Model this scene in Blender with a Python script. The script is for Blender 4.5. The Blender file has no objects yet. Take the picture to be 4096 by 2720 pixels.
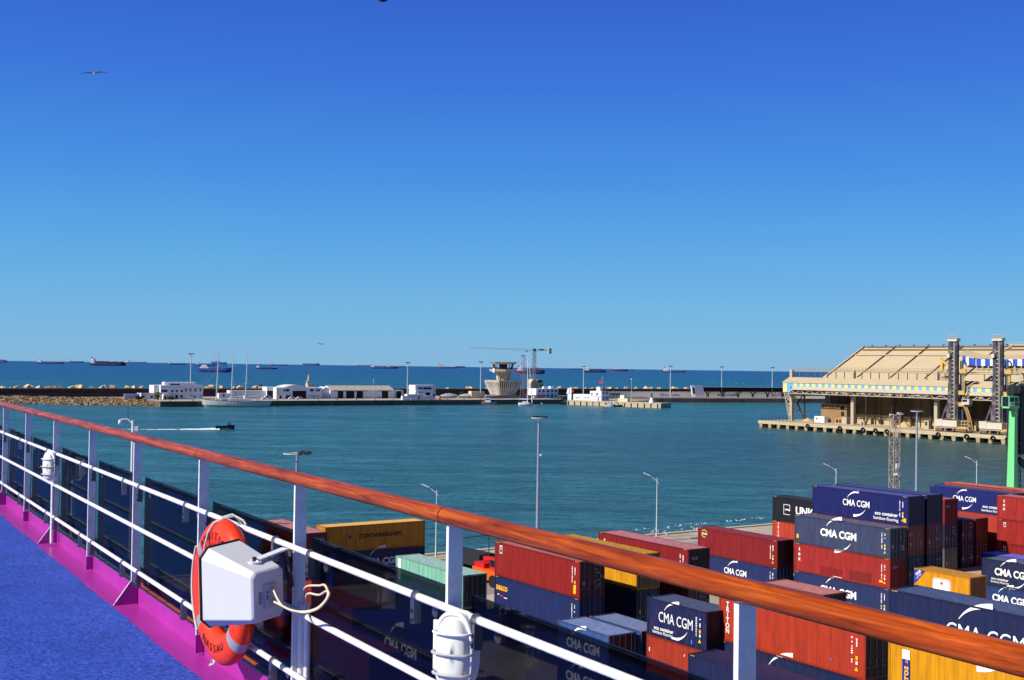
import bpy, math, random
from mathutils import Vector, Matrix
random.seed(7)
R_ = math.radians
C = bpy.context.scene.collection
sc = bpy.context.scene

# ------------------------------------------------------------------ camera
F, PITCH, ROLL, EYE = 4738.9, R_(1.1788), R_(0.796), 27.0
CP, SP, CR, SR = math.cos(PITCH), math.sin(PITCH), math.cos(ROLL), math.sin(ROLL)
fwd = Vector((0, CP, SP)); up0 = Vector((0, -SP, CP)); rt0 = Vector((1, 0, 0))
rt = rt0*CR + up0*SR; upv = up0*CR - rt0*SR
cam = bpy.data.objects.new('camera', bpy.data.cameras.new('camera')); C.objects.link(cam)
cam.matrix_world = Matrix(((rt.x, upv.x, -fwd.x, 0), (rt.y, upv.y, -fwd.y, 0), (rt.z, upv.z, -fwd.z, EYE), (0, 0, 0, 1)))
cam.data.sensor_width = 36; cam.data.lens = F/4096*36
cam.data.clip_start = .05; cam.data.clip_end = 60000
sc.camera = cam

# ------------------------------------------------------------------ sky, sun, exposure
SUN_EL, SUN_AZ = R_(34), math.atan2(-.905, -.425)
w = bpy.data.worlds.new('World'); sc.world = w; w.use_nodes = True
nt = w.node_tree; nt.nodes.clear()
tc = nt.nodes.new('ShaderNodeTexCoord')
sky = nt.nodes.new('ShaderNodeTexSky'); sky.sky_type = 'NISHITA'; sky.sun_disc = False
sky.sun_elevation = SUN_EL; sky.sun_rotation = SUN_AZ; sky.air_density = 1.0; sky.dust_density = .25; sky.ozone_density = 3.0
hs = nt.nodes.new('ShaderNodeHueSaturation'); hs.inputs['Saturation'].default_value = 1.22; hs.inputs['Value'].default_value = 1.0
bg = nt.nodes.new('ShaderNodeBackground'); bg.inputs[1].default_value = .069
wo = nt.nodes.new('ShaderNodeOutputWorld')
nt.links.new(tc.outputs['Generated'], sky.inputs[0])
# clear polarised Atlantic sky: physical sky under an elevation ramp, upper stops darkened to cut ambient light
sx = nt.nodes.new('ShaderNodeSeparateXYZ'); nt.links.new(tc.outputs['Generated'], sx.inputs[0])
rmp = nt.nodes.new('ShaderNodeValToRGB'); els = rmp.color_ramp.elements
def lin(c): return tuple(((x/255)/12.92 if x/255 <= .04045 else ((x/255+.055)/1.055)**2.4) for x in c)
SKYC = [(0, (126, 184, 226)), (.03, (112, 183, 230)), (.087, (90, 171, 233)), (.16, (66, 144, 232)), (.23, (55, 118, 223)), (.30, (50, 98, 210)), (.45, (36, 72, 168)), (.65, (26, 54, 130)), (1, (17, 38, 98))]
els[0].position = 0; els[1].position = 1
for i, (p_, c_) in enumerate(SKYC):
    e_ = els[0] if i == 0 else els[-1] if i == len(SKYC)-1 else els.new(p_)
    e_.position = p_; e_.color = lin(c_)+(1,)
nt.links.new(sx.outputs[2], rmp.inputs[0])
sc_ = nt.nodes.new('ShaderNodeVectorMath'); sc_.operation = 'SCALE'; sc_.inputs['Scale'].default_value = 1/.085; nt.links.new(rmp.outputs[0], sc_.inputs[0])
nt.links.new(sky.outputs[0], hs.inputs['Color'])
mxs = nt.nodes.new('ShaderNodeMixRGB'); mxs.inputs[0].default_value = .88
nt.links.new(hs.outputs[0], mxs.inputs[1]); nt.links.new(sc_.outputs[0], mxs.inputs[2])
nt.links.new(mxs.outputs[0], bg.inputs[0]); nt.links.new(bg.outputs[0], wo.inputs[0])
sl = bpy.data.lights.new('sun', 'SUN'); sl.energy = 5.0; sl.angle = R_(.5); sl.color = (1, .94, .84)
so = bpy.data.objects.new('sun', sl); C.objects.link(so)
sd = Vector((math.sin(SUN_AZ)*math.cos(SUN_EL), math.cos(SUN_AZ)*math.cos(SUN_EL), math.sin(SUN_EL)))
so.rotation_euler = sd.to_track_quat('Z', 'Y').to_euler(); so.location = (-60, -20, 80)
sc.view_settings.view_transform = 'Standard'; sc.view_settings.look = 'None'
sc.view_settings.exposure = .3; sc.view_settings.gamma = 1

# ------------------------------------------------------------------ survey: photo pixel -> place
def ray(u, v):
    a, b = u-2048, v-1360
    x, y = a*CR+b*SR, -a*SR+b*CR
    return Vector((x/F, CP + y/F*SP, SP - y/F*CP))
RE = 6.371e6*1.17
def seaz(x, y): return -(x*x+y*y)/(2*RE)
def at(p, z):
    r = ray(*p); return r*((z-EYE)/r.z) + Vector((0, 0, EYE))
def zoom(x0, y0, k): return lambda x, y: (x0+x*k, y0+y*k)
R1 = zoom(0, 1340, .4659); R2 = zoom(1000, 1340, .3812); R3 = zoom(1800, 1340, .3812)
R4 = zoom(2600, 1340, .29649); R5 = zoom(3000, 1320, .4642); R6 = zoom(3600, 1320, .3444); OV = zoom(0, 0, 1.7349)
Z2 = zoom(600, 1700, .6503); J1 = zoom(1200, 2050, .3388); J4 = zoom(2350, 2080, .36)
class Frame:                       # a vertical building line on plan: origin, along, behind
    def __init__(s, O, e1):
        s.O = Vector((O[0], O[1])); s.e1 = Vector(e1).normalized(); s.e2 = Vector((-s.e1.y, s.e1.x)); s.ang = math.atan2(s.e1.y, s.e1.x)
    def plane(s, p, d):            # pixel -> (along, z) on the vertical plane d behind the line
        r = ray(*p); r2 = Vector((r.x, r.y)); P0 = s.O + s.e2*d
        t = P0.dot(s.e2)/r2.dot(s.e2)
        return (r2*t - s.O).dot(s.e1), r.z*t + EYE
    def w(s, a, d, z=0):
        q = s.O + s.e1*a + s.e2*d; return Vector((q.x, q.y, z))
FQ = Frame((-200, 676), (.8424, .5389)); FP = Frame((35, 812), (.816, -.579)); FS = Frame((113.1, 539), (.570, -.8216))
FC = Frame((113, 895), (.94, .34))
QZ = 3.1

# ------------------------------------------------------------------ materials
MATS = {}
def mat(name, rgb, rough=.6, var=.12, scale=2.0, metal=0, bump=0, bscale=20, spec=.3, stain=None, sscale=.6, samt=.5, stretch=(1, 1, 1), emit=0, coat=0):
    if name in MATS: return MATS[name]
    m = bpy.data.materials.new(name); m.use_nodes = True; t = m.node_tree; b = t.nodes['Principled BSDF']
    b.inputs['Roughness'].default_value = rough; b.inputs['Metallic'].default_value = metal; b.inputs['Specular IOR Level'].default_value = spec
    if coat: b.inputs['Coat Weight'].default_value = coat; b.inputs['Coat Roughness'].default_value = .12
    c = tuple(x*.86 for x in lin(rgb))
    co = t.nodes.new('ShaderNodeTexCoord'); mp = t.nodes.new('ShaderNodeMapping'); mp.inputs['Scale'].default_value = stretch
    t.links.new(co.outputs['Object'], mp.inputs[0])
    n = t.nodes.new('ShaderNodeTexNoise'); n.inputs['Scale'].default_value = scale; n.inputs['Detail'].default_value = 6
    t.links.new(mp.outputs[0], n.inputs[0])
    rp = t.nodes.new('ShaderNodeValToRGB'); rp.color_ramp.elements[0].position = .3; rp.color_ramp.elements[1].position = .7
    rp.color_ramp.elements[0].color = tuple(min(1, x*(1-var)) for x in c)+(1,); rp.color_ramp.elements[1].color = tuple(min(1, x*(1+var)) for x in c)+(1,)
    t.links.new(n.outputs[0], rp.inputs[0]); out = rp.outputs[0]
    if stain:
        n2 = t.nodes.new('ShaderNodeTexNoise'); n2.inputs['Scale'].default_value = sscale; n2.inputs['Detail'].default_value = 8; n2.inputs['Roughness'].default_value = .65
        t.links.new(mp.outputs[0], n2.inputs[0])
        r2 = t.nodes.new('ShaderNodeValToRGB'); r2.color_ramp.elements[0].position = .5; r2.color_ramp.elements[1].position = .68
        r2.color_ramp.elements[0].color = (0, 0, 0, 1); r2.color_ramp.elements[1].color = (samt, samt, samt, 1)
        t.links.new(n2.outputs[0], r2.inputs[0])
        mx = t.nodes.new('ShaderNodeMixRGB'); mx.inputs[2].default_value = lin(stain)+(1,)
        t.links.new(r2.outputs[0], mx.inputs[0]); t.links.new(out, mx.inputs[1]); out = mx.outputs[0]
    t.links.new(out, b.inputs['Base Color'])
    if bump:
        nb = t.nodes.new('ShaderNodeTexNoise'); nb.inputs['Scale'].default_value = bscale; nb.inputs['Detail'].default_value = 5
        t.links.new(co.outputs['Object'], nb.inputs[0])
        bp = t.nodes.new('ShaderNodeBump'); bp.inputs['Strength'].default_value = bump; bp.inputs['Distance'].default_value = .02
        t.links.new(nb.outputs[0], bp.inputs['Height']); t.links.new(bp.outputs[0], b.inputs['Normal'])
    MATS[name] = m; return m
def cmat(name, rgb, wear=.32, fade=.2):    # container paint: sun-faded patches, rust runs down the corrugation
    if name in MATS: return MATS[name]
    rgb = shade(rgb, .84)
    m = mat(name, rgb, rough=.5, var=fade, scale=.9, spec=.35, stain=(82, 52, 40), sscale=1.4, samt=wear, stretch=(3.2, 3.2, .55))
    return m
WHITE = mat('white_paint', (238, 238, 240), .45, .04, 3)
SHIPW = mat('ship_white_paint', (244, 244, 246), .32, .03, 4, bump=.25, bscale=45, spec=.5, stain=(168, 138, 108), sscale=9, samt=.34)
WALL = mat('white_render', (233, 233, 236), .8, .06, .4, stain=(190, 184, 176), sscale=.25, samt=.35)
DARK = mat('dark_opening', (14, 18, 34), .7, .2)
GLASSD = mat('dark_window', (28, 34, 52), .2, .2, spec=.5)
CONC = mat('concrete', (188, 172, 148), .9, .14, .35, stain=(120, 108, 96), sscale=.15, samt=.6)
CONCD = mat('dark_concrete', (104, 90, 76), .9, .2, .5, stain=(60, 52, 46), sscale=.3, samt=.6)
CONCR = mat('raw_concrete', (196, 182, 160), .9, .15, .5, stain=(130, 118, 104), sscale=.4, samt=.6)
STEEL = mat('galvanised_steel', (172, 178, 188), .45, .08, 3, metal=.3)
DSTEEL = mat('dark_steel', (58, 62, 78), .5, .15, 2)
BLACK = mat('black_rubber', (22, 22, 24), .8, .2)
SAND = mat('sandstone_cladding', (226, 204, 164), .8, .06, .15, stain=(196, 168, 126), sscale=.08, samt=.5)
SANDD = mat('dusty_seam', (112, 86, 58), .9, .1)
DUSTW = mat('dusty_wall', (150, 128, 100), .9, .12, .2)
STEELB = mat('dusty_beam', (184, 170, 146), .7, .08, 1)
RED = mat('red_paint', (206, 30, 26), .5, .1)
ORANGE = mat('orange_paint', (236, 96, 22), .5, .12, 2)
YEL = mat('yellow_paint', (246, 178, 20), .5, .08)
GREEN = mat('green_leaf', (48, 66, 24), .9, .4, 1.2)

# ------------------------------------------------------------------ mesh helpers
class MB:
    def __init__(s): s.v = []; s.f = []; s.m = []; s.sm = []
    def add(s, vs, fs, mi=0, smooth=False):
        o = len(s.v); s.v += [tuple(x) for x in vs]
        for f in fs: s.f.append([i+o for i in f]); s.m.append(mi); s.sm.append(smooth)
        return s
    def box(s, a, b, mi=0):
        x0, y0, z0 = [min(a[i], b[i]) for i in range(3)]; x1, y1, z1 = [max(a[i], b[i]) for i in range(3)]
        return s.add([(x0, y0, z0), (x1, y0, z0), (x1, y1, z0), (x0, y1, z0), (x0, y0, z1), (x1, y0, z1), (x1, y1, z1), (x0, y1, z1)],
                     [(0, 3, 2, 1), (4, 5, 6, 7), (0, 1, 5, 4), (1, 2, 6, 5), (2, 3, 7, 6), (3, 0, 4, 7)], mi)
    def bar(s, p, q, wd, h=None, mi=0):
        p = Vector(p); q = Vector(q); d = (q-p).normalized(); h = h or wd
        u = Vector((0, 0, 1)) if abs(d.z) < .95 else Vector((1, 0, 0))
        x = d.cross(u).normalized(); y = x.cross(d)
        vs = [c + x*i*wd/2 + y*j*h/2 for c in (p, q) for i, j in ((-1, -1), (1, -1), (1, 1), (-1, 1))]
        return s.add(vs, [(0, 1, 2, 3), (7, 6, 5, 4), (0, 4, 5, 1), (1, 5, 6, 2), (2, 6, 7, 3), (3, 7, 4, 0)], mi)
    def tube(s, pts, r, n=10, mi=0, smooth=True, caps=True):
        pts = [Vector(p) for p in pts]; rs = r if isinstance(r, (list, tuple)) else [r]*len(pts)
        vs = []; prev = None
        for i, p in enumerate(pts):
            d = (pts[min(i+1, len(pts)-1)] - pts[max(i-1, 0)]).normalized()
            if prev is None:
                u = Vector((0, 0, 1)) if abs(d.z) < .9 else Vector((1, 0, 0)); x = d.cross(u).normalized()
            else: x = (prev - d*prev.dot(d)).normalized()
            prev = x; y = d.cross(x)
            vs += [p + (x*math.cos(2*math.pi*k/n) + y*math.sin(2*math.pi*k/n))*rs[i] for k in range(n)]
        fs = [(i*n+k, i*n+(k+1) % n, (i+1)*n+(k+1) % n, (i+1)*n+k) for i in range(len(pts)-1) for k in range(n)]
        s.add(vs, fs, mi, smooth)
        if caps:
            s.add(vs[:n], [tuple(range(n))[::-1]], mi); s.add(vs[-n:], [tuple(range(n))], mi)
        return s
    def prism(s, poly, vec, mi=0):
        n = len(poly); v = Vector(vec); a = [Vector(p) for p in poly]
        s.add(a+[p+v for p in a], [tuple(range(n))[::-1], tuple(range(n, 2*n))] + [(i, (i+1) % n, n+(i+1) % n, n+i) for i in range(n)], mi); return s
    def quad(s, *p, mi=0): return s.add(p, [tuple(range(len(p)))], mi)
    def lathe(s, prof, n=16, mi=0, c=(0, 0, 0), smooth=True):
        vs = [(c[0]+r*math.cos(2*math.pi*k/n), c[1]+r*math.sin(2*math.pi*k/n), c[2]+z) for r, z in prof for k in range(n)]
        s.add(vs, [(i*n+k, i*n+(k+1) % n, (i+1)*n+(k+1) % n, (i+1)*n+k) for i in range(len(prof)-1) for k in range(n)], mi, smooth)
        s.add(vs[:n], [tuple(range(n))[::-1]], mi); s.add(vs[-n:], [tuple(range(n))], mi)
        return s
    def mesh(s, name, mats):
        me = bpy.data.meshes.new(name); me.from_pydata(s.v, [], s.f)
        for m in (mats if isinstance(mats, (list, tuple)) else [mats]): me.materials.append(m)
        me.polygons.foreach_set('material_index', s.m); me.polygons.foreach_set('use_smooth', s.sm); me.update(); return me
    def build(s, name, mats, parent=None, loc=(0, 0, 0), rz=0):
        return link(name, s.mesh(name, mats), parent, loc, rz)
def link(name, me, parent=None, loc=(0, 0, 0), rz=0, m=None):
    o = bpy.data.objects.new(name, me); C.objects.link(o); o.parent = parent; o.location = loc; o.rotation_euler = (0, 0, rz)
    if m:
        o.material_slots[0].link = 'OBJECT'; o.material_slots[0].material = m
    return o
def tag(o, label, cat, group=None):
    o['label'] = label; o['category'] = cat
    if group: o['group'] = group
    return o
def thing(name, label, cat, loc=(0, 0, 0), rz=0, group=None):
    o = bpy.data.objects.new(name, None); C.objects.link(o); o.location = loc; o.rotation_euler = (0, 0, rz); o.empty_display_size = .3
    return tag(o, label, cat, group)
def struct(o, kind='structure'): o['kind'] = kind; return o
def box(name, a, b, m, parent): return MB().box(a, b).build(name, m, parent)
def copy_tree(o, parent=None):
    c = o.copy(); C.objects.link(c); c.parent = parent
    for ch in list(o.children): copy_tree(ch, c)
    return c
TXT = {}
def text(name, s, size, m, parent, loc, rot, bold=0, sx=1, align='CENTER', shear=0, spacing=1, ext=.003):
    k = (s, bold, align, shear, spacing)
    if k not in TXT:
        cu = bpy.data.curves.new('t', 'FONT'); cu.body = s; cu.size = 1; cu.offset = bold; cu.align_x = align; cu.align_y = 'CENTER'; cu.shear = shear
        cu.space_character = spacing; cu.space_line = .82; cu.resolution_u = 3; cu.extrude = .004
        to = bpy.data.objects.new('t', cu); C.objects.link(to)
        me = bpy.data.meshes.new_from_object(to); bpy.data.objects.remove(to); bpy.data.curves.remove(cu)
        me.materials.clear(); me.materials.append(WHITE); TXT[k] = me
    o = link(name, TXT[k], parent, loc, 0, m); o.rotation_euler = rot; o.scale = (size*sx, size, 1); return o
FRONT = (R_(90), 0, 0); ENDX = (R_(90), 0, R_(90))
LETW = mat('white_lettering', (250, 250, 250), .5, .02)

# ================================================================== SETTING
# sea: one curved sheet to beyond the horizon
def water_mat():
    m = bpy.data.materials.new('sea_water'); m.use_nodes = True; t = m.node_tree; b = t.nodes['Principled BSDF']
    N = t.nodes.new; L = t.links.new
    co = N('ShaderNodeTexCoord')
    sp = N('ShaderNodeSeparateXYZ'); L(co.outputs['Object'], sp.inputs[0])
    # signed distance behind the breakwater line: deep open sea beyond, greener harbour water inside
    d1 = N('ShaderNodeMath'); d1.operation = 'MULTIPLY'; d1.inputs[1].default_value = -.5389; L(sp.outputs[0], d1.inputs[0])
    d2 = N('ShaderNodeMath'); d2.operation = 'MULTIPLY_ADD'; d2.inputs[1].default_value = .8424; L(sp.outputs[1], d2.inputs[0]); L(d1.outputs[0], d2.inputs[2])
    mr = N('ShaderNodeMapRange'); mr.inputs[1].default_value = 500; mr.inputs[2].default_value = 3200; L(d2.outputs[0], mr.inputs[0])
    cr = N('ShaderNodeValToRGB'); e = cr.color_ramp.elements
    e[0].position = 0; e[0].color = lin((44, 96, 97))+(1,); e[1].position = 1; e[1].color = lin((6, 66, 104))+(1,)
    k = e.new(.10); k.color = lin((46, 99, 100))+(1,); k = e.new(.13); k.color = lin((6, 90, 98))+(1,); k = e.new(.45); k.color = lin((5, 78, 96))+(1,)
    L(mr.outputs[0], cr.inputs[0])
    # wind streaks
    mp = N('ShaderNodeMapping'); mp.inputs['Scale'].default_value = (.009, .045, 1); mp.inputs['Rotation'].default_value = (0, 0, R_(20)); L(co.outputs['Object'], mp.inputs[0])
    n1 = N('ShaderNodeTexNoise'); n1.inputs['Scale'].default_value = 1; n1.inputs['Detail'].default_value = 7; n1.inputs['Roughness'].default_value = .6; L(mp.outputs[0], n1.inputs[0])
    rp = N('ShaderNodeMapRange'); rp.inputs[1].default_value = .35; rp.inputs[2].default_value = .7; rp.inputs[3].default_value = .72; rp.inputs[4].default_value = 1.35; L(n1.outputs[0], rp.inputs[0])
    vm = N('ShaderNodeVectorMath'); vm.operation = 'SCALE'; L(cr.outputs[0], vm.inputs[0]); L(rp.outputs[0], vm.inputs['Scale'])
    mp4 = N('ShaderNodeMapping'); mp4.inputs['Scale'].default_value = (.012, .085, 1); mp4.inputs['Rotation'].default_value = (0, 0, R_(-14)); L(co.outputs['Object'], mp4.inputs[0])
    n4 = N('ShaderNodeTexNoise'); n4.inputs['Scale'].default_value = 1; n4.inputs['Detail'].default_value = 8; n4.inputs['Roughness'].default_value = .7; n4.inputs['Distortion'].default_value = .5; L(mp4.outputs[0], n4.inputs[0])
    r4 = N('ShaderNodeMapRange'); r4.inputs[1].default_value = .52; r4.inputs[2].default_value = .72; r4.inputs[3].default_value = 0; r4.inputs[4].default_value = .85; L(n4.outputs[0], r4.inputs[0])
    ms4 = N('ShaderNodeMixRGB'); ms4.inputs[2].default_value = lin((76, 132, 156))+(1,); L(r4.outputs[0], ms4.inputs[0]); L(vm.outputs[0], ms4.inputs[1])
    # darker green patch along the quays
    n3 = N('ShaderNodeTexNoise'); n3.inputs['Scale'].default_value = .012; n3.inputs['Detail'].default_value = 4; L(co.outputs['Object'], n3.inputs[0])
    vd = N('ShaderNodeVectorMath'); vd.operation = 'DISTANCE'; vd.inputs[1].default_value = (150, 380, 0); L(co.outputs['Object'], vd.inputs[0])
    mg = N('ShaderNodeMapRange'); mg.inputs[1].default_value = 60; mg.inputs[2].default_value = 230; mg.inputs[3].default_value = .75; mg.inputs[4].default_value = 0; L(vd.outputs['Value'], mg.inputs[0])
    mx = N('ShaderNodeMixRGB'); mx.inputs[2].default_value = lin((38, 74, 72))+(1,); L(mg.outputs[0], mx.inputs[0]); L(ms4.outputs[0], mx.inputs[1])
    # ripples: height from three scales
    def noise(scale, rot, det):
        mp = N('ShaderNodeMapping'); mp.inputs['Scale'].default_value = scale; mp.inputs['Rotation'].default_value = (0, 0, R_(rot)); L(co.outputs['Object'], mp.inputs[0])
        n = N('ShaderNodeTexNoise'); n.inputs['Scale'].default_value = 1; n.inputs['Detail'].default_value = det; n.inputs['Roughness'].default_value = .6; L(mp.outputs[0], n.inputs[0]); return n
    a = noise((.55, .85, 1), 15, 6); c = noise((.05, .14, 1), 24, 3)
    ad = N('ShaderNodeMath'); ad.operation = 'MULTIPLY_ADD'; ad.inputs[1].default_value = 2.2; L(c.outputs[0], ad.inputs[0]); L(a.outputs[0], ad.inputs[2])
    bp = N('ShaderNodeBump'); bp.inputs['Strength'].default_value = .8; bp.inputs['Distance'].default_value = 1.0; L(ad.outputs[0], bp.inputs['Height'])
    # choppy faces and whitecaps
    wc = noise((.035, .09, 1), 18, 6)
    wr = N('ShaderNodeValToRGB'); wr.color_ramp.elements[0].position = .765; wr.color_ramp.elements[1].position = .80; L(wc.outputs[0], wr.inputs[0])
    ch = N('ShaderNodeMapRange'); ch.inputs[1].default_value = .3; ch.inputs[2].default_value = .72; ch.inputs[3].default_value = .3; ch.inputs[4].default_value = 1.95
    md = noise((.10, .34, 1), 20, 5); av = N('ShaderNodeMath'); av.operation = 'MULTIPLY_ADD'; av.inputs[1].default_value = .5; L(md.outputs[0], av.inputs[0]); hf = N('ShaderNodeMath'); hf.operation = 'MULTIPLY'; hf.inputs[1].default_value = .5; L(a.outputs[0], hf.inputs[0]); L(hf.outputs[0], av.inputs[2]); L(av.outputs[0], ch.inputs[0]); ch.inputs[1].default_value = .36; ch.inputs[2].default_value = .66
    v2 = N('ShaderNodeVectorMath'); v2.operation = 'SCALE'; L(mx.outputs[0], v2.inputs[0]); L(ch.outputs[0], v2.inputs['Scale'])
    m2 = N('ShaderNodeMixRGB'); m2.inputs[2].default_value = (.75, .8, .82, 1); L(wr.outputs[0], m2.inputs[0]); L(v2.outputs[0], m2.inputs[1])
    L(m2.outputs[0], b.inputs['Base Color']); L(bp.outputs[0], b.inputs['Normal'])
    b.inputs['Roughness'].default_value = .3; b.inputs['Specular IOR Level'].default_value = .16
    return m
def build_sea():
    rs = [0]; r = 8.0
    while r < 26000: rs.append(r); r *= 1.13
    n = 180; vs = [(0, 0, 0)]; fs = []
    for r in rs[1:]: vs += [(r*math.cos(2*math.pi*k/n), r*math.sin(2*math.pi*k/n), -r*r/(2*RE)) for k in range(n)]
    fs += [(0, 1+k, 1+(k+1) % n) for k in range(n)]
    for i in range(len(rs)-2):
        o = 1+i*n; fs += [(o+k, o+n+k, o+n+(k+1) % n, o+(k+1) % n) for k in range(n)]
    o = MB().add(vs, fs, 0, True).build('sea', water_mat()); struct(o)
build_sea()

# container quay on this side (ld: along the stacks towards the right; wd: across them)
TH = R_(56.47); LD = Vector((math.cos(TH), -math.sin(TH), 0)); WD = Vector((math.sin(TH), math.cos(TH), 0))
def lw(l, w, z=QZ): q = LD*l + WD*w; return Vector((q.x, q.y, z))
RZC = -TH; RZX = math.atan2(WD.y, WD.x)
mQ = mat('quay_concrete', (192, 178, 160), .92, .16, .08, stain=(150, 136, 120), sscale=.12, samt=.75, bump=.2, bscale=3)
b = MB(); P = [lw(-129.5, 4), lw(60, 4), lw(60, 330), lw(-129.5, 330)]
b.prism([Vector((p.x, p.y, -4)) for p in P], (0, 0, 4+QZ)); struct(b.build('quay', mQ))
b = MB()
for l0, l1, z in ((-129.5, -128.6, .16),):
    p = [lw(l0, 4), lw(l1, 4), lw(l1, 330), lw(l0, 330)]; b.prism(p, (0, 0, z))
struct(b.build('quay_kerb', mat('quay_edge', (206, 192, 164), .9, .15, .5, stain=(140, 124, 104), sscale=.5, samt=.6)))
b = MB()
for l, wdt in ((-125.2, .12), (-123.7, .12), (-116, .25)):
    p = [lw(l, 4, QZ+.004), lw(l+wdt, 4, QZ+.004), lw(l+wdt, 330, QZ+.004), lw(l, 330, QZ+.004)]; b.quad(*p)
struct(b.build('crane_track', mat('rail_groove', (96, 84, 74), .8, .2)))
b = MB(); p = [lw(-121.5, 4, QZ+.008), lw(-104, 4, QZ+.008), lw(-104, 330, QZ+.008), lw(-121.5, 330, QZ+.008)]; b.quad(*p)
struct(b.build('quay_road', mat('quay_asphalt', (160, 146, 138), .95, .12, .1, stain=(128, 116, 108), sscale=.1, samt=.6)))
b = MB()
for k in range(14):
    l = -127.6+random.random()*2; w0 = 60+k*6.5+random.random()*2
    n = 7; c = lw(l, w0, QZ+.012); b.quad(*[(c.x+math.cos(i*.9)*random.uniform(.3, 1.1), c.y+math.sin(i*.9)*random.uniform(.2, .6), c.z) for i in range(n)])
struct(b.build('quay_paint_marks', mat('worn_yellow', (214, 192, 96), .9, .2)))

# far mole: quay deck, breakwater crown, rubble shore
def slab(name, fr, poly, z0, z1, m):
    b = MB(); b.prism([fr.w(a, d, z0) for a, d in poly], (0, 0, z1-z0)); return struct(b.build(name, m))
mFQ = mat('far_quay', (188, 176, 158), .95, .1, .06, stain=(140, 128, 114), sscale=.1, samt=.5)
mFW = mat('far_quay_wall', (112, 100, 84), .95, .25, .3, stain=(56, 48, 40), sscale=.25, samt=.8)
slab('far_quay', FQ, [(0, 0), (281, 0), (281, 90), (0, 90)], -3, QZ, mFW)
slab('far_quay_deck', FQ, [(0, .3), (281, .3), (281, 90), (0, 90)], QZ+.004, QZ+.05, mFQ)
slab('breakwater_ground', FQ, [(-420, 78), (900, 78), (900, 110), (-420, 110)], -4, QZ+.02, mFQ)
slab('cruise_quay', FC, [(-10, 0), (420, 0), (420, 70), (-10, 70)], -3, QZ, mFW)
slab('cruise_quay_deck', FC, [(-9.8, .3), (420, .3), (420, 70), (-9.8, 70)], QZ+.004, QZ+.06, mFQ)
mP = mat('pier_concrete', (196, 182, 154), .95, .15, .3, stain=(110, 96, 78), sscale=.3, samt=.7)
slab('mole_pier', FP, [(4, 0), (76, 0), (76, 14), (40, 16), (40, 60), (4, 60)], -3, QZ+.1, mP)
# rubble shore, left
def shore(a): return 11+min(56, max(0, -a)*.78)
def rubble():
    b = MB(); prof = []
    def rock(c, r):
        n = 6; vs = []
        for k in range(2):
            for i in range(n):
                a = 2*math.pi*i/n+k*.5; q = r*random.uniform(.7, 1.1)*(1 if k == 0 else .6)
                vs.append((c.x+q*math.cos(a), c.y+q*math.sin(a), c.z+(-.3*r if k == 0 else r*random.uniform(.4, .75))))
        b.add(vs, [tuple(range(n, 2*n))]+[(i, (i+1) % n, n+(i+1) % n, n+i) for i in range(n)], random.randint(0, 2))
    for i in range(3600):
        a = random.uniform(-150, 0); d0 = shore(a); f = random.random(); d = d0+(84-d0)*f*(.35 if a > -45 else .8)
        rock(FQ.w(a, d, -.3+3.3*min(1, f*1.25)), random.uniform(.6, 1.9))
    return b.build('rubble_shore', [mat('rubble_a', (178, 156, 124), .95, .3, .4), mat('rubble_b', (152, 132, 102), .95, .3, .4), mat('rubble_c', (130, 102, 72), .95, .3, .4)])
struct(rubble(), 'stuff')
b = MB(); n = 30
for i in range(n):
    a0, a1 = -150+150*i/n, -150+150*(i+1)/n; d0, d1 = shore(a0), shore(a1); e = 14 if a0 > -45 else 20
    b.quad(FQ.w(a0, d0-1, -1.2), FQ.w(a1, d1-1, -1.2), FQ.w(a1, min(86, d1+e), 2.9), FQ.w(a0, min(86, d0+e), 2.9)); b.quad(FQ.w(a0, min(86, d0+e), 2.9), FQ.w(a1, min(86, d1+e), 2.9), FQ.w(a1, 87, 3.05), FQ.w(a0, 87, 3.05))
struct(b.build('shore_ground', mat('shore_earth', (146, 116, 78), .95, .25, .2)))

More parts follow.
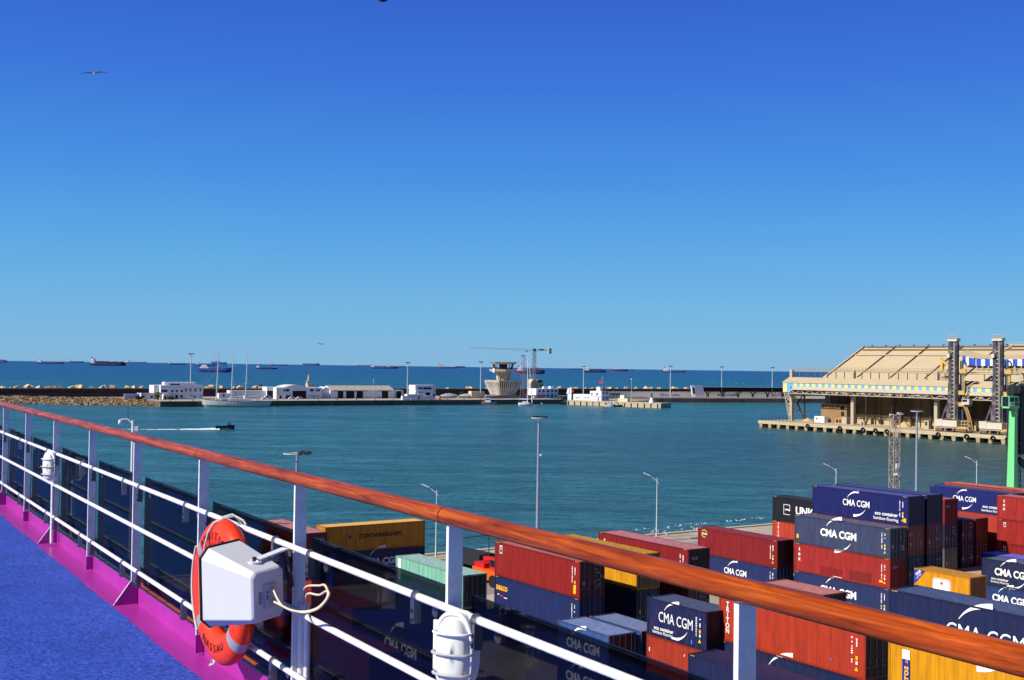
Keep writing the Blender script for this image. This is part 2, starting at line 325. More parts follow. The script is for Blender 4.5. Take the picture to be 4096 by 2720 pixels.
# this ship: hull, deck and painted edge (rail frame: b outboard, a along, c from eye)
PH = R_(30.8); SV = Vector((math.cos(PH), math.sin(PH), 0)); DV = Vector((-math.sin(PH), math.cos(PH), 0))
def rp_(a, b, c): q = DV*a + SV*b; return Vector((q.x, q.y, EYE+c))
def fb(p, b): r = ray(*p); k = r*(b/r.dot(SV)); return k.dot(DV), b, k.z
def railthing(name, label, cat, a, b, c, group=None): return thing(name, label, cat, rp_(a, b, c), PH, group)
DECK = -1.81
mH = mat('hull_paint', (225, 228, 232), .4, .04)
b = MB(); b.prism([rp_(-60, 2.13, -EYE), rp_(110, 2.13, -EYE), rp_(150, -14, -EYE), rp_(110, -30, -EYE), rp_(-60, -30, -EYE)], (0, 0, EYE+DECK-.03)); struct(b.build('ship_hull', mH))
def deck_mat():
    m = bpy.data.materials.new('blue_deck_coating'); m.use_nodes = True; t = m.node_tree; p = t.nodes['Principled BSDF']; N = t.nodes.new; L = t.links.new
    co = N('ShaderNodeTexCoord'); n = N('ShaderNodeTexNoise'); n.inputs['Scale'].default_value = 55; n.inputs['Detail'].default_value = 5; n.inputs['Roughness'].default_value = .8; L(co.outputs['Object'], n.inputs[0])
    r = N('ShaderNodeValToRGB'); e = r.color_ramp.elements; e[0].position = .38; e[0].color = lin((24, 44, 128))+(1,); e[1].position = .74; e[1].color = lin((112, 140, 220))+(1,); k = e.new(.52); k.color = lin((44, 80, 190))+(1,)
    L(n.outputs[0], r.inputs[0])
    n2 = N('ShaderNodeTexNoise'); n2.inputs['Scale'].default_value = 1.6; n2.inputs['Detail'].default_value = 5; L(co.outputs['Object'], n2.inputs[0])
    mr = N('ShaderNodeMapRange'); mr.inputs[1].default_value = .3; mr.inputs[2].default_value = .7; mr.inputs[3].default_value = .82; mr.inputs[4].default_value = 1.16; L(n2.outputs[0], mr.inputs[0])
    v = N('ShaderNodeVectorMath'); v.operation = 'SCALE'; L(r.outputs[0], v.inputs[0]); L(mr.outputs[0], v.inputs['Scale']); L(v.outputs[0], p.inputs['Base Color'])
    bp = N('ShaderNodeBump'); bp.inputs['Strength'].default_value = .7; bp.inputs['Distance'].default_value = .004; L(n.outputs[0], bp.inputs['Height']); L(bp.outputs[0], p.inputs['Normal'])
    p.inputs['Roughness'].default_value = .55; p.inputs['Specular IOR Level'].default_value = .4
    return m
def edge_strip():           # slightly wavering edge where the blue coating stops
    b = MB(); n = 240; pts = []
    for i in range(n+1):
        a = -10+i*(40/n); pts.append((a, 1.967+.006*math.sin(a*3.1)+.004*math.sin(a*11.3)+random.uniform(-.003, .003)))
    for i in range(n):
        (a0, b0), (a1, b1) = pts[i], pts[i+1]
        b.quad(rp_(a0, -30, DECK), rp_(a0, b0, DECK), rp_(a1, b1, DECK), rp_(a1, -30, DECK))
        b.quad(rp_(a0, b0, DECK), rp_(a0, b0, DECK-.006), rp_(a1, b1, DECK-.006), rp_(a1, b1, DECK), mi=1)
    return b
o = edge_strip().build('deck', [deck_mat(), WHITE]); struct(o)
MAG = mat('magenta_deck_paint', (176, 50, 160), .32, .10, 2.2, bump=.15, bscale=30, spec=.5, stain=(150, 40, 140), sscale=3, samt=.35, stretch=(1, 1, 1))
b = MB(); b.prism([rp_(-10, 1.94, DECK-.02), rp_(30, 1.94, DECK-.02), rp_(30, 2.15, DECK-.02), rp_(-10, 2.15, DECK-.02)], (0, 0, .016))
b.prism([rp_(-10, 2.15, DECK-.02), rp_(30, 2.15, DECK-.02), rp_(30, 2.165, DECK-.02), rp_(-10, 2.165, DECK-.02)], (0, 0, .14))
struct(b.build('deck_waterway', MAG))
b = MB(); b.prism([rp_(6.2, 2.17, DECK-.3), rp_(9.7, 2.17, DECK-.3), rp_(9.7, 2.5, DECK-.3), rp_(6.2, 2.5, DECK-.3)], (0, 0, .35)); struct(b.build('deck_ledge', mat('ledge_orange', (176, 84, 40), .6, .15)))
b = MB(); b.prism([rp_(9.71, 2.17, DECK-.3), rp_(30, 2.17, DECK-.3), rp_(30, 2.5, DECK-.3), rp_(9.71, 2.5, DECK-.3)], (0, 0, .34)); struct(b.build('deck_ledge', mat('ledge_green', (40, 84, 78), .6, .15)))

# ================================================================== SHIP'S RAIL (local: x outboard, y along, z up from deck)
def wood_mat():
    m = bpy.data.materials.new('varnished_wood'); m.use_nodes = True; t = m.node_tree; p = t.nodes['Principled BSDF']; N = t.nodes.new; L = t.links.new
    co = N('ShaderNodeTexCoord')
    mp = N('ShaderNodeMapping'); mp.inputs['Scale'].default_value = (26, 1.5, 26); L(co.outputs['Object'], mp.inputs[0])
    n = N('ShaderNodeTexNoise'); n.inputs['Scale'].default_value = 1.6; n.inputs['Detail'].default_value = 8; n.inputs['Roughness'].default_value = .66; n.inputs['Distortion'].default_value = .7; L(mp.outputs[0], n.inputs[0])
    r = N('ShaderNodeValToRGB'); e = r.color_ramp.elements; e[0].position = .28; e[0].color = lin((84, 26, 6))+(1,); e[1].position = .72; e[1].color = lin((200, 98, 26))+(1,); k = e.new(.5); k.color = lin((152, 62, 12))+(1,)
    L(n.outputs[0], r.inputs[0])
    mp2 = N('ShaderNodeMapping'); mp2.inputs['Scale'].default_value = (7, 2.2, 7); L(co.outputs['Object'], mp2.inputs[0])
    n2 = N('ShaderNodeTexNoise'); n2.inputs['Scale'].default_value = 1; n2.inputs['Detail'].default_value = 4; L(mp2.outputs[0], n2.inputs[0])
    mr = N('ShaderNodeMapRange'); mr.inputs[1].default_value = .3; mr.inputs[2].default_value = .7; mr.inputs[3].default_value = .72; mr.inputs[4].default_value = 1.12; L(n2.outputs[0], mr.inputs[0])
    v = N('ShaderNodeVectorMath'); v.operation = 'SCALE'; L(r.outputs[0], v.inputs[0]); L(mr.outputs[0], v.inputs['Scale']); L(v.outputs[0], p.inputs['Base Color'])
    p.inputs['Roughness'].default_value = .36; p.inputs['Specular IOR Level'].default_value = .16; p.inputs['Coat Weight'].default_value = .10; p.inputs['Coat Roughness'].default_value = .16
    return m
WOOD = wood_mat()
RB = 2.1
rail = railthing('deck_railing', 'white ship railing with varnished wooden handrail and tinted glass panels on the magenta deck edge', 'railing', 0, RB, DECK)
def lz(c): return c-DECK
POSTS = [17.35, 15.66, 13.95, 12.24, 10.55, 8.95, 7.26, 5.60, 3.97, 2.352, .72]
JOINTS = [26, 13.83, 7.24, 4.0, -4]
for j in range(4):
    a1, a0 = JOINTS[j]-.0025, JOINTS[j+1]+.0025
    n = 20; prof = []
    b = MB(); pts = [(0, a0+(a1-a0)*i/60, lz(-.577)) for i in range(61)]
    b.tube(pts, .0325, 28); b.build('handrail', WOOD, rail)
    if j: MB().tube([(0, JOINTS[j]-.004, lz(-.577)), (0, JOINTS[j]+.004, lz(-.577))], .0328, 28).build('joint_ring', mat('joint_dark', (40, 16, 12), .6), rail)
def rod(c, segs):
    for a0, a1 in segs:
        b = MB(); b.tube([(-.004, a0, lz(c)), (-.004, a1, lz(c))], .0155, 14); b.build('rail_rod', SHIPW, rail)
rod(-.92, [(-4, 26)]); rod(-1.225, [(-4, 26)]); rod(-1.537, [(-4, 26)])
for i, a in enumerate(POSTS):
    b = MB(); z0 = lz(-1.69)
    b.box((0, a, z0), (.062, a+.019, lz(-.602)))
    o = b.build('post', SHIPW, rail)
    mo = o.modifiers.new('bevel', 'BEVEL'); mo.width = .0012; mo.segments = 2
    if i % 2 == 1:     # knee bracket down to the deck on every second post
        b = MB(); b.prism([(0, a, lz(-1.635)), (.066, a, lz(-1.68)), (.05, a, lz(-1.805)), (-.125, a, lz(-1.806)), (-.118, a, lz(-1.79))], (0, .012, 0)); b.build('knee_bracket', MAG, rail)
        b = MB(); b.prism([(.0, a-.0005, lz(-1.63)), (-.012, a-.0005, lz(-1.645)), (-.125, a-.0005, lz(-1.80)), (-.115, a-.0005, lz(-1.80))], (0, .013, 0)); b.build('bracket_edge', SHIPW, rail)
    else:
        b = MB(); b.box((-.004, a-.004, lz(-1.80)), (.05, a+.0175, z0)); b.build('post_base', MAG, rail)
# tinted glass
gm = bpy.data.materials.new('tinted_glass'); gm.use_nodes = True; t = gm.node_tree; t.nodes.clear()
tr = t.nodes.new('ShaderNodeBsdfTransparent'); tr.inputs[0].default_value = (.29, .30, .34, 1)
gl = t.nodes.new('ShaderNodeBsdfGlossy'); gl.inputs['Roughness'].default_value = .02
fr = t.nodes.new('ShaderNodeFresnel'); fr.inputs[0].default_value = 1.36
fm = t.nodes.new('ShaderNodeMath'); fm.operation = 'MULTIPLY'; fm.inputs[1].default_value = .45
ms = t.nodes.new('ShaderNodeMixShader'); mo_ = t.nodes.new('ShaderNodeOutputMaterial')
t.links.new(fr.outputs[0], fm.inputs[0]); t.links.new(fm.outputs[0], ms.inputs[0]); t.links.new(tr.outputs[0], ms.inputs[1]); t.links.new(gl.outputs[0], ms.inputs[2]); t.links.new(ms.outputs[0], mo_.inputs[0])
CHROME = mat('stainless_clamp', (150, 152, 160), .28, .05, 4, metal=.9)
BOLT = mat('bolt_steel', (92, 92, 90), .35, .05, metal=.9)
clampm = MB().box((-.026, -.0155, -.105), (.008, .0155, -.012)).mesh('clamp', CHROME)
ring = MB(); n = 16
for i in range(n):
    a0, a1 = 2*math.pi*i/n, 2*math.pi*(i+1)/n
    r0, r1 = .0165, .0225
    q = lambda r, a, y: (-.004+r*math.cos(a), y, r*math.sin(a))
    ring.quad(q(r1, a0, -.0155), q(r1, a0, .0155), q(r1, a1, .0155), q(r1, a1, -.0155)); ring.quad(q(r0, a0, .0156), q(r1, a0, .0156), q(r1, a1, .0156), q(r0, a1, .0156)); ring.quad(q(r0, a0, -.0156), q(r0, a1, -.0156), q(r1, a1, -.0156), q(r1, a0, -.0156))
ringm = ring.mesh('clamp_ring', CHROME)
boltm = MB().tube([(-.029, 0, 0), (-.024, 0, 0)], .009, 10).tube([(-.031, 0, -.036), (-.024, 0, -.036)], .0085, 10).mesh('bolt', BOLT)
discm = MB().tube([(.05, 0, 0), (.068, 0, 0)], .026, 16).mesh('glass_disc', CHROME)
for i in range(len(POSTS)-1):
    a1, a0 = POSTS[i]-.06, POSTS[i+1]+.085
    b = MB(); b.box((.070, a0, lz(-1.66)), (.082, a1, lz(-.868)))
    pan = b.build('glass_panel', gm, rail)
    for zc in (-.92, -1.537):
        for a in (POSTS[i]-.24, POSTS[i+1]+.25):
            k = link('clamp', clampm, rail, (0, a, lz(zc))); link('clamp_ring', ringm, k); link('bolt', boltm, k, (0, 0, -.055)); link('glass_disc', discm, k, (0, -.05, -.055))

# oval bulkhead lights clamped inboard of the rail
LENS = mat('frosted_lens', (236, 238, 226), .35, .02, spec=.5)
LAMPW = mat('lamp_housing', (240, 240, 242), .4, .03, spec=.5)
def bulkhead(a, label, pipe):
    r = railthing('bulkhead_light', label, 'lamp', a+.04, RB, -1.19, 'bulkhead lights on the ship railing'); r.rotation_euler.z = PH+R_(35)
    def oval(x, sx, sz, n=36):
        pts = []
        for k in range(n):
            t = 2*math.pi*k/n; c, s = math.cos(t), math.sin(t)
            y = sx*math.copysign(min(1, abs(c)**.75), c); z = sz*math.copysign(abs(s)**.75, s); pts.append((x, y, .148+z))
        return pts
    def loft(lst, m, name, par):
        b = MB(); n = len(lst[0]); vs = [p for l in lst for p in l]
        b.add(vs, [(i*n+k, i*n+(k+1) % n, (i+1)*n+(k+1) % n, (i+1)*n+k) for i in range(len(lst)-1) for k in range(n)], 0, True)
        b.f.append(list(range(n))); b.m.append(0); b.sm.append(False); b.f.append([(len(lst)-1)*n+k for k in range(n)][::-1]); b.m.append(0); b.sm.append(False)
        return b.build(name, m, par)
    loft([oval(-.012, .074, .140), oval(-.06, .076, .142), oval(-.0605, .072, .138)], LAMPW, 'housing', r)
    loft([oval(-.061, .0775, .144), oval(-.080, .0795, .146), oval(-.087, .078, .144), oval(-.089, .066, .132), oval(-.082, .065, .131)], LAMPW, 'bezel', r)
    loft([oval(-.084, .0645, .130), oval(-.100, .061, .125), oval(-.112, .05, .108), oval(-.118, .028, .07), oval(-.119, .006, .02)], LENS, 'lens', r)
    g = MB()
    for z in (.075, .148, .221):
        wd = .076 if z == .148 else .072
        pts = [(-.086-.044*math.sin(math.pi*i/12)**.6 if 0 < i < 12 else -.086, wd*math.cos(math.pi*i/12), z) for i in range(13)]
        g.tube(pts, .0055, 8)
        g.build('wire_guard', LAMPW, r)
    box('mounting_plate', (-.0118, -.045, .06), (.0, .12, .24), SHIPW, r)
    MB().tube([(.02, .05, .04), (.02, .05, -.60)], .017, 12).build('conduit', SHIPW if pipe else mat('bluish_conduit', (196, 204, 236), .4, .05), r)
    return r
bulkhead(3.80, 'white oval caged bulkhead light, the larger nearer one at the bottom edge of the photo', False)
bulkhead(12.06, 'white oval caged bulkhead light, the smaller farther one on the left stretch of railing', True)

# lifebuoy hung inboard on the rods
def lifebuoy():
    r = railthing('lifebuoy', 'orange lifebuoy with grey reflective bands and white grab rope tied to the railing', 'lifebuoy', 6.42, 2.005, -1.67); r.rotation_euler.z = PH+R_(3)
    R0, rx, rr = .312, .06, .086; n, k = 72, 20
    b = MB(); vs = []
    for i in range(n):
        t = 2*math.pi*i/n
        for j in range(k):
            q = 2*math.pi*j/k; rad = R0+rr*math.cos(q); vs.append((rx*math.sin(q), rad*math.cos(t), .40+rad*math.sin(t)))
    for i in range(n):
        deg = (i+.5)*360/n
        band = any(abs((deg-c+180) % 360-180) < 6.2 for c in (40, 140, 220, 320))
        for j in range(k): b.add([], []); b.f.append([i*k+j, i*k+(j+1) % k, ((i+1) % n)*k+(j+1) % k, ((i+1) % n)*k+j]); b.m.append(1 if band else 0); b.sm.append(True)
    b.v = vs
    b.build('ring', [mat('lifebuoy_orange', (244, 62, 16), .38, .06, 6, spec=.4), mat('reflective_tape', (168, 172, 182), .4, .06, metal=.2)], r)
    INK = mat('black_stencil', (26, 18, 18), .6, .1)
    def arc(s, mid, rad, flip):
        m = len(s); st = 10.5
        for i, ch in enumerate(s):
            if ch == ' ': continue
            dg = mid + (i-(m-1)/2)*st*(-1 if flip else 1); t = R_(dg)
            # tube surface inboard (local -x), letters face -x; screen right is -y there
            # inboard face is seen from -x: right = -y
            o = text('lettering', ch, .07, INK, r, (-rx-.003, rad*math.cos(t), .40+rad*math.sin(t)), (0, 0, 0), .0)
            ang = t-math.pi/2 if not flip else t+math.pi/2
            X = Vector((0, -math.cos(ang), -math.sin(ang))) if False else None
            up = Vector((0, math.cos(t), math.sin(t)))*(1 if not flip else -1); nrm = Vector((-1, 0, 0)); rgt = up.cross(nrm)
            o.rotation_euler = Matrix((rgt, up, nrm)).transposed().to_euler(); o.scale = (.07, .06, .12)
    arc('AMBITION', 90, R0-.005, False)
    arc('NASSAU', 268, R0-.01, True)
    # grab line in four bights
    ROPE = mat('white_rope', (232, 230, 222), .9, .1, 60, bump=.6, bscale=300)
    b = MB()
    for c0, c1, dep, out in ((166, 196, .2, .12), (318, 392, 0, 0)):
        pts = []
        for i in range(15):
            f = i/14; t = R_(c0+(c1-c0)*f); rad = R0+rr*.86+.006+.075*dep*math.sin(math.pi*f); pts.append((-.045-out*math.sin(math.pi*f), rad*math.cos(t), .40+rad*math.sin(t)))
        b.tube(pts, .0075, 8)
    b.build('grab_rope', ROPE, r)
    for pts in ([(-.07, .13, .55), (-.074, .11, .64), (-.07, .07, .72), (-.055, .03, .775), (-.01, .0, .80), (.05, -.01, .81), (.09, -.02, .77)], [(.0, .05, .80), (.04, .0, .82), (.085, -.05, .79), (.09, -.08, .77)],
                [(-.035, .03, .004), (-.05, .06, -.012), (-.02, .09, .012), (-.035, .02, .006)]):
        MB().tube(pts, .006, 8).build('lashing', ROPE, r)
lifebuoy()

# horn loudspeaker on its bracket
def loudspeaker():
    A, B_, CC, yaw, pit, rol, mw, mh, bw, bh, L = 5.453, 1.922, -1.113, .378, .047, .089, .293, .404, .197, .247, .325
    ax = DV*math.cos(yaw)-SV*math.sin(yaw); m = SV*math.cos(yaw)+DV*math.sin(yaw); Z = Vector((0, 0, 1))
    ax2 = ax*math.cos(pit)+Z*math.sin(pit); up = -ax*math.sin(pit)+Z*math.cos(pit)
    m2 = m*math.cos(rol)+up*math.sin(rol); up2 = -m*math.sin(rol)+up*math.cos(rol)
    base = rp_(A, B_, CC)
    r = thing('horn_loudspeaker', 'white tapered box loudspeaker bracketed to a railing post in front of the lifebuoy', 'loudspeaker', base)
    P = lambda x, y, z: m2*x + ax2*y + up2*z      # x right, y towards the mouth, z up
    def sect(y, wd, h, c):
        x, z = wd/2, h/2
        return [P(i, y, k) for i, k in ((-x, -z+c), (-x, z-c), (-x+c, z), (x-c, z), (x, z-c), (x, -z+c), (x-c, -z), (-x+c, -z))]
    def loft(ss):
        b = MB(); n = 8; b.add([p for q in ss for p in q], [tuple(range(n))]+[((i+1)*n+k, (i+1)*n+(k+1) % n, i*n+(k+1) % n, i*n+k) for i in range(len(ss)-1) for k in range(n)]+[tuple((len(ss)-1)*n+k for k in range(n))[::-1]]); return b
    GREYW = mat('speaker_shell', (222, 224, 226), .38, .025, 5, spec=.5)
    o = loft([sect(0, bw-.02, bh-.02, .02), sect(.012, bw, bh, .022), sect(L, mw-.012, mh-.012, .045)]).build('shell', GREYW, r)
    mo = o.modifiers.new('bevel', 'BEVEL'); mo.width = .003; mo.segments = 1; mo.angle_limit = R_(12)
    loft([sect(L, mw, mh, .05), sect(L+.012, mw, mh, .05)]).build('gasket', mat('black_gasket', (24, 24, 28), .6, .1), r)
    loft([sect(L+.0125, mw-.004, mh-.004, .05), sect(L+.02, mw-.01, mh-.01, .05)]).build('mouth_grille', GREYW, r)
    b = MB()
    def pbox(x0, x1, y0, y1, z0, z1):
        b.add([P(x, y, z) for x, y, z in ((x0, y0, z0), (x1, y0, z0), (x1, y1, z0), (x0, y1, z0), (x0, y0, z1), (x1, y0, z1), (x1, y1, z1), (x0, y1, z1))], [(0, 3, 2, 1), (4, 5, 6, 7), (0, 1, 5, 4), (1, 2, 6, 5), (2, 3, 7, 6), (3, 0, 4, 7)])
    pbox(-.035, .035, -.012, 0, -.06, .055); b.build('connector_plate', mat('plate_grey', (196, 200, 206), .45, .04), r)
    b = MB(); pbox(-.062, -.044, -.0025, 0, -.035, .025); b.build('rating_label', mat('label_grey', (150, 154, 160), .5, .15, 60), r)
    for z in (.028, -.032):
        MB().tube([P(.008, -.012, z), P(.010, -.034, z)], .0125, 12).build('cable_gland', mat('gland_cream', (214, 206, 176), .5, .05), r)
    for z in (.02, 0, -.012): MB().tube([P(-.02, -.0125, z), P(-.02, -.015, z)], .005, 8).build('screw', BOLT, r)
    # pivot, arm and post strap
    piv = P(.0, .10, bh/2+.012)
    MB().tube([piv, piv+up2*.012], .035, 18).build('pivot_plate', SHIPW, r); MB().tube([piv+up2*.012, piv+up2*.03], .012, 6).build('pivot_bolt', BOLT, r)
    e = rp_(5.62, 2.11, -1.0)-base
    q = rp_(*fb((1140, 2194), 2.06))-base
    b = MB(); b.bar(piv+up2*.014, q, .045, .008); b.build('bracket_arm', SHIPW, r)
    q2 = rp_(*fb((1173, 2345), 2.095))-base
    b = MB(); b.bar(q, q2, .03, .008); b.build('post_strap', mat('strap_dark', (70, 72, 84), .5, .1), r)
    CAB = mat('cream_cable', (236, 214, 176), .45, .06, 30)
    def cable(pts):
        ps = [rp_(*fb(Z2(x, y), bb))-base for x, y, bb in pts]; out = []
        for i in range(len(ps)-1):
            p0, p1, p2, p3 = ps[max(i-1, 0)], ps[i], ps[i+1], ps[min(i+2, len(ps)-1)]
            for k in range(6):
                u = k/6; out.append(.5*((2*p1)+(p2-p0)*u+(2*p0-5*p1+4*p2-p3)*u*u+(3*p1-p0-3*p2+p3)*u**3))
        out.append(ps[-1]); return MB().tube(out, .0052, 10).build('cable', CAB, r)
    g1 = P(.010, -.034, .028); 
    cable([(762, 1020, 1.93), (785, 1070, 1.92), (820, 1115, 1.93), (885, 1143, 1.96), (960, 1147, 1.99), (1030, 1125, 1.99), (1082, 1075, 1.99), (1095, 1030, 2.0), (1075, 985, 2.02), (1040, 988, 2.05), (985, 988, 2.07), (955, 1000, 2.09), (945, 1035, 2.1), (945, 1090, 2.11)])
    cable([(765, 1088, 1.92), (800, 1105, 1.92), (860, 1135, 1.95), (950, 1153, 1.985), (1030, 1132, 1.985), (1080, 1085, 1.985), (1102, 1040, 1.99), (1085, 1022, 2.01), (1040, 1045, 2.05), (985, 1036, 2.07), (962, 1050, 2.09), (960, 1110, 2.11)])
    # pipes strapped to the same post below
    for x, y in ((.04, -.03), (.055, -.075)):
        MB().tube([rp_(5.62+y, RB+x, -1.20)-base, rp_(5.62+y, RB+x, -1.78)-base], .016, 12).build('conduit', SHIPW, r)
loudspeaker()

# ================================================================== CONTAINERS (local: x along, y back, z up; origin at front left foot)
HC, STD = 2.896, 2.591
MESHES = {}
def corr(n, L0, L1, y0, y1, flip=1):
    pts = []; p = (L1-L0)/n
    for i in range(n):
        x = L0+i*p; pts += [(x, y0), (x+p*.25, y0), (x+p*.5, y1), (x+p*.75, y1)]
    pts.append((L1, y0)); return pts
def cont_meshes(L, H):
    k = (round(L, 2), H)
    if k in MESHES: return MESHES[k]
    W = 2.438; n = max(8, int((L-.32)/.278)); D = {}
    b = MB()                                     # corrugated side walls and closed end
    pf = corr(n, .16, L-.16, .03, .066)
    for sgn, yy in ((1, 0), (-1, W)):
        q = [(x, yy+sgn*y) for x, y in pf]; m = len(q)
        vs = [(x, y, .16) for x, y in q]+[(x, y, H-.09) for x, y in q]
        b.add(vs, [((i, i+1, m+i+1, m+i) if sgn > 0 else (i+1, i, m+i, m+i+1)) for i in range(m-1)])
    pe = corr(8, .16, W-.16, .03, .066); m = len(pe)
    b.add([(x, y, .16) for y, x in pe]+[(x, y, H-.11) for y, x in pe], [(i+1, i, m+i, m+i+1) for i in range(m-1)])
    b.box((.10, .10, .08), (L-.10, W-.10, .14)); D['body'] = b.mesh('body', WHITE)
    b = MB(); pr = corr(int(L/.21), .17, L-.17, H-.045, H-.018); m = len(pr)
    b.add([(x, .06, z) for x, z in pr]+[(x, W-.06, z) for x, z in pr], [(i, i+1, m+i+1, m+i) for i in range(m-1)])
    D['roof'] = b.mesh('roof', WHITE)
    b = MB()
    for x in (0, L-.16):
        for y in (0, W-.16): b.box((x+.003, y+.003, .118), (x+.157, y+.157, H-.118))
        b.box((x+.02, .163, H-.13), (x+.14, W-.163, H-.006)); b.box((x+.02, .163, .02), (x+.14, W-.163, .16))
    for y in (0, W-.06):
        b.box((.163, y+.005, H-.10), (L-.163, y+.055, H-.004)); b.box((.163, y+.006, .03), (L-.163, y+.054, .165))
    for x in (0, L-.178):
        for y in (0, W-.162):
            for z in (0, H-.118): b.box((x-.001, y-.001, z), (x+.179, y+.163, z+.118), 1)
    D['frame'] = b.mesh('frame', [WHITE, WHITE])
    b = MB(); pe = corr(8, .163, W-.163, -.03, -.066); m = len(pe)
    b.add([(L+x, y, .16) for y, x in pe]+[(L+x, y, H-.13) for y, x in pe], [(i, i+1, m+i+1, m+i) for i in range(m-1)]); D['end'] = b.mesh('end_wall', WHITE)
    for j in (0, 1):
        y0, y1 = (.165, W/2-.006) if j == 0 else (W/2+.006, W-.165); b = MB(); b.box((L-.075, y0, .165), (L-.045, y1, H-.135))
        for q in range(5):
            z = .3+q*(H-.75)/4; b.box((L-.0449, y0+.04, z), (L-.03, y1-.04, z+.28*(H/2.9)))
        D['door%d' % j] = b.mesh('door', WHITE)
        for i, y in enumerate((y0+.25, y1-.25)):
            b = MB(); b.tube([(L-.012, y, .10), (L-.012, y, H-.06)], .019, 8); b.box((L-.03, y-.05, 1.0), (L-.002, y+.05, 1.12)); b.box((L-.028, y-.01, .72), (L-.004, y+.35*(1 if j else -1), .75))
            D['bar%d%d' % (j, i)] = b.mesh('locking_bar', WHITE)
    b = MB()
    for x in (.22,):
        for i in range(4): b.quad((x+i*.105, .001, H-.085), (x+i*.105+.05, .001, H-.085), (x+i*.105+.085, .001, H-.03), (x+i*.105+.035, .001, H-.03))
    D['haz'] = b.mesh('height_stripes', WHITE)
    MESHES[k] = D; return D
BARM = mat('zinc_bar', (150, 152, 158), .45, .1, metal=.4)
RUST = mat('rusty_casting', (104, 66, 48), .85, .3, 6)
YELM = mat('warning_yellow', (250, 190, 16), .55, .05)
def shade(rgb, k): k = min(k, 255/max(rgb)); return tuple(x*k for x in rgb)
CN = [0]
ORANGEC, MAROON, REDC, NAVY, NAVYG, TBLUE, LBLUE = (192, 56, 30), (140, 24, 24), (164, 40, 34), (22, 40, 96), (44, 62, 104), (20, 32, 124), (54, 92, 168)
def swoosh(m, par, cx, cz, w, y=.024, n=16):
    for s in (1, -1):
        b = MB(); P0, P1, P2 = (-.34, .15), (-.2, .35), (.1, .36); o, i_ = [], []
        for k in range(n+1):
            t = k/n; x = (1-t)**2*P0[0]+2*t*(1-t)*P1[0]+t*t*P2[0]; z = (1-t)**2*P0[1]+2*t*(1-t)*P1[1]+t*t*P2[1]
            dx = 2*(1-t)*(P1[0]-P0[0])+2*t*(P2[0]-P1[0]); dz = 2*(1-t)*(P1[1]-P0[1])+2*t*(P2[1]-P1[1]); l = math.hypot(dx, dz)
            h = .004+.036*t**1.2; o.append((x-dz/l*h, z+dx/l*h)); i_.append((x+dz/l*h, z-dx/l*h))
        pts = [(cx+s*p[0]*w, y, cz+s*p[1]*w) for p in o+i_[::-1]]
        for k in range(n):
            a, c = o[k], o[k+1]; d, e = i_[k+1], i_[k]
            q = [(cx+s*p[0]*w, y, cz+s*p[1]*w) for p in (e, d, c, a)]; b.quad(*q)
        b.build('logo_arc', m, par)
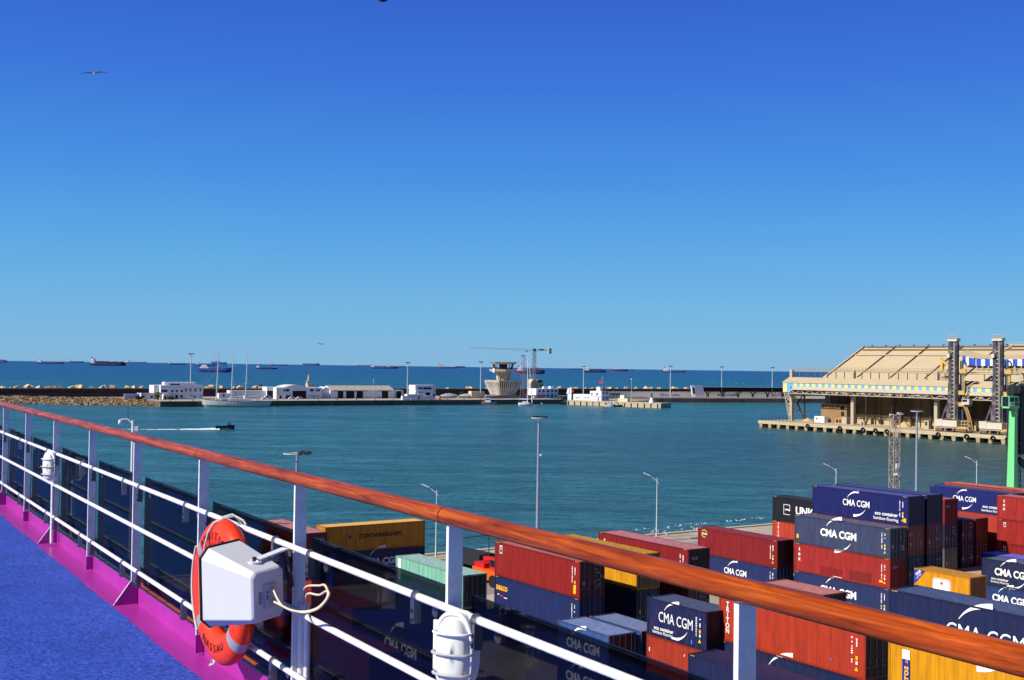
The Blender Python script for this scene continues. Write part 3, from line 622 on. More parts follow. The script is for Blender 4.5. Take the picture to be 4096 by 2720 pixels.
def container(l, w, z, L, H, rgb, label, marks=(), end='door', wear=.25, roof=None, rot=0, group=None, end_shade_rgb=None, front=True):
    D = cont_meshes(L, H); CN[0] += 1
    key = '_%d_%d_%d_%d' % (*[int(x) for x in rgb], int(wear*100))
    m = cmat('container_paint'+key, rgb, wear); rm = cmat('sunlit_roof_paint_%d_%d_%d' % tuple(int(x) for x in (roof or rgb)), shade(roof or shade(rgb, 1.15), 1.28), .3, .2)  # roof copy brightened: strong sun on the tops put into its colour
    fm = cmat('frame_paint'+key, shade(rgb, .86), min(.8, wear+.3)); em = cmat('end_shade_paint_%d_%d_%d' % tuple(int(x) for x in (end_shade_rgb or rgb)), end_shade_rgb or shade(rgb, .85), .3)  # end paint is a darker body copy: shade put into its colour
    r = thing('shipping_container', label, 'container', lw(l, w, z) if not rot else (l, w, z), RZC if not rot else RZX, group)
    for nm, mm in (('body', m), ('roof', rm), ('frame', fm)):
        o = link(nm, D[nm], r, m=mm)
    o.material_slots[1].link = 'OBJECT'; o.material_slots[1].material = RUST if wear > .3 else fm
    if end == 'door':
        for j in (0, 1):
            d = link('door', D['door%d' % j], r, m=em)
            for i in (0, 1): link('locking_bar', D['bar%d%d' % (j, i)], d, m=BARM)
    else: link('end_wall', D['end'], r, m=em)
    if front and H == HC: (link('height_stripes', D['haz'], r, m=YELM), link('height_stripes', D['haz'], r, (L-.84, 0, 0), m=YELM))
    for mk in marks:
        k = mk[0]
        if k == 'cma':      # centre fraction, z, width, bold, (white shade)
            _, fx, z_, wd, bold = mk[:5]; mm = mk[5] if len(mk) > 5 else LETW
            o = text('lettering', 'CMA CGM', 1, mm, r, (fx*L, .022, z_), FRONT, bold); s = wd/max(.01, o.dimensions.x if o.dimensions.x > 0 else 5)
            me = o.data; xs = [v.co.x for v in me.vertices]; ys = [v.co.y for v in me.vertices]; s = wd/(max(xs)-min(xs)); hh = mk[6] if len(mk) > 6 else .2*wd
            o.scale = (s, hh/(max(ys)-min(ys)), 1); swoosh(mm, r, fx*L, z_, wd)
        elif k == 't':      # text, x, z, size, bold, colour
            _, s, x, z_, sz, bold, mm = mk; text('lettering', s, sz, mm, r, (x, .022, z_), FRONT, bold)
        elif k == 'te': _, s, y, z_, sz, bold, mm = mk; text('lettering', s, sz, mm, r, (L-.026, y, z_), ENDX, bold)
        elif k == 'v':      # stacked letters
            _, s, x, z_, sz, bold, mm, step = mk
            for i, ch in enumerate(s): text('lettering', ch, sz, mm, r, (x, .022, z_-i*step), FRONT, bold)
        elif k == 'code':   # columns of small stencilled marks by the right end
            rnd = random.Random(CN[0]); b = MB(); yb = MB()
            for cx, z1, z0, g in ((L-1.02, H-.5, .85, .13), (L-.66, H-.55, H-1.15, .1)):
                z_ = z1
                while z_ > z0:
                    h = .075; wq = rnd.uniform(.035, .07)
                    if rnd.random() < .85: b.box((cx-wq, .019, z_-h), (cx+wq, .024, z_))
                    z_ -= g
            b.build('code_marks', LETW, r)
            yb.box((L-.74, .019, 1.08), (L-.58, .024, 1.32)); yb.build('warning_label', YELM, r); MB().quad((L-.82, .022, .45), (L-.54, .022, .45), (L-.68, .022, .7)).build('warning_triangle', YELM, r)
            b = MB(); b.box((L-.73, .019, .82), (L-.59, .024, 1.0)); b.build('white_label', LETW, r)
        elif k == 'sq':     # x, z, w, h, material
            _, x, z_, wq, hq, mm = mk; b = MB(); b.box((x-wq/2, .016, z_-hq/2), (x+wq/2, .022, z_+hq/2)); b.build('label_patch', mm, r)
        elif k == 'flag':   # small framed emblem: white border, yellow stroke over a dark field
            _, x, z_ = mk[:3]; q = mk[3] if len(mk) > 3 else 1
            MB().box((x-.16*q, .014, z_-.27*q), (x+.16*q, .018, z_+.27*q)).build('emblem_border', LETW, r)
            MB().box((x-.12*q, .0105, z_-.21*q), (x+.12*q, .0138, z_+.21*q)).build('emblem_field', mat('emblem_navy', (26, 30, 110), .5), r)
            b = MB(); b.prism([(x-.12*q, .0102, z_-.02*q), (x+.12*q, .0102, z_+.06*q), (x+.12*q, .0102, z_+.14*q), (x-.06*q, .0102, z_+.06*q)], (0, -.002, 0)); b.prism([(x-.1*q, .0102, z_+.12*q), (x+.12*q, .0102, z_+.18*q), (x+.12*q, .0102, z_+.2*q), (x-.1*q, .0102, z_+.17*q)], (0, -.002, 0)); b.build('emblem_stroke', YELM, r)
        elif k == 'endmarks':
            rnd = random.Random(CN[0]*7); b = MB(); yb = MB()
            for i in range(9):
                y = 1.35+rnd.random()*.8; z_ = rnd.uniform(.7, H-.4); b.box((L-.03, y, z_), (L-.024, y+rnd.uniform(.12, .28), z_+.07))
            b.build('code_marks', mat('dim_white', (176, 178, 184), .6), r)
            yb.box((L-.03, .3, 1.0), (L-.024, .52, 1.3)); yb.build('warning_label', YELM, r)
    return r
L40, L20 = 12.192, 6.058
Z1, Z2_, Z3, Z4 = QZ, QZ+HC, QZ+2*HC, QZ+3*HC
S2, S3 = QZ+STD, QZ+2*STD
BLK = mat('black_lettering', (20, 18, 16), .6)
ECO = lambda x, z, s: [('t', 'eco container', x, z, s, .018, LETW), ('t', 'bamboo flooring', x-.05, z-s*.95, s*.9, .004, LETW)]
# -- middle block, tall stack
container(-86.75, 93.1, Z1, L40, HC, (30, 52, 110), 'navy container with a half hidden white arc logo under the faded tex container', [('cma', .478, 1.55, 4.6, .03, LETW, .8), ('code',)], wear=.4)
container(-86.75, 93.1, Z2_, L40, HC, (182, 44, 40), 'faded red container with stacked white tex letters and repainted patches, between two navy ones', [('v', 'tex', .68, 2.32, .62, .012, LETW, .5), ('code',), ('sq', 5.0, .62, 2.7, .8, cmat('patch_red', (150, 26, 26), .2)), ('sq', 8.6, .7, 2.6, .9, cmat('patch_red2', (140, 30, 26), .3)), ('te', 'tex', .75, 2.1, .5, .0, mat('dim_white', (176, 178, 184), .6)), ('sq', 11.1, .62, .44, .22, YELM)], end='wall', wear=.2)
container(-86.75, 93.1, Z3, L40, HC, (62, 78, 118), 'grey blue weathered container with bold white lettering and rust runs on top of its stack', [('cma', .475, 1.5, 4.6, .035, LETW, .78), ('code',), ('sq', .42, .72, .28, .4, YELM), ('sq', 9.7, .9, .35, .7, cmat('patch_blue', (52, 84, 140), .2)), ('endmarks',)], wear=.6, roof=(92, 100, 124), end_shade_rgb=(36, 44, 70))
# -- row behind, four high
container(-86.9, 95.9, Z1, L40, HC, NAVY, "bottom navy container of the nearest four high stack, its doors in deep shade", [('endmarks',)], end_shade_rgb=(20, 30, 62))
container(-86.9, 95.9, Z2_, L40, HC, (26, 44, 90), 'navy container second from the ground in the four high stack, locking bars in shade', [('endmarks',)], end_shade_rgb=(24, 34, 72))
container(-86.9, 95.9, Z3, L40, HC, (176, 52, 44), 'red container with a small CAI mark directly below the bright new blue eco container', [('te', 'CAI', .42, 2.1, .36, .01, mat('dim_white', (176, 178, 184), .6)), ('endmarks',)], end_shade_rgb=(150, 40, 34))
container(-86.9, 95.9, Z4, L40, HC, (20, 32, 112), 'bright new royal blue eco container on top of the nearest four high stack', [('cma', .475, 1.56, 3.4, .012, LETW, .66)] + ECO(9.55, .92, .5) + [('code',), ('sq', L40-.42, .55, .3, .4, YELM)], end='wall', wear=.05, roof=(84, 96, 150), end_shade_rgb=(20, 26, 80))
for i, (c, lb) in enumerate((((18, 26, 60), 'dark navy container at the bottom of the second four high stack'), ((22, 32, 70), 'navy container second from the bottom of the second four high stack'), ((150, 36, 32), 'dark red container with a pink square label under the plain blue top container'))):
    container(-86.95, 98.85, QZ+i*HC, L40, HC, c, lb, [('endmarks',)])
container(-86.95, 98.85, Z4, L40, HC, (24, 32, 110), "plain royal blue container on top of the second four high stack", [], end='wall', wear=.05, roof=(74, 84, 128), end_shade_rgb=(18, 22, 64))
# -- far block, ends in shade
for i, (c, lb, e) in enumerate((((120, 116, 108), 'grey container with a pale rusty post at the bottom beside the yellow box', 'door'), ((24, 40, 88), 'navy container with locking bars under the dark red tex end', 'door'), ((158, 34, 32), "dark red container with a tex end wall and orange corner post, atop the far block", 'wall'))):
    container(-100.5, 120.0, QZ+i*HC, L40, HC, c, lb, [('te', 'tex', .62, 2.1, .55, .0, mat('dim_white', (176, 178, 184), .6))] if e == 'wall' else [('endmarks',)], end=e, roof=(176, 110, 104) if e == 'wall' else None)
for i, lb in enumerate(('lower navy container between the grey container and the far maroon one', 'upper navy container with white door codes left of the brown red end wall')): container(-101.8, 125.0, QZ+i*HC, L40, HC, (22, 34, 84), lb, [('endmarks',)])
container(-101.8, 127.8, Z1, L40, HC, (120, 34, 32), 'lower maroon container with a pale square label right of the navy doors', [('endmarks',)])
container(-101.8, 127.8, Z2_, L40, HC, (140, 40, 28), 'brown red container with a plain end wall on top right of the navy doors', [], end='wall', roof=(172, 84, 68))
# -- left of the tall stack
for i in (0,): container(-100.6, 104.2, Z1, L40, HC, (150, 40, 30), 'red container at ground level hidden below the white TRITON lettering and the black container', [])
container(-100.6, 104.2, Z2_, L40, HC, (214, 74, 44), 'orange red container with stacked white lettering beneath the black container', [('v', 'TRITON', .95, 2.55, .42, .014, LETW, .36)], wear=.12)
container(-100.6, 104.2, Z3, L40, HC, (26, 28, 38), 'black container with a large white box logo and big white capital letters', [('t', 'UNIC', 5.15, 1.5, 1.25, .035, LETW)], end='wall', wear=.06, roof=(58, 60, 70))
def unilogo():
    r = [o for o in bpy.data.objects if o.get('label', '').startswith('black container with')][0]; b = MB()
    x0, x1, z0, z1, t = 1.75, 2.75, .9, 2.1, .06
    b.box((x0, .016, z0), (x0+t, .024, z1)); b.box((x0+t+.001, .016, z1-t), (x1, .024, z1)); b.box((x1-t, .016, z0+.45), (x1, .024, z1-t-.001)); b.box((x0+t+.001, .016, z0), (x1, .024, z0+t))
    b.prism([(x0+.2, .024, z0+.5), (x0+.55, .024, z0+.56), (x1-.06, .024, z0+.46), (x1-.06, .024, z0+.6), (x0+.55, .024, z0+.70), (x0+.2, .024, z0+.62)], (0, -.004, 0)); b.build('box_logo', LETW, r)
unilogo()
container(-100.45, 92.2, Z1, L40, HC, (26, 48, 110), 'navy container with thin white lettering and arcs under the dark red green-ringed one', [('cma', .49, 1.56, 3.4, .012, LETW, .66)] + ECO(9.55, .92, .5) + [('code',)], wear=.2)
container(-100.45, 92.2, Z2_, L40, HC, (150, 24, 30), 'dark red container with a small green ring emblem near its top left corner', [('code',), ('t', 'Global', 1.05, 2.25, .34, .012, LETW)], end='wall', wear=.08, roof=(150, 60, 66), end_shade_rgb=(44, 10, 14))
def ring_emblem():
    r = [o for o in bpy.data.objects if 'green ring emblem' in o.get('label', '')][0]; b = MB(); g = mat('emblem_green', (170, 206, 40), .5)
    for a0, a1 in ((20, 150), (190, 300)):
        for k in range(10):
            t0, t1 = R_(a0+(a1-a0)*k/10), R_(a0+(a1-a0)*(k+1)/10); q = lambda t, rr: (1.02+rr*math.cos(t), .021, 2.27+rr*math.sin(t))
            b.quad(q(t0, .36), q(t0, .46), q(t1, .46), q(t1, .36))
    b.build('ring_emblem', g, r)
ring_emblem()
container(-113.5, 96.0, Z1, L20, 2.2, (216, 214, 206), 'low white ribbed roof peeking out between two dark red containers on the quay', [], end='wall', roof=(232, 230, 222), wear=.1, front=False)
# -- right hand far block
for i, (c, lb) in enumerate((((150, 40, 32), 'red container at ground level in the stack behind the red framed emblem stack'), ((206, 72, 52), 'orange red container with a dark smudge under the far blue eco container'))): container(-100.5, 133.4, QZ+i*HC, L40, HC, c, lb, [], roof=(180, 110, 100))
container(-100.5, 133.4, Z3, L40, HC, (26, 38, 124), 'blue eco container far right, its lettering cut by the red tex container before it', [('cma', .43, 1.56, 3.4, .012, LETW, .66)] + ECO(9.3, .92, .5), wear=.06, roof=(70, 84, 128))
container(-102.2, 138.7, Z2_, L40, HC, (170, 60, 44), 'orange brown container hidden behind the far blue eco container, second tier', []); container(-102.2, 138.7, Z1, L40, HC, (150, 50, 40), 'brown container hidden behind the far blue eco container, ground tier', [])
container(-102.2, 138.7, Z3, L40, HC, (200, 74, 50), 'orange red container with a pale pink roof, rearmost at the far right', [], roof=(206, 134, 112))
for i, (c, lb, mk) in enumerate((((158, 30, 30), 'red container with a small framed emblem, lowest of the stack at the right edge', [('flag', 1.05, 2.3)]), ((182, 42, 36), 'red container with a small framed emblem, middle of the stack at the right edge', [('flag', 1.05, 2.3)]), ((188, 48, 44), 'red container with stacked white tex letters on top of the stack at the right edge', [('v', 'tex', .95, 2.3, .6, .012, LETW, .48)]))):
    container(-88.5, 130.4, QZ+i*HC, L40, HC, c, lb, mk, wear=.15, roof=(196, 120, 112))
container(-75.2, 108.2, S2, L40, STD, (96, 84, 190), 'lilac roofed blue container just behind the grey eco container at the right edge', [], roof=(128, 116, 206)); container(-75.2, 108.2, Z1, L40, STD, (60, 60, 130), 'blue container hidden under the lilac roofed one', [])
container(-73.2, 105.4, Z1, L20, STD, (40, 72, 132), "lower short blue lettered container at the right edge, partly behind the slate ribbed roof", [('cma', .52, 1.42, 3.9, .035, LETW, .74)], wear=.2)
container(-73.2, 105.4, S2, L20, STD, (36, 48, 92), 'upper short grey navy eco container with big white lettering at the right edge', [('cma', .56, 1.42, 3.9, .03, LETW, .74), ('t', 'eco container', 2.0, .72, .34, .018, LETW), ('t', 'bamboo flooring', 2.0, .42, .30, .004, LETW)], wear=.2, roof=(96, 104, 124))
container(-72.6, 94.1, Z1, L20, STD, (28, 40, 84), 'short navy container hidden below the short yellow one', [])
yc = container(-72.6, 94.1, S2, L20, STD, (246, 166, 14), 'short yellow container with a white star badge and a blue corner triangle', [], end='wall', wear=.06, roof=(232, 166, 60), end_shade_rgb=(150, 84, 8))
def yellow_badges():
    b = MB(); b.prism([(.01, .014, 1.1), (.01, .014, 2.5), (1.25, .014, 2.5)], (0, -.012, 0)); b.build('corner_triangle', mat('corner_blue', (30, 62, 160), .5), yc)
    text('lettering', '1828', .36, LETW, yc, (.45, .0, 2.18), (R_(90), R_(-42), 0), .02); text('lettering', 'CONTAINERS', .13, LETW, yc, (.52, .0, 1.88), (R_(90), R_(-42), 0), .01)
    def rr(x0, x1, z0, z1, c, y, m, nm):
        pts = []
        for cx, cz, a0 in ((x1-c, z0+c, -90), (x1-c, z1-c, 0), (x0+c, z1-c, 90), (x0+c, z0+c, 180)):
            pts += [(cx+c*math.cos(R_(a0+i*18)), y, cz+c*math.sin(R_(a0+i*18))) for i in range(6)]
        MB().prism(pts, (0, -.004, 0)).build(nm, m, yc)
    rr(2.05, 4.0, .3, 2.05, .3, .024, LETW, 'badge_border'); rr(2.1, 3.95, .35, 2.0, .27, .0195, mat('badge_brown', (150, 66, 30), .5), 'badge_line'); rr(2.16, 3.89, .41, 1.94, .24, .015, LETW, 'badge_face')
    b = MB()
    for i in range(8):
        a = R_(i*45); ln = .36 if i % 2 == 0 else .26; q = lambda an, rr_: (3.03+rr_*math.sin(an), .0105, 1.62+rr_*math.cos(an))
        b.quad(q(a, 0), q(a-.39, .11), q(a, ln), mi=0); b.quad(q(a, ln), q(a+.39, .11), q(a, 0), mi=1)
    b.build('compass_star', [mat('star_dark', (60, 30, 40), .5), mat('star_orange', (226, 130, 30), .5)], yc)
yellow_badges()
# -- nearest stacks, right
for i in (0, 1): container(-43.95, 54.75, QZ+i*HC, L40, HC, NAVY, 'navy container hidden at the bottom of the nearest right stack', [], group='hidden bottom containers of the right stack')
tr_ = container(-43.95, 54.75, Z3, L40, HC, (248, 172, 12), 'big yellow container with a vertical blue name band, nearest at the bottom right corner', [], wear=.1)
def tarros():
    MB().box((.95, .016, .1), (1.45, .021, 2.1)).build('name_band', mat('band_blue', (34, 44, 140), .5), tr_); MB().box((.95, .016, 2.101), (1.45, .021, 2.62)).build('logo_label', LETW, tr_)
    o = text('lettering', '.tarros', .62, YELM, tr_, (1.19, .014, .98), (R_(90), R_(-90), 0), .02); o.scale = (.56, .56, 1)
    text('lettering', '.it', .3, YELM, tr_, (1.24, .014, 1.95), (R_(90), R_(-90), 0), .0)
    b = MB(); b.box((1.04, .0145, 2.24), (1.36, .0155, 2.25)); b.box((1.04, .0145, 2.47), (1.36, .0155, 2.48)); b.build('logo_lines', mat('badge_brown', (150, 66, 30), .5), tr_)
    for rad, m in ((.62, BLK), (.56, YELM)):
        b = MB(); n = 24; y = .016 if rad > .6 else .011
        b.prism([(6.6+rad*1.5*math.cos(2*math.pi*k/n), y, .5+rad*math.sin(2*math.pi*k/n)) for k in range(n)], (0, -.003, 0)); b.build('oval_emblem', m, tr_)
tarros()
container(-43.95, 54.75, Z4, L40, HC, (28, 42, 92), 'big dark navy container with a ribbed slate roof above the yellow name band container', [('cma', .50, 1.35, 4.6, .0, LETW, .8)], wear=.15, roof=(82, 94, 126))
container(-58.34, 55.5, Z1, L40, HC, NAVY, 'navy container at ground level under the big orange red container', [])
container(-58.34, 55.5, Z2_, L40, HC, (26, 42, 92), "navy container showing the tip of a white arc below the big orange red one", [('cma', .5, 1.5, 4.6, .03, LETW, .78)], wear=.35)
container(-58.34, 55.5, Z3, L40, HC, (206, 64, 36), 'big orange red container with stacked white lettering behind the right railing post', [('v', 'TRITON', .8, 2.45, .46, .018, LETW, .35), ('code',), ('sq', 9.6, .7, .1, .14, mat('sticker_blue', (70, 130, 220), .5))], wear=.14, end_shade_rgb=(70, 20, 20))
container(-64.3, 65.5, Z1, L20, STD, (30, 44, 84), 'short navy container hidden under the light blue one', [])
container(-64.3, 65.5, S2, L20, STD, (58, 104, 176), 'short light blue container glimpsed beneath the handrail behind the small eco container', [], wear=.3)
container(-64.3, 65.5, S3, L20, STD, (170, 60, 48), 'short red container with a pale pink ribbed roof just above the handrail', [], end='wall', roof=(198, 132, 118), wear=.2, end_shade_rgb=(70, 20, 18))
container(-64.07, 54.1, Z1, L20, STD, (30, 40, 80), 'short navy container at ground level under the short orange red one', [])
container(-64.07, 54.1, S2, L20, STD, (190, 60, 38), 'short orange red container beneath the scratched small eco container', [('sq', .3, 1.6, .1, .26, LETW), ('sq', 3.9, 1.9, .06, .16, LETW)], wear=.15)
container(-64.07, 54.1, S3, L20, STD, (24, 38, 96), 'short scratched navy eco container with big white lettering and a pale ribbed roof', [('cma', .49, 1.42, 3.45, .0, LETW, .7), ('t', 'eco container', 1.75, .62, .36, .02, LETW), ('t', 'bamboo flooring', 1.65, .34, .31, .004, LETW), ('code',), ('sq', 4.6, .35, .1, .3, mat('scratch_blue', (70, 140, 210), .5))], end='wall', wear=.3, roof=(84, 92, 112), end_shade_rgb=(10, 12, 24))
container(-70.95, 51.4, Z1, L20, STD, (28, 44, 96), "short navy lettered container seen through tinted glass, under the nearer light blue one", [('cma', .5, 1.4, 3.9, .035, LETW, .74)])
container(-70.95, 51.4, S2, L20, STD, (62, 104, 178), 'short light blue rusty container with a ribbed roof, nearer of the side by side pair', [('cma', .5, 1.2, 3.9, .035, LETW, .74)], wear=.5, roof=(124, 142, 184), end_shade_rgb=(16, 24, 44))
container(-70.8, 54.2, Z1, L20, STD, (28, 44, 96), 'short navy container hidden beneath the rear one of the light blue pair', [])
container(-70.8, 54.2, S2, L20, STD, (58, 90, 150), "rear one of the two short light blue rusty containers, its roof streaky", [], wear=.5, roof=(122, 136, 172), end_shade_rgb=(18, 18, 28))
container(-56.47, 51.1, Z1, L40, HC, NAVY, 'navy container hidden below the near plain navy one', [])
container(-56.47, 51.1, Z2_, L40, HC, (24, 36, 92), 'plain navy container with a ribbed dark roof nearest below the railing post', [], wear=.12, roof=(40, 46, 84))
# -- centre row under the handrail
container(-85.9, 55.45, Z1, L40, HC, NAVY, 'navy container at ground level beneath the blue one with orange lettering', [])
container(-85.9, 55.45, Z2_, L40, HC, (26, 46, 110), 'blue container with small orange lettering near its left end, under the red framed emblem container', [('t', 'seaco', 1.15, 2.0, .78, .03, YEL), ('sq', .62, 1.36, .22, .09, LETW), ('sq', 1.15, 1.30, .5, .13, RED), ('sq', 1.75, 1.2, .5, .07, LETW), ('code',)], wear=.12)
container(-85.9, 55.45, Z3, L40, HC, (168, 32, 28), "red container with a framed emblem, on the blue one with orange lettering", [('flag', .95, 2.3, 1.25), ('code',), ('sq', L40-.68, .62, .34, .62, YELM), ('endmarks',)], wear=.1, end_shade_rgb=(120, 30, 26), roof=(190, 110, 100))
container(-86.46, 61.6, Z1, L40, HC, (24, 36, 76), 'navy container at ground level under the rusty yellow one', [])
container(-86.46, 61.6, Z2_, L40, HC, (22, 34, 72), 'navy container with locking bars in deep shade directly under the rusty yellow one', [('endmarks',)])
container(-86.46, 61.6, Z3, L40, HC, (250, 176, 14), 'yellow container with rust runs, mostly hidden behind the handrail', [], wear=.45, roof=(238, 176, 40), end_shade_rgb=(170, 110, 10))
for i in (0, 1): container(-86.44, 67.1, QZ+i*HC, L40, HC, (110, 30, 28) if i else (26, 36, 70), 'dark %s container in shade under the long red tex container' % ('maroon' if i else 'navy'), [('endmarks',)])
container(-86.44, 67.1, Z3, L40, HC, (156, 30, 34), 'long red container with a white t near its left end and a pinkish ribbed roof', [('v', 'tex', .9, 2.2, .7, .012, LETW, .55), ('code',), ('te', 'tex', .75, 2.15, .55, .0, mat('dim_white', (176, 178, 184), .6))], end='wall', roof=(196, 128, 132), wear=.12, end_shade_rgb=(50, 12, 16))
# -- left of the frame
container(-99.1, 52.9, Z1, L40, HC, (30, 44, 80), 'navy container beneath the mint green one, seen through tinted glass', [])
container(-99.1, 52.9, Z2_, L40, HC, (150, 222, 196), 'mint green container with a white strip and a bright green patch below the street lamp', [('sq', .72, 1.75, .5, 1.9, LETW), ('v', 'DOC', .72, 2.3, .3, .0, mat('strip_grey', (120, 130, 134), .6), .42), ('sq', 1.5, .95, 1.1, .5, mat('patch_green', (60, 196, 90), .6))], wear=.3, roof=(176, 214, 198), end_shade_rgb=(40, 62, 62))
def perp(z, H, rgb, label, marks, **k):
    c = Vector((-9.7, 136.9, 0)) - WD*12.5
    return container(c.x, c.y, z, 12.5, H, rgb, label, marks, rot=1, **k)
perp(Z1, HC, (26, 42, 96), 'navy container with grey white lettering under the long shaded yellow one at the left', [('cma', .56, 1.55, 4.6, .035, mat('shade_white', (226, 226, 232), .5), .78)], wear=.1)
perp(Z2_, HC, (236, 158, 20), 'long yellow container turned across the others, its lettered side in shade', [('t', 'CONTAINERSHIPS', 6.75, 1.62, .66, .02, BLK), ('sq', 3.0, 1.62, .34, .34, mat('badge_blue', (60, 60, 130), .5)), ('t', 'C', 3.0, 1.62, .3, .03, LETW)], wear=.2, roof=(250, 196, 96))
container(-128.4, 51.35, Z1, L40, HC, (90, 26, 26), 'maroon container at ground level in the stack left of the long yellow one', [])
container(-128.4, 51.35, Z2_, L40, HC, (130, 36, 38), 'maroon container with a pink ribbed roof at the left end of the long yellow one', [('te', 'tex', 1.7, 2.2, .6, .0, mat('dim_white', (176, 178, 184), .6))], end='wall', roof=(200, 130, 126))
# -- behind the tinted glass, below the rail
k = 0
for l0 in (-91.5, -78.0):
    for w0 in (28.0, 33.4, 38.8):
        for lev in (0, 1):
            k += 1; c = [(24, 42, 100), (30, 52, 112), (140, 40, 34), (26, 44, 104)][k % 4]
            container(l0, w0, QZ+lev*HC, L40, HC, c, 'container standing in the rows seen only darkly through the tinted railing glass', [('cma', .5, 1.5, 4.6, .03, LETW, .78)] if c[2] > 90 else [], group='containers behind the tinted railing glass')

# ================================================================== NEAR QUAY FURNITURE
LAMPM = mat('lamp_post_paint', (206, 210, 214), .45, .05, 2)
lamp0 = None
for i, (a, lab) in enumerate(((73.4, 'white single arm street lamp by the mint green container, leftmost of the four quay lamps'), (108.9, 'white single arm street lamp rising behind the long red tex container'), (145.6, 'white single arm street lamp behind the top blue eco stack, left of the lattice mast'), (181.4, 'white single arm street lamp near the green crane, rightmost of the quay lamps'))):
    p = lw(-127.1, a)
    if lamp0 is None:
        lamp0 = r = thing('street_lamp', lab, 'street lamp', p, R_(-8), 'single arm lamps along the container quay'); hgt = 8.3
        MB().tube([(0, 0, 0), (0, 0, .9), (0, 0, hgt)], [.13, .10, .055], 10).build('pole', LAMPM, r)
        MB().tube([(.22, 0, hgt-.75), (0, 0, hgt-.45), (-.7, 0, hgt+.12), (-1.05, 0, hgt+.3)], .05, 8).build('arm', LAMPM, r)
        MB().prism([(-.95, -.16, hgt+.24), (-1.9, -.14, hgt+.62), (-1.95, .14, hgt+.64), (-.95, .16, hgt+.24)], (.03, 0, .10)).build('lamp_head', LAMPM, r)
        box('base_plate', (-.2, -.2, 0), (.2, .2, .06), STEEL, r)
    else:
        r = copy_tree(lamp0); r.location = p; r['label'] = lab
        if i == 2: r.rotation_euler.z = R_(-2)
MASTM = mat('mast_steel', (150, 160, 182), .45, .05, 1, metal=.2)
def flood_mast(u, v, label, kind):
    rr = (u-2048)/F
    y = 129.0/(.834-.552*rr)-2; x = rr*y; p = Vector((x, y, QZ)); top = EYE + ray(u, v).z*y/ray(u, v).y - QZ
    r = thing('floodlight_mast', label, 'floodlight mast', p, 0, 'floodlight masts along the container quay')
    MB().tube([(0, 0, 0), (0, 0, top*.5), (0, 0, top-.1)], [.24, .2, .15], 12).build('pole', MASTM, r)
    box('base_plate', (-.4, -.4, 0), (.4, .4, .08), STEEL, r)
    b = MB(); n = 24; rg = 1.2 if kind == 'ring' else .95; b.tube([(rg*math.cos(2*math.pi*k/n)-(.35 if kind == 'ring' else 0), rg*math.sin(2*math.pi*k/n), top) for k in range(n+1)], .07, 6, caps=False); b.bar((-.95, 0, top-.05), (.95, 0, top-.05), .08); b.bar((0, -.9, top-.05), (0, .9, top-.05), .08); b.build('ring_frame', LAMPM, r)
    spots = [(.75, 0), (.55, .7), (1.25, -.3), (.5, -.8), (1.3, .5)] if kind == 'ring' else [(-.6, 0), (-.1, .7), (.4, -.5), (.85, .2), (.6, .5)]
    for x, yy in spots:
        f = MB().box((x-.28, yy-.2, top+.05), (x+.28, yy+.2, top+.22)); f.box((x-.2, yy-.24, top-.1), (x+.24, yy-.2, top+.3)); f.build('floodlight', mat('floodlight_grey', (70, 72, 80), .4, .1, 3, metal=.3), r)
    return r
flood_mast(1197, 1815, 'short grey floodlight mast whose ring of lamps just clears the handrail at the left', 'ring')
fm = flood_mast(2160, 1672, 'tall grey floodlight mast standing alone in front of the harbour water, centre', 'bar')
MB().tube([(.2, -.2, 12.1), (.38, -.25, 12.1)], .13, 10).build('camera', WHITE, fm)
flood_mast(3670, 1645, 'grey floodlight mast right of the lattice mast above the blue containers', 'bar')
def cctv():
    rr = (539-2048)/F; y = 127.0/(.834-.552*rr); p = Vector((rr*y, y, QZ)); top = EYE+ray(539, 1682).z*y/ray(539, 1682).y-QZ
    r = thing('camera_mast', 'white camera mast with a dome camera on a short arm, seen over the left handrail', 'camera mast', p)
    MB().tube([(0, 0, 0), (0, 0, top)], [.2, .15], 12).build('pole', WHITE, r)
    MB().tube([(-.1, 0, top-.3), (-.6, 0, top+.15), (-1.3, 0, top+.1)], .055, 8).build('arm', WHITE, r)
    MB().lathe([(.04, -.5), (.2, -.44), (.24, -.2), (.18, .04), (.05, .06)], 12, c=(-1.35, 0, top)).build('dome_camera', mat('dome_shell', (226, 226, 228), .3, .05), r)
    MB().tube([(-.55, 0, top+.1), (-.55, 0, top+1.8)], .025, 6).build('aerial', DSTEEL, r); box('junction_box', (.25, -.2, top-1.1), (.6, .2, top-.6), LAMPM, r)
cctv()
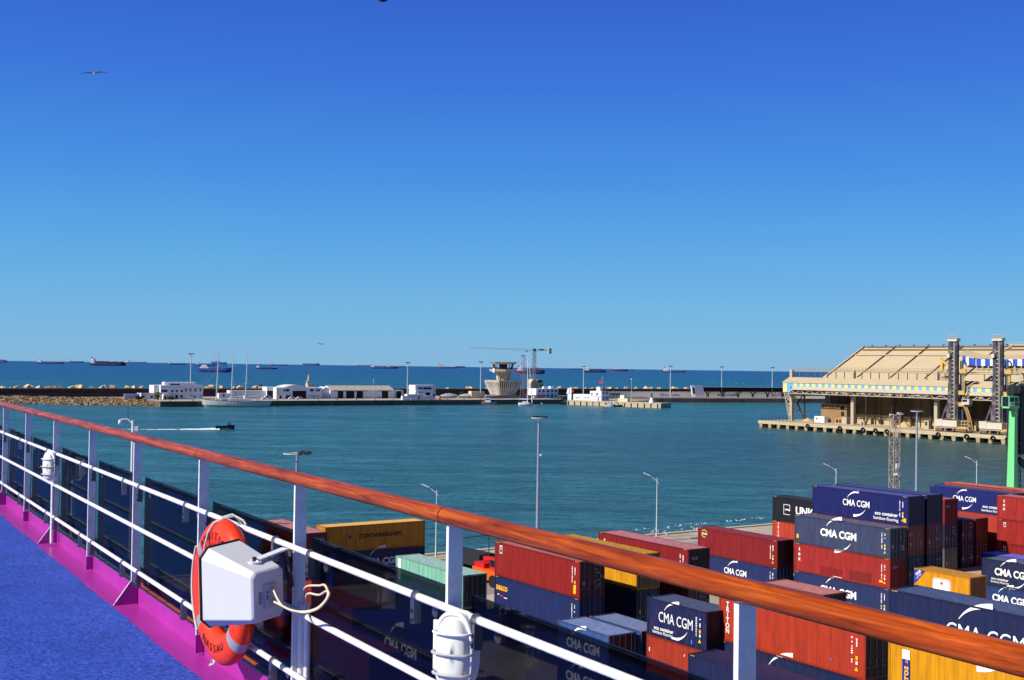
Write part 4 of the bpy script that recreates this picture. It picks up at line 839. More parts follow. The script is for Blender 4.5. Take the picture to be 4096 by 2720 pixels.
def lattice():
    rr = (3582-2048)/F; y = 129.5/(.834-.552*rr)-3; p = Vector((rr*y, y, QZ)); top = EYE+ray(3582, 1652).z*y/ray(3582, 1652).y-QZ
    r = thing('lattice_mast', 'slender white steel lattice mast rising behind the top blue containers', 'lattice mast', p, R_(18))
    w = .6; b = MB()
    for x in (-w, w):
        for yy in (-w, w): b.bar((x, yy, 0), (x, yy, top-.4), .09)
    n = int(top/1.5)
    for i in range(n):
        z0, z1 = i*1.5, (i+1)*1.5
        for (x0, y0), (x1, y1) in (((-w, -w), (w, -w)), ((w, -w), (w, w)), ((w, w), (-w, w)), ((-w, w), (-w, -w))):
            if i % 2: x0, y0, x1, y1 = x1, y1, x0, y0
            b.bar((x0, y0, z0), (x1, y1, z1), .055); b.bar((x0, y0, z1), (x1, y1, z1), .05)
    b.build('lattice', mat('lattice_paint', (190, 168, 150), .55, .08), r)
    for x, yy, z in ((.5, -.5, top), (1.2, 0, top-.2), (-.3, .4, top-.3)): MB().box((x-.35, yy-.2, z-.1), (x+.35, yy+.2, z+.12)).build('floodlight', LAMPM, r)
    MB().tube([(-w, -w-.1, top-10), (-w+.5, -w-.35, top-10)], .16, 8).build('camera', WHITE, r); box('signal_box', (-.3, -w-.3, top-9), (.25, -w-.1, top-8.2), WHITE, r)
lattice()
def tractor():
    p = at(J1(2215, 860), QZ); p += Vector((.8, 1.0, 0)); r = thing('reach_stacker', 'red and orange yard loader half hidden between the mint green and red containers', 'yard loader', p, RZC)
    MB().box((-2.5, -1.4, .6), (2.6, 1.4, 1.7)).build('chassis', ORANGE, r); MB().box((-2.4, -1.2, 1.71), (-.4, 1.2, 2.2)).build('engine_cover', RED, r)
    b = MB().box((.1, -.8, 1.71), (1.7, .8, 2.9)); b.build('cab', RED, r); box('cab_window', (.2, -.84, 2.0), (1.6, -.801, 2.7), GLASSD, r)
    MB().bar((-2.2, 0, 2.5), (3.0, 0, 2.9), .4).build('boom', RED, r)
    for x in (-1.7, 1.7):
        for y in (-1.3, 1.3): MB().tube([(x, y-.25, .65), (x, y+.25, .65)], .65, 14).build('wheel', BLACK, r)
tractor()
def trailer():
    p = at(J1(2020, 705), QZ); r = thing('flatbed_trailer', 'dark box trailer parked on the quay behind the mint green container', 'trailer', p, RZC+R_(6))
    MB().box((-3, -1.2, 1.1), (3, 1.2, 2.4)).build('bed', mat('trailer_dark', (40, 40, 44), .6, .1), r); MB().box((-2.9, -1.1, 2.401), (2.9, 1.1, 2.45)).build('cover', mat('trailer_top', (50, 52, 56), .7, .1), r)
    for x in (-2.2, -1.1, 2.2):
        for y in (-1.05, 1.05): MB().tube([(x, y-.18, .5), (x, y+.18, .5)], .5, 12).build('wheel', BLACK, r)
    q = at(J1(2225, 760), QZ); r = thing('height_gauge', 'thin steel portal frame standing on the quay road beside the dark trailer', 'frame', q, RZX)
    b = MB().bar((0, 0, 0), (0, 0, 4.6), .08); b.build('post', DSTEEL, r); MB().bar((-5, 0, 0), (-5, 0, 4.6), .08).build('post', DSTEEL, r); MB().bar((-5.04, 0, 4.64), (.04, 0, 4.64), .08).build('crossbar', DSTEEL, r)
trailer()

# gulls
GW = mat('gull_white', (240, 238, 234), .8, .05); GG = mat('gull_grey', (150, 152, 160), .8, .1); GK = mat('gull_dark', (40, 38, 40), .8, .1)
def gull_body(b, k=1.0):
    b.tube([(-.22*k, 0, .20*k), (-.12*k, 0, .22*k), (.03*k, 0, .24*k), (.14*k, 0, .30*k), (.19*k, 0, .37*k), (.25*k, 0, .37*k), (.31*k, 0, .355*k)], [.015*k, .06*k, .085*k, .06*k, .05*k, .035*k, .006*k], 8, 0)
    return b
g0 = None
rnd = random.Random(3)
spots = [(540, 140), (565, 146), (645, 130), (650, 134), (697, 132), (717, 157), (716, 168), (760, 128), (765, 172), (787, 156), (848, 160), (880, 176), (893, 106), (905, 118), (930, 108), (975, 98), (992, 149), (1025, 92), (1045, 88), (1048, 130), (1102, 83), (1140, 74), (1150, 108), (1175, 112), (1186, 126), (1200, 84), (1216, 122), (1222, 134), (1232, 72), (1262, 150), (1270, 70), (1300, 66)]
spots += [(1560, 42), (1592, 38), (1662, 34), (1700, 32), (1738, 22), (1825, 13), (1880, 10), (1915, 6), (1930, 12)]
for x, y in spots:
    p = at(J4(x, y+3), QZ)
    l = p.x*LD.x+p.y*LD.y
    p.z = QZ+(.16 if l < -128.55 else .004)
    if g0 is None:
        b = gull_body(MB())
        b.prism([(-.26, -.07, .25), (.06, -.095, .28), (.06, -.03, .33), (-.26, -.01, .27)], (0, -.012, 0), 1); b.prism([(-.26, .07, .25), (.06, .095, .28), (.06, .03, .33), (-.26, .01, .27)], (0, .012, 0), 1)
        b.bar((0, -.03, 0), (0, -.03, .18), .015, mi=2); b.bar((0, .03, 0), (0, .03, .18), .015, mi=2)
        g0 = b.build('gull', [GW, GG, GK]); o = g0
    else: o = g0.copy(); C.objects.link(o)
    o.location = p; o.rotation_euler.z = rnd.uniform(0, 6.28); o.scale = (1.0, 1.0, 1.0)
    tag(o, 'small white and grey gull standing among the flock on the quay edge', 'gull', 'gulls standing on the quay edge')
def flyer(u, v, dist, label, rz, k=1.0, dark=False, roll=0):
    r = ray(u, v); p = Vector((0, 0, EYE)) + r*(dist/r.y)
    t = thing('flying_gull', label, 'gull', p, rz, 'gulls in flight'); t.rotation_euler = (R_(roll), 0, rz)
    m = [GK, GK, GK] if dark else [GW, GG, GK]
    b = MB(); b.tube([(-.26, 0, 0), (-.12, 0, .0), (.03, 0, .0), (.16, 0, .02), (.22, 0, .03), (.30, 0, .01)], [.02, .07, .085, .06, .045, .006], 8, 0); b.prism([(-.42, -.08, 0), (-.2, -.04, 0), (-.2, .04, 0), (-.42, .08, 0)], (0, 0, .012)); b.build('body', m, t)
    for s in (-1, 1):
        b = MB(); q = [(.10, .05*s, .03), (.14, .32*s, .14), (.05, .72*s, .05), (-.08, .70*s, .045), (-.06, .34*s, .12), (-.1, .05*s, .03)]
        b.prism(q, (0, 0, .014), 1 if not dark else 0); b.build('wing', m, t)
        b = MB(); b.prism([(.049, .7201*s, .05), (-.03, .93*s, -.01), (-.08, .7001*s, .045)], (0, 0, .013), 2); b.build('wing_tip', m, t)
flyer(377, 294, 84, 'white gull with spread wings gliding high in the sky at the upper left', R_(112), 1, False, -8)
flyer(1531, 2, 70, 'dark bird cut by the top edge of the photo', R_(15), 1, True, 10)
flyer(1283, 1376, 210, 'tiny dark bird with raised wings just above the horizon ships', R_(90), 1, True, 10)

# ================================================================== FAR MOLE: buildings, tower, boats
class Fac:
    """A building front on frame fr, d behind its line; pixel rects (in zoom Z) become local boxes on that front."""
    def __init__(s, fr, Z, d, xl, xr, ym, name, label, cat='building', group=None):
        s.fr, s.Z, s.d = fr, Z, d; s.s0 = fr.plane(Z(xl, ym), d)[0]; s.w = fr.plane(Z(xr, ym), d)[0]-s.s0
        s.r = thing(name, label, cat, fr.w(s.s0, d, QZ), fr.ang, group)
    def p(s, x, y): a, z = s.fr.plane(s.Z(x, y), s.d); return a-s.s0, z-QZ
    def z(s, x, y): return s.p(x, y)[1]
    def rect(s, nm, x0, y0, x1, y1, m, t=.06, yb=0):
        a, b = s.p(x0, y1); c, d = s.p(x1, y0); return MB().box((a, yb-t, max(b, .02)), (c, yb-.012, d)).build(nm, m, s.r)
    def block(s, nm, x0, ytop, x1, depth, m, y0=0, z0=0, xx=None):
        a = s.p(x0, ytop)[0]; c, h = s.p(x1, ytop); h = (s.p(x0, ytop)[1]+h)/2
        return MB().box((a, y0, z0), (c, y0+depth, h)).build(nm, m, s.r)
WALLG = mat('grey_render', (196, 196, 204), .85, .08, .4)
ROOFG = mat('flat_roof', (206, 200, 190), .9, .1, .4)
def bldA():     # white building at the left end of the mole
    f = Fac(FQ, R1, 33, 1388, 1745, 500, 'white_harbour_office', 'long white flat roofed building at the left end of the mole quay')
    f.block('wall', 1380, 432, 1745, 14, WALL); f.block('upper_storey', 1440, 408, 1690, 10, WALL, y0=2, z0=f.z(1500, 432)+.01)
    f.block('side_wing', 1335, 432, 1379, 10, WALL, y0=3); f.block('roof_tank', 1422, 402, 1446, 2, WALL, y0=2.5, z0=f.z(1430, 430)+.02)
    for x in (1470, 1510, 1552): f.rect('window', x, 472, x+18, 490, GLASSD)
    f.rect('window', 1388, 470, 1438, 490, GLASSD); f.rect('window', 1470, 420, 1555, 434, GLASSD, t=.1, yb=2)
    for x in (1592, 1630, 1672, 1716):
        f.rect('window', x-4, 460, x+16, 470, GLASSD); f.rect('window', x+1, 472, x+11, 488, GLASSD)
    f.rect('door', 1505, 515, 1527, 545, DARK); f.rect('window', 1548, 515, 1570, 536, GLASSD); f.rect('door', 1665, 522, 1678, 546, DARK)
    f.rect('window', 1630, 515, 1655, 520, GLASSD); f.rect('window', 1712, 515, 1738, 520, GLASSD)
    f.block('porch', 1392, 508, 1452, 3, WALL, y0=-3.1); f.rect('porch_door', 1400, 520, 1412, 556, DARK, yb=-3.1)
    for x in (1580, 1625, 1672): 
        f.rect('roof_box', x, 404, x+12, 410, WALLG, t=1.4, yb=5)
bldA()
def walls():
    for x0, x1, yt, yb, lab in ((1065, 1200, 503, 548, 'low white boundary wall on the rubble shore, left of the shrubs'), (1212, 1320, 496, 553, 'white wall with two dark arched stains nearest the white office')):
        f = Fac(FQ, R1, 36, x0, x1, 530, 'boundary_wall', lab, 'wall'); f.block('wall', x0, yt, x1, .4, WALL)
        if x0 > 1100:
            for x in (1218, 1290): f.rect('stain', x, 520, x+24, 540, mat('wall_stain', (70, 66, 64), .9), t=.03)
            MB().box((-.1, 0.01, 0), (.3, 9, f.z(1212, 500))).build('wall_return', WALL, f.r)
walls()
def bush(x, y, wd, h, label, Z=R1, d=32):
    f = Fac(FQ, Z, d, x-1, x+1, y, 'shrub', label, 'shrub'); b = MB(); st = MB(); rnd = random.Random(x)
    sc2 = abs(f.fr.plane(Z(x+wd/2, y), d)[0]-f.fr.plane(Z(x-wd/2, y), d)[0]); hh = abs(f.fr.plane(Z(x, y-h), d)[1]-f.fr.plane(Z(x, y), d)[1])
    for i in range(420):
        a = rnd.uniform(0, 6.28); rr = rnd.random()**.5*sc2/2; z = rnd.random()**.8*hh*(1-.35*(rr/(sc2/2))**2); q = Vector((rr*math.cos(a), rr*math.sin(a)*.7, z+.1)); n = rnd.uniform(.18, .42)
        u = Vector((rnd.uniform(-1, 1), rnd.uniform(-1, 1), rnd.uniform(-.6, .6))).normalized()*n; v = Vector((rnd.uniform(-1, 1), rnd.uniform(-1, 1), rnd.uniform(.1, 1))).normalized()*n
        b.quad(q-u, q+v, q+u, q-v, mi=i % 2)
    for i in range(4): st.tube([(0, 0, 0), (rnd.uniform(-.4, .4)*sc2*.5, rnd.uniform(-.2, .2)*sc2*.5, hh*.5)], [.08, .04], 6)
    b.build('foliage', [GREEN, mat('green_leaf_light', (86, 98, 40), .9, .4, 1.2)], f.r); st.build('trunk', mat('bark', (70, 56, 44), .9, .2), f.r)
bush(1185, 550, 60, 34, 'dark green shrub between the two low white walls'); bush(1355, 560, 60, 70, 'tall dark green shrub against the left end of the white office', d=30); bush(1470, 548, 45, 30, 'small green shrub before the porch of the white office', d=28)
bush(2225, 640, 40, 60, 'dusty palm like shrub behind the covered boats', Z=R2, d=60)
def hangar():
    f = Fac(FQ, R2, 34, 278, 757, 620, 'boat_hangar', 'white boat hangar with a curved roof and a big dark doorway on the mole')
    w = f.w; h = f.z(500, 552); D = 16
    f.block('wall', 278, 552, 757, D, WALL)
    xa, xb = f.p(355, 545)[0], f.p(610, 545)[0]; top = f.z(470, 524); n = 16
    arc = [(xa+(xb-xa)*i/n, 0, h+.01+(top-h)*math.sin(math.pi*i/n)) for i in range(n+1)]
    MB().prism(arc, (0, D-.5, 0)).build('gable', WALL, f.r)
    b = MB(); k = [(x, -.25, z+.05) for x, y, z in arc]; m = len(k)
    b.add(k+[(x, D, z) for x, y, z in k], [(i+1, i, m+i, m+i+1) for i in range(m-1)], 0, True); b.build('curved_roof', mat('roof_white', (232, 230, 226), .6, .05), f.r)
    f.rect('doorway', 447, 586, 590, 668, DARK, t=.1); f.rect('doorway', 376, 633, 428, 668, DARK); f.rect('canopy', 360, 628, 442, 633, WALL, t=1.2)
    for x0, x1 in ((352, 368), (374, 414), (630, 666), (692, 708), (714, 732)): f.rect('window', x0, 568, x1, 592, GLASSD)
    f.rect('vent_grille', 620, 630, 745, 646, WALLG); f.rect('door', 310, 635, 330, 668, DARK); f.rect('door', 662, 630, 680, 668, WALLG)
    f.rect('drainpipe', 296, 565, 300, 630, DSTEEL)
hangar()
def shed_gate():
    f = Fac(FQ, R2, 40, 178, 276, 620, 'open_shed', 'dark fronted shed with a bright white gable left of the boat hangar'); f.block('wall', 178, 545, 276, 8, WALL); f.rect('doorway', 178, 585, 276, 668, DARK, t=.12)
    f = Fac(FQ, R1, 42, 1880, 2290, 520, 'low_store', 'long low white store behind the three masted yacht'); f.block('wall', 1975, 476, 2290, 6, WALL); f.block('annexe', 1880, 500, 1974, 5, WALL); f.rect('door', 2015, 490, 2035, 535, WALLG); f.rect('window', 1915, 505, 1928, 532, GLASSD)
    f = Fac(FQ, R2, 60, 605, 672, 540, 'harbour_beacon', 'pale concrete block carrying a slim signal column behind the hangar roof', 'beacon'); f.block('block', 608, 508, 672, 4, CONCR); f.block('column_base', 604, 480, 632, 1.5, CONCR, y0=.5, z0=f.z(620, 506))
    a, z = f.p(624, 418); z0 = f.z(624, 480)
    MB().tube([(a, 1.2, z0), (a, 1.2, z)], [.9, .5], 8).build('column', CONCR, f.r)
shed_gate()
def warehouse():
    f = Fac(FQ, R2, 34, 848, 1512, 620, 'warehouse', 'long white warehouse with a pitched roof and a row of dark doorways'); w = f.w; h = f.z(1180, 580); hr = f.z(1180, 556)+.6; D = 15
    MB().box((0, 0, 0), (w, D, h)).build('wall', WALL, f.r)
    MB().prism([(-.02, 0, h+.01), (-.02, D, h+.01), (-.02, D/2, hr+.8)], (.3, 0, 0)).build('gable', WALL, f.r)
    b = MB(); n = 44
    for s in (0, 1):
        e = D*s; yy = D/2
        for i in range(n):
            x0, x1 = .28+(w-.28)*i/n, .28+(w-.28)*(i+1)/n; zc = .06 if i % 2 else 0
            b.quad((x0, e-.3 if s == 0 else e+.3, h+.03+zc), (x1, e-.3 if s == 0 else e+.3, h+.03+zc), (x1, yy, hr+.85+zc), (x0, yy, hr+.85+zc))
    b.build('roof', mat('asbestos_roof', (196, 186, 168), .9, .14, .5, stain=(140, 126, 110), sscale=.4, samt=.5), f.r)
    MB().box((-.35, .0, 0), (-.03, D, h)).build('end_wall', WALL, f.r)
    for x0, x1 in ((920, 980), (1008, 1095), (1118, 1187), (1383, 1450)): f.rect('doorway', x0, 590, x1, 666, DARK)
    for x0, x1, y in ((888, 1225, 586), (1350, 1482, 586)): f.rect('door_rail', x0, y, x1, y+4, DSTEEL, t=.25)
    f.rect('sliding_door', 985, 592, 1004, 666, WALL, t=.15); f.rect('downpipe', 1320, 578, 1324, 666, WALLG, t=.1); f.rect('drum', 897, 655, 910, 668, mat('green_drum', (40, 110, 60), .6), t=.8); f.rect('crate', 1340, 655, 1365, 668, mat('crate_wood', (150, 110, 70), .8), t=.8)
    g = Fac(FQ, R2, 38, 1512, 1610, 620, 'lean_to_store', 'small white lean to store with one dark doorway at the right end of the warehouse'); g.block('wall', 1512, 580, 1610, 8, WALL); g.rect('doorway', 1535, 590, 1588, 664, DARK)
    g = Fac(FQ, R2, 36, 760, 842, 620, 'gabled_annexe', 'white gabled annexe between the boat hangar and the warehouse'); hh = g.z(800, 570); MB().box((0, 0, 0), (g.w, 10, hh)).build('wall', WALL, g.r); MB().prism([(0, 0.01, hh+.01), (g.w, .01, hh+.01), (g.w*.45, .01, hh+1.6)], (0, 9.9, 0)).build('gable', WALL, g.r); g.rect('shutter', 762, 606, 812, 666, WALLG)
warehouse()
def control_house():
    f = Fac(FQ, R2, 12, 1735, 1948, 600, 'control_house', 'two storey white control house with a rounded corner window strip'); w = f.w; h = f.z(1840, 526)
    f.block('wall', 1735, 526, 1948, 9, WALL); f.rect('window', 1765, 550, 1808, 568, GLASSD); f.rect('window', 1815, 550, 1902, 572, GLASSD, t=.1); f.rect('sill', 1735, 575, 1812, 606, WALL, t=.5)
    f.rect('window', 1768, 596, 1810, 605, GLASSD, t=.56); f.rect('doorway', 1842, 602, 1890, 640, DARK); f.rect('door', 1922, 612, 1938, 648, DARK)
    for y in (560, 575, 590): f.rect('window', 1926, y, 1934, y+8, GLASSD)
    g = Fac(FQ, R2, 3, 1605, 1912, 650, 'quay_cabin', 'low white cabin in front of the control house on the mole edge'); g.block('wall', 1650, 622, 1805, 4, WALL); g.block('annexe', 1806, 638, 1912, 4, WALL); g.rect('door', 1765, 642, 1778, 678, DARK); g.rect('window', 1675, 648, 1680, 653, RED); g.block('low_wall', 1600, 640, 1649, 2, WALL)
    g.rect('portal', 1865, 640, 1868, 676, DARK); g.rect('portal', 1885, 640, 1888, 676, DARK)
    k = MB(); a, z = g.p(1982, 668); o = thing('gas_bottle', 'small red drum on the mole edge right of the low white cabin', 'drum', FQ.w(g.s0+a, 2, QZ+.051)); MB().lathe([(.7, 0), (.75, .2), (.75, 1.4), (.4, 1.7), (.1, 1.8)], 12).build('drum', RED, o)
control_house()
# boats laid up under covers, cars, flags
def covered_boat(x0, x1, yt, yb, label, d=30):
    f = Fac(FQ, R2, d, x0, x1, yb, 'covered_boat', label, 'boat', 'boats laid up under pale covers'); w = f.w; h = f.z(x0, yt); n = 14; b = MB(); rnd = random.Random(x0)
    for i in range(n):
        pass
    ribs = []
    for i in range(n+1):
        t = i/n; hw = 2.0*math.sin(math.pi*min(1, .12+t*.8))**.7; zt = h*(.62+.38*math.sin(math.pi*t)**.8)*(1+rnd.uniform(-.07, .05)); ribs.append([(w*t, y*hw+2, z) for y, z in ((-1, h*.35), (-.9, h*.5), (-.4, zt*.9), (0, zt), (.4, zt*.9), (.9, h*.5), (1, h*.35))])
    vs = [p for r in ribs for p in r]; b.add(vs, [((i+1)*7+k, (i+1)*7+k+1, i*7+k+1, i*7+k) for i in range(n) for k in range(6)], 0, False); b.build('cover', mat('tarpaulin', (206, 204, 202), .8, .12, .8), f.r)
    MB().prism([(0, 1.2, h*.34), (w, 1.9, h*.34), (w*.9, 2, .4), (w*.1, 2, .4)], (0, 1.6, 0)).build('hull', mat('boat_hull_dark', (60, 62, 70), .5), f.r)
covered_boat(2010, 2195, 614, 660, 'pale tarpaulin covered boat laid up left on the mole, pointed cover'); covered_boat(2205, 2420, 614, 664, 'pale tarpaulin covered boat laid up beside the other, nearer the unfinished tower')
def car(Z, x, y, d, label, rgb=(226, 226, 230), fr=FQ, kind='car'):
    f = Fac(fr, Z, d, x, x+10, y, 'parked_' + kind, label, kind, 'vehicles parked on the mole'); m = mat('car_paint_%d_%d_%d' % rgb, rgb, .3, .03, spec=.5)
    L = 4.2 if kind == 'car' else 6.5; H = 1.5 if kind == 'car' else 2.3
    MB().prism([(0, 0, .3), (L, 0, .3), (L, 0, H*.55), (L*.9, 0, H*.62), (L*.1, 0, H*.6), (0, 0, H*.5)], (0, 1.75, 0)).build('body', m, f.r)
    MB().prism([(L*.22, .08, H*.6), (L*.88, .08, H*.6), (L*.8, .12, H), (L*.34, .12, H)], (0, 1.6, 0)).build('roof', m, f.r)
    MB().prism([(L*.27, .07, H*.64), (L*.82, .07, H*.64), (L*.77, .1, H*.94), (L*.36, .1, H*.94)], (0, .02, 0)).build('window', GLASSD, f.r)
    for wx in (L*.2, L*.8):
        for yy in (.1, 1.65): MB().tube([(wx, yy-.12, .33), (wx, yy+.12, .33)], .33, 12).build('wheel', BLACK, f.r)
car(R2, 410, 668, 27, 'white car parked left of the other before the hangar doorway'); car(R2, 488, 668, 27, 'white car parked in the open mouth of the hangar doorway')
car(R2, 130, 660, 24, 'white van parked behind the stern of the three masted yacht', kind='van')
car(R3, 645, 642, 24, 'red car parked at the foot of the unfinished tower', (206, 40, 30)); car(R3, 820, 645, 26, 'red car parked behind the tall sloop mast', (200, 30, 30)); car(R3, 870, 655, 18, 'white car parked between the sloop and the white block house'); car(R3, 1190, 668, 10, 'dark car parked left of the pier office', (40, 44, 52)); car(R3, 1240, 672, 8, 'dark van parked beside the pier office', (34, 36, 44), kind='van')
def flag(Z, x, y, d, label, fr=FQ, h=9):
    f = Fac(fr, Z, d, x, x+5, y, 'flag', label, 'flag', 'red flags on poles'); a, z = f.p(x, y); MB().tube([(0, 0, 0), (0, 0, z+.6)], .06, 6).build('pole', STEEL, f.r)
    b = MB(); n = 6
    for i in range(n): b.quad((i*.35, .15*math.sin(i), z-.6), ((i+1)*.35, .15*math.sin(i+1), z-.6), ((i+1)*.35, .15*math.sin(i+1), z+.5), (i*.35, .15*math.sin(i), z+.5))
    b.build('cloth', RED, f.r)
flag(R1, 2225, 428, 30, 'red flag flying above the low white store left of the hangar')
# unfinished control tower
def tower():
    d = 46; f = Fac(FQ, R3, d, 430, 690, 620, 'unfinished_tower', 'unfinished concrete control tower with a flared ribbed base and open top cabin', 'tower')
    P = lambda x, y: f.p(x, y); cx = P(556, 640)[0]; top = P(556, 283)[1]
    z_h = P(560, 480)[1]; wb = P(640, 640)[0]-P(430, 640)[0]
    # flared square podium: wider at its top than at its foot, aligned with the quay
    S, IN = 19.6, 4.4; x0 = P(511, 480)[0]; y0 = 0.0; cx, cy = x0+S/2, y0+S/2
    def ring(r, z, n=8, ph=22.5): return [(cx+r*math.cos(R_(ph+45*i)), cy+r*math.sin(R_(ph+45*i)), z) for i in range(n)]
    def sq(k, z): return [Vector((x0+k, y0+k, z)), Vector((x0+S-k, y0+k, z)), Vector((x0+S-k, y0+S-k, z)), Vector((x0+k, y0+S-k, z))]
    b = MB(); b.add(sq(IN, 0)+sq(.4, z_h-1), [(i, (i+1) % 4, 4+(i+1) % 4, 4+i) for i in range(4)]); b.build('podium_wall', mat('podium_dark', (70, 58, 50), .9, .2), f.r)
    b = MB(); b.add(sq(.2, z_h-.99)+sq(-.1, z_h+.2), [(i, (i+1) % 4, 4+(i+1) % 4, 4+i) for i in range(4)]+[(4, 5, 6, 7), (3, 2, 1, 0)]); b.build('podium_roof', CONCR, f.r)
    fins = MB(); corner = MB()
    for i in range(4):
        A0, A1, B0, B1 = sq(IN, .1)[i], sq(IN, .1)[(i+1) % 4], sq(.3, z_h-1)[i], sq(.3, z_h-1)[(i+1) % 4]; nrm = Vector(((0, -1, 0), (1, 0, 0), (0, 1, 0), (-1, 0, 0))[i])*.3
        for k in range(9):
            t = (k+1)/10; fins.bar(A0.lerp(A1, t)+nrm, B0.lerp(B1, t)+nrm, .62, .55)
        corner.bar(A0, B0, 1.3)
        for t in (.0, .55): corner.bar(A0.lerp(B0, t)+nrm*.2, A1.lerp(B1, t)+nrm*.2, .5)
    fins.build('concrete_fins', mat('pale_fins', (226, 220, 210), .9, .08), f.r); corner.build('corner_ribs', CONCR, f.r)
    zs = P(556, 385)[1]
    b = MB(); n = 8; a = ring(4.6, z_h); m1 = ring(5.4, (z_h+zs)/2+1); c = ring(5.9, zs); b.add(a+m1+c, [(j*8+i, j*8+(i+1) % 8, j*8+8+(i+1) % 8, j*8+8+i) for j in (0, 1) for i in range(8)]+[tuple(range(16, 24))]); b.build('shaft', mat('shaft_concrete', (172, 160, 144), .9, .2, .6, stain=(220, 214, 204), sscale=.4, samt=.7), f.r)
    for k in (0, 2): MB().bar(ring(6.0, z_h+1)[k+4], ring(6.6, zs)[k+4], .5).build('shaft_rib', CONCR, f.r)
    z1, z2, z3, z4 = P(556, 385)[1], P(556, 360)[1], P(556, 306)[1], P(556, 283)[1]
    for nm, za, zb, ra, rb in (('gallery_slab', z1+.02, z2, 9.8, 10.4), ('roof_slab', z3, z4, 9.0, 10.6)):
        b = MB(); a = ring(ra, za); c = ring(rb, zb); b.add(a+c, [(i, (i+1) % 8, 8+(i+1) % 8, 8+i) for i in range(8)]+[tuple(range(8))[::-1], tuple(range(8, 16))]); b.build(nm, CONCR, f.r)
    b = MB()
    for i in range(8):
        p0, p1 = Vector(ring(6.6, z2)[i]), Vector(ring(6.6, z2)[(i+1) % 8]); q0, q1 = Vector(ring(7.9, z3)[i]), Vector(ring(7.9, z3)[(i+1) % 8])
        for t in (0, .33, .66): b.bar(p0.lerp(p1, t), q0.lerp(q1, t), .28)
    b.build('cabin_mullions', mat('mullion_dark', (58, 56, 60), .7), f.r)
    b = MB(); a = ring(3.0, z2); c = ring(3.0, z3); b.add(a+c, [(i, (i+1) % 8, 8+(i+1) % 8, 8+i) for i in range(8)]); b.build('core', DARK, f.r)
    x, z = P(478, 372); MB().box((cx-9.9, cy-4, z-1.4), (cx-9.4, cy-1.5, z+1.4)).build('white_panel', WHITE, f.r)
    g = Fac(FQ, R3, 30, 225, 365, 610, 'sand_coloured_hut', 'sand coloured hut at the left foot of the unfinished tower'); g.block('wall', 225, 590, 308, 4, SAND); g.block('annexe', 309, 594, 364, 4, mat('hut_pink', (206, 186, 168), .9, .1))
    g = Fac(FQ, R3, 22, 370, 515, 640, 'site_fence', 'long grey hoarding at the foot of the unfinished tower', 'fence'); MB().box((0, 0, 0), (g.p(1000, 650)[0], .12, 2.3)).build('panels', mat('hoarding', (120, 122, 132), .7, .1, .3), g.r); g.rect('white_van_panel', 372, 625, 470, 642, WHITE, t=.5)
tower()
def crane():
    d = 62; f = Fac(FQ, R3, d, 862, 884, 600, 'tower_crane', 'yellow grey tower crane with a long horizontal jib above the unfinished tower', 'crane'); m = mat('crane_paint', (120, 110, 100), .5, .15)
    cx = f.p(880, 500)[0]; zt = f.p(886, 152)[1]; w = .95; b = MB()
    for x in (-w, w):
        for y in (-w, w): b.bar((cx+x, y, 0), (cx+x, y, zt-1), .2)
    n = int(zt/2)
    for i in range(n):
        z0, z1 = i*2, i*2+2
        for y in (-w, w): b.bar((cx-w*(-1)**i, y, z0), (cx+w*(-1)**i, y, z1), .17)
        for x in (-w, w): b.bar((cx+x, -w*(-1)**i, z0), (cx+x, w*(-1)**i, z1), .17)
    b.build('mast', mat('crane_mast_paint', (150, 140, 130), .5, .15), f.r)
    xj, zj = f.p(215, 128); xc, zc = f.p(1045, 160)
    b = MB(); z0 = zt-1.2; N = 46
    tip = Vector((xj, 0, zj-.4)); root = Vector((cx, 0, z0))
    for yy in (-.6, .6): b.bar(root+Vector((0, yy, 0)), tip+Vector((0, yy, 0)), .1)
    b.bar(root+Vector((0, 0, 1.5)), tip+Vector((0, 0, .3)), .1)
    for i in range(N):
        t0, t1, tm = i/N, (i+1)/N, (i+.5)/N; A = root.lerp(tip, t0); B = root.lerp(tip, t1); M = (root+Vector((0, 0, 1.5))).lerp(tip+Vector((0, 0, .3)), tm)
        for yy in (-.6, .6): b.bar(A+Vector((0, yy, 0)), M, .05); b.bar(B+Vector((0, yy, 0)), M, .05)
    b.build('jib', mat('jib_paint', (176, 168, 156), .5, .1), f.r)
    e = Vector((xc-1, 0, zc)); b = MB(); 
    for yy in (-.7, .7): b.bar(root+Vector((0, yy, 0)), e+Vector((0, yy, 0)), .25); b.bar(root+Vector((0, yy, 1.1)), e+Vector((0, yy, 1.1)), .12)
    for i in range(10): t = (i+.5)/10; p = root.lerp(e, t); b.bar(p+Vector((0, -.7, 0)), p+Vector((0, -.7, 1.1)), .1)
    b.build('counter_jib', mat('jib_paint', (176, 168, 156), .5, .1), f.r)
    for dz in (0, 1): MB().box((xc-1.2, -1, zc-2.6+dz*2.2), (xc+1.2, 1, zc-.6+dz*2.1)).build('counterweight', mat('ballast', (206, 186, 150), .9), f.r)
    MB().box((cx-.8, -1.1, zt-1), (cx+.8, 1.1, zt+.6)).build('slewing_head', DSTEEL, f.r); x, z = f.p(805, 165); MB().box((x-.8, -.5, z-.6), (x+.8, .5, z+.1)).build('trolley', DSTEEL, f.r); x, z = f.p(955, 157); MB().box((x-2, -.6, z-.2), (x+2, .6, z+.7)).build('winch', mat('winch_green', (60, 90, 80), .6), f.r)
crane()
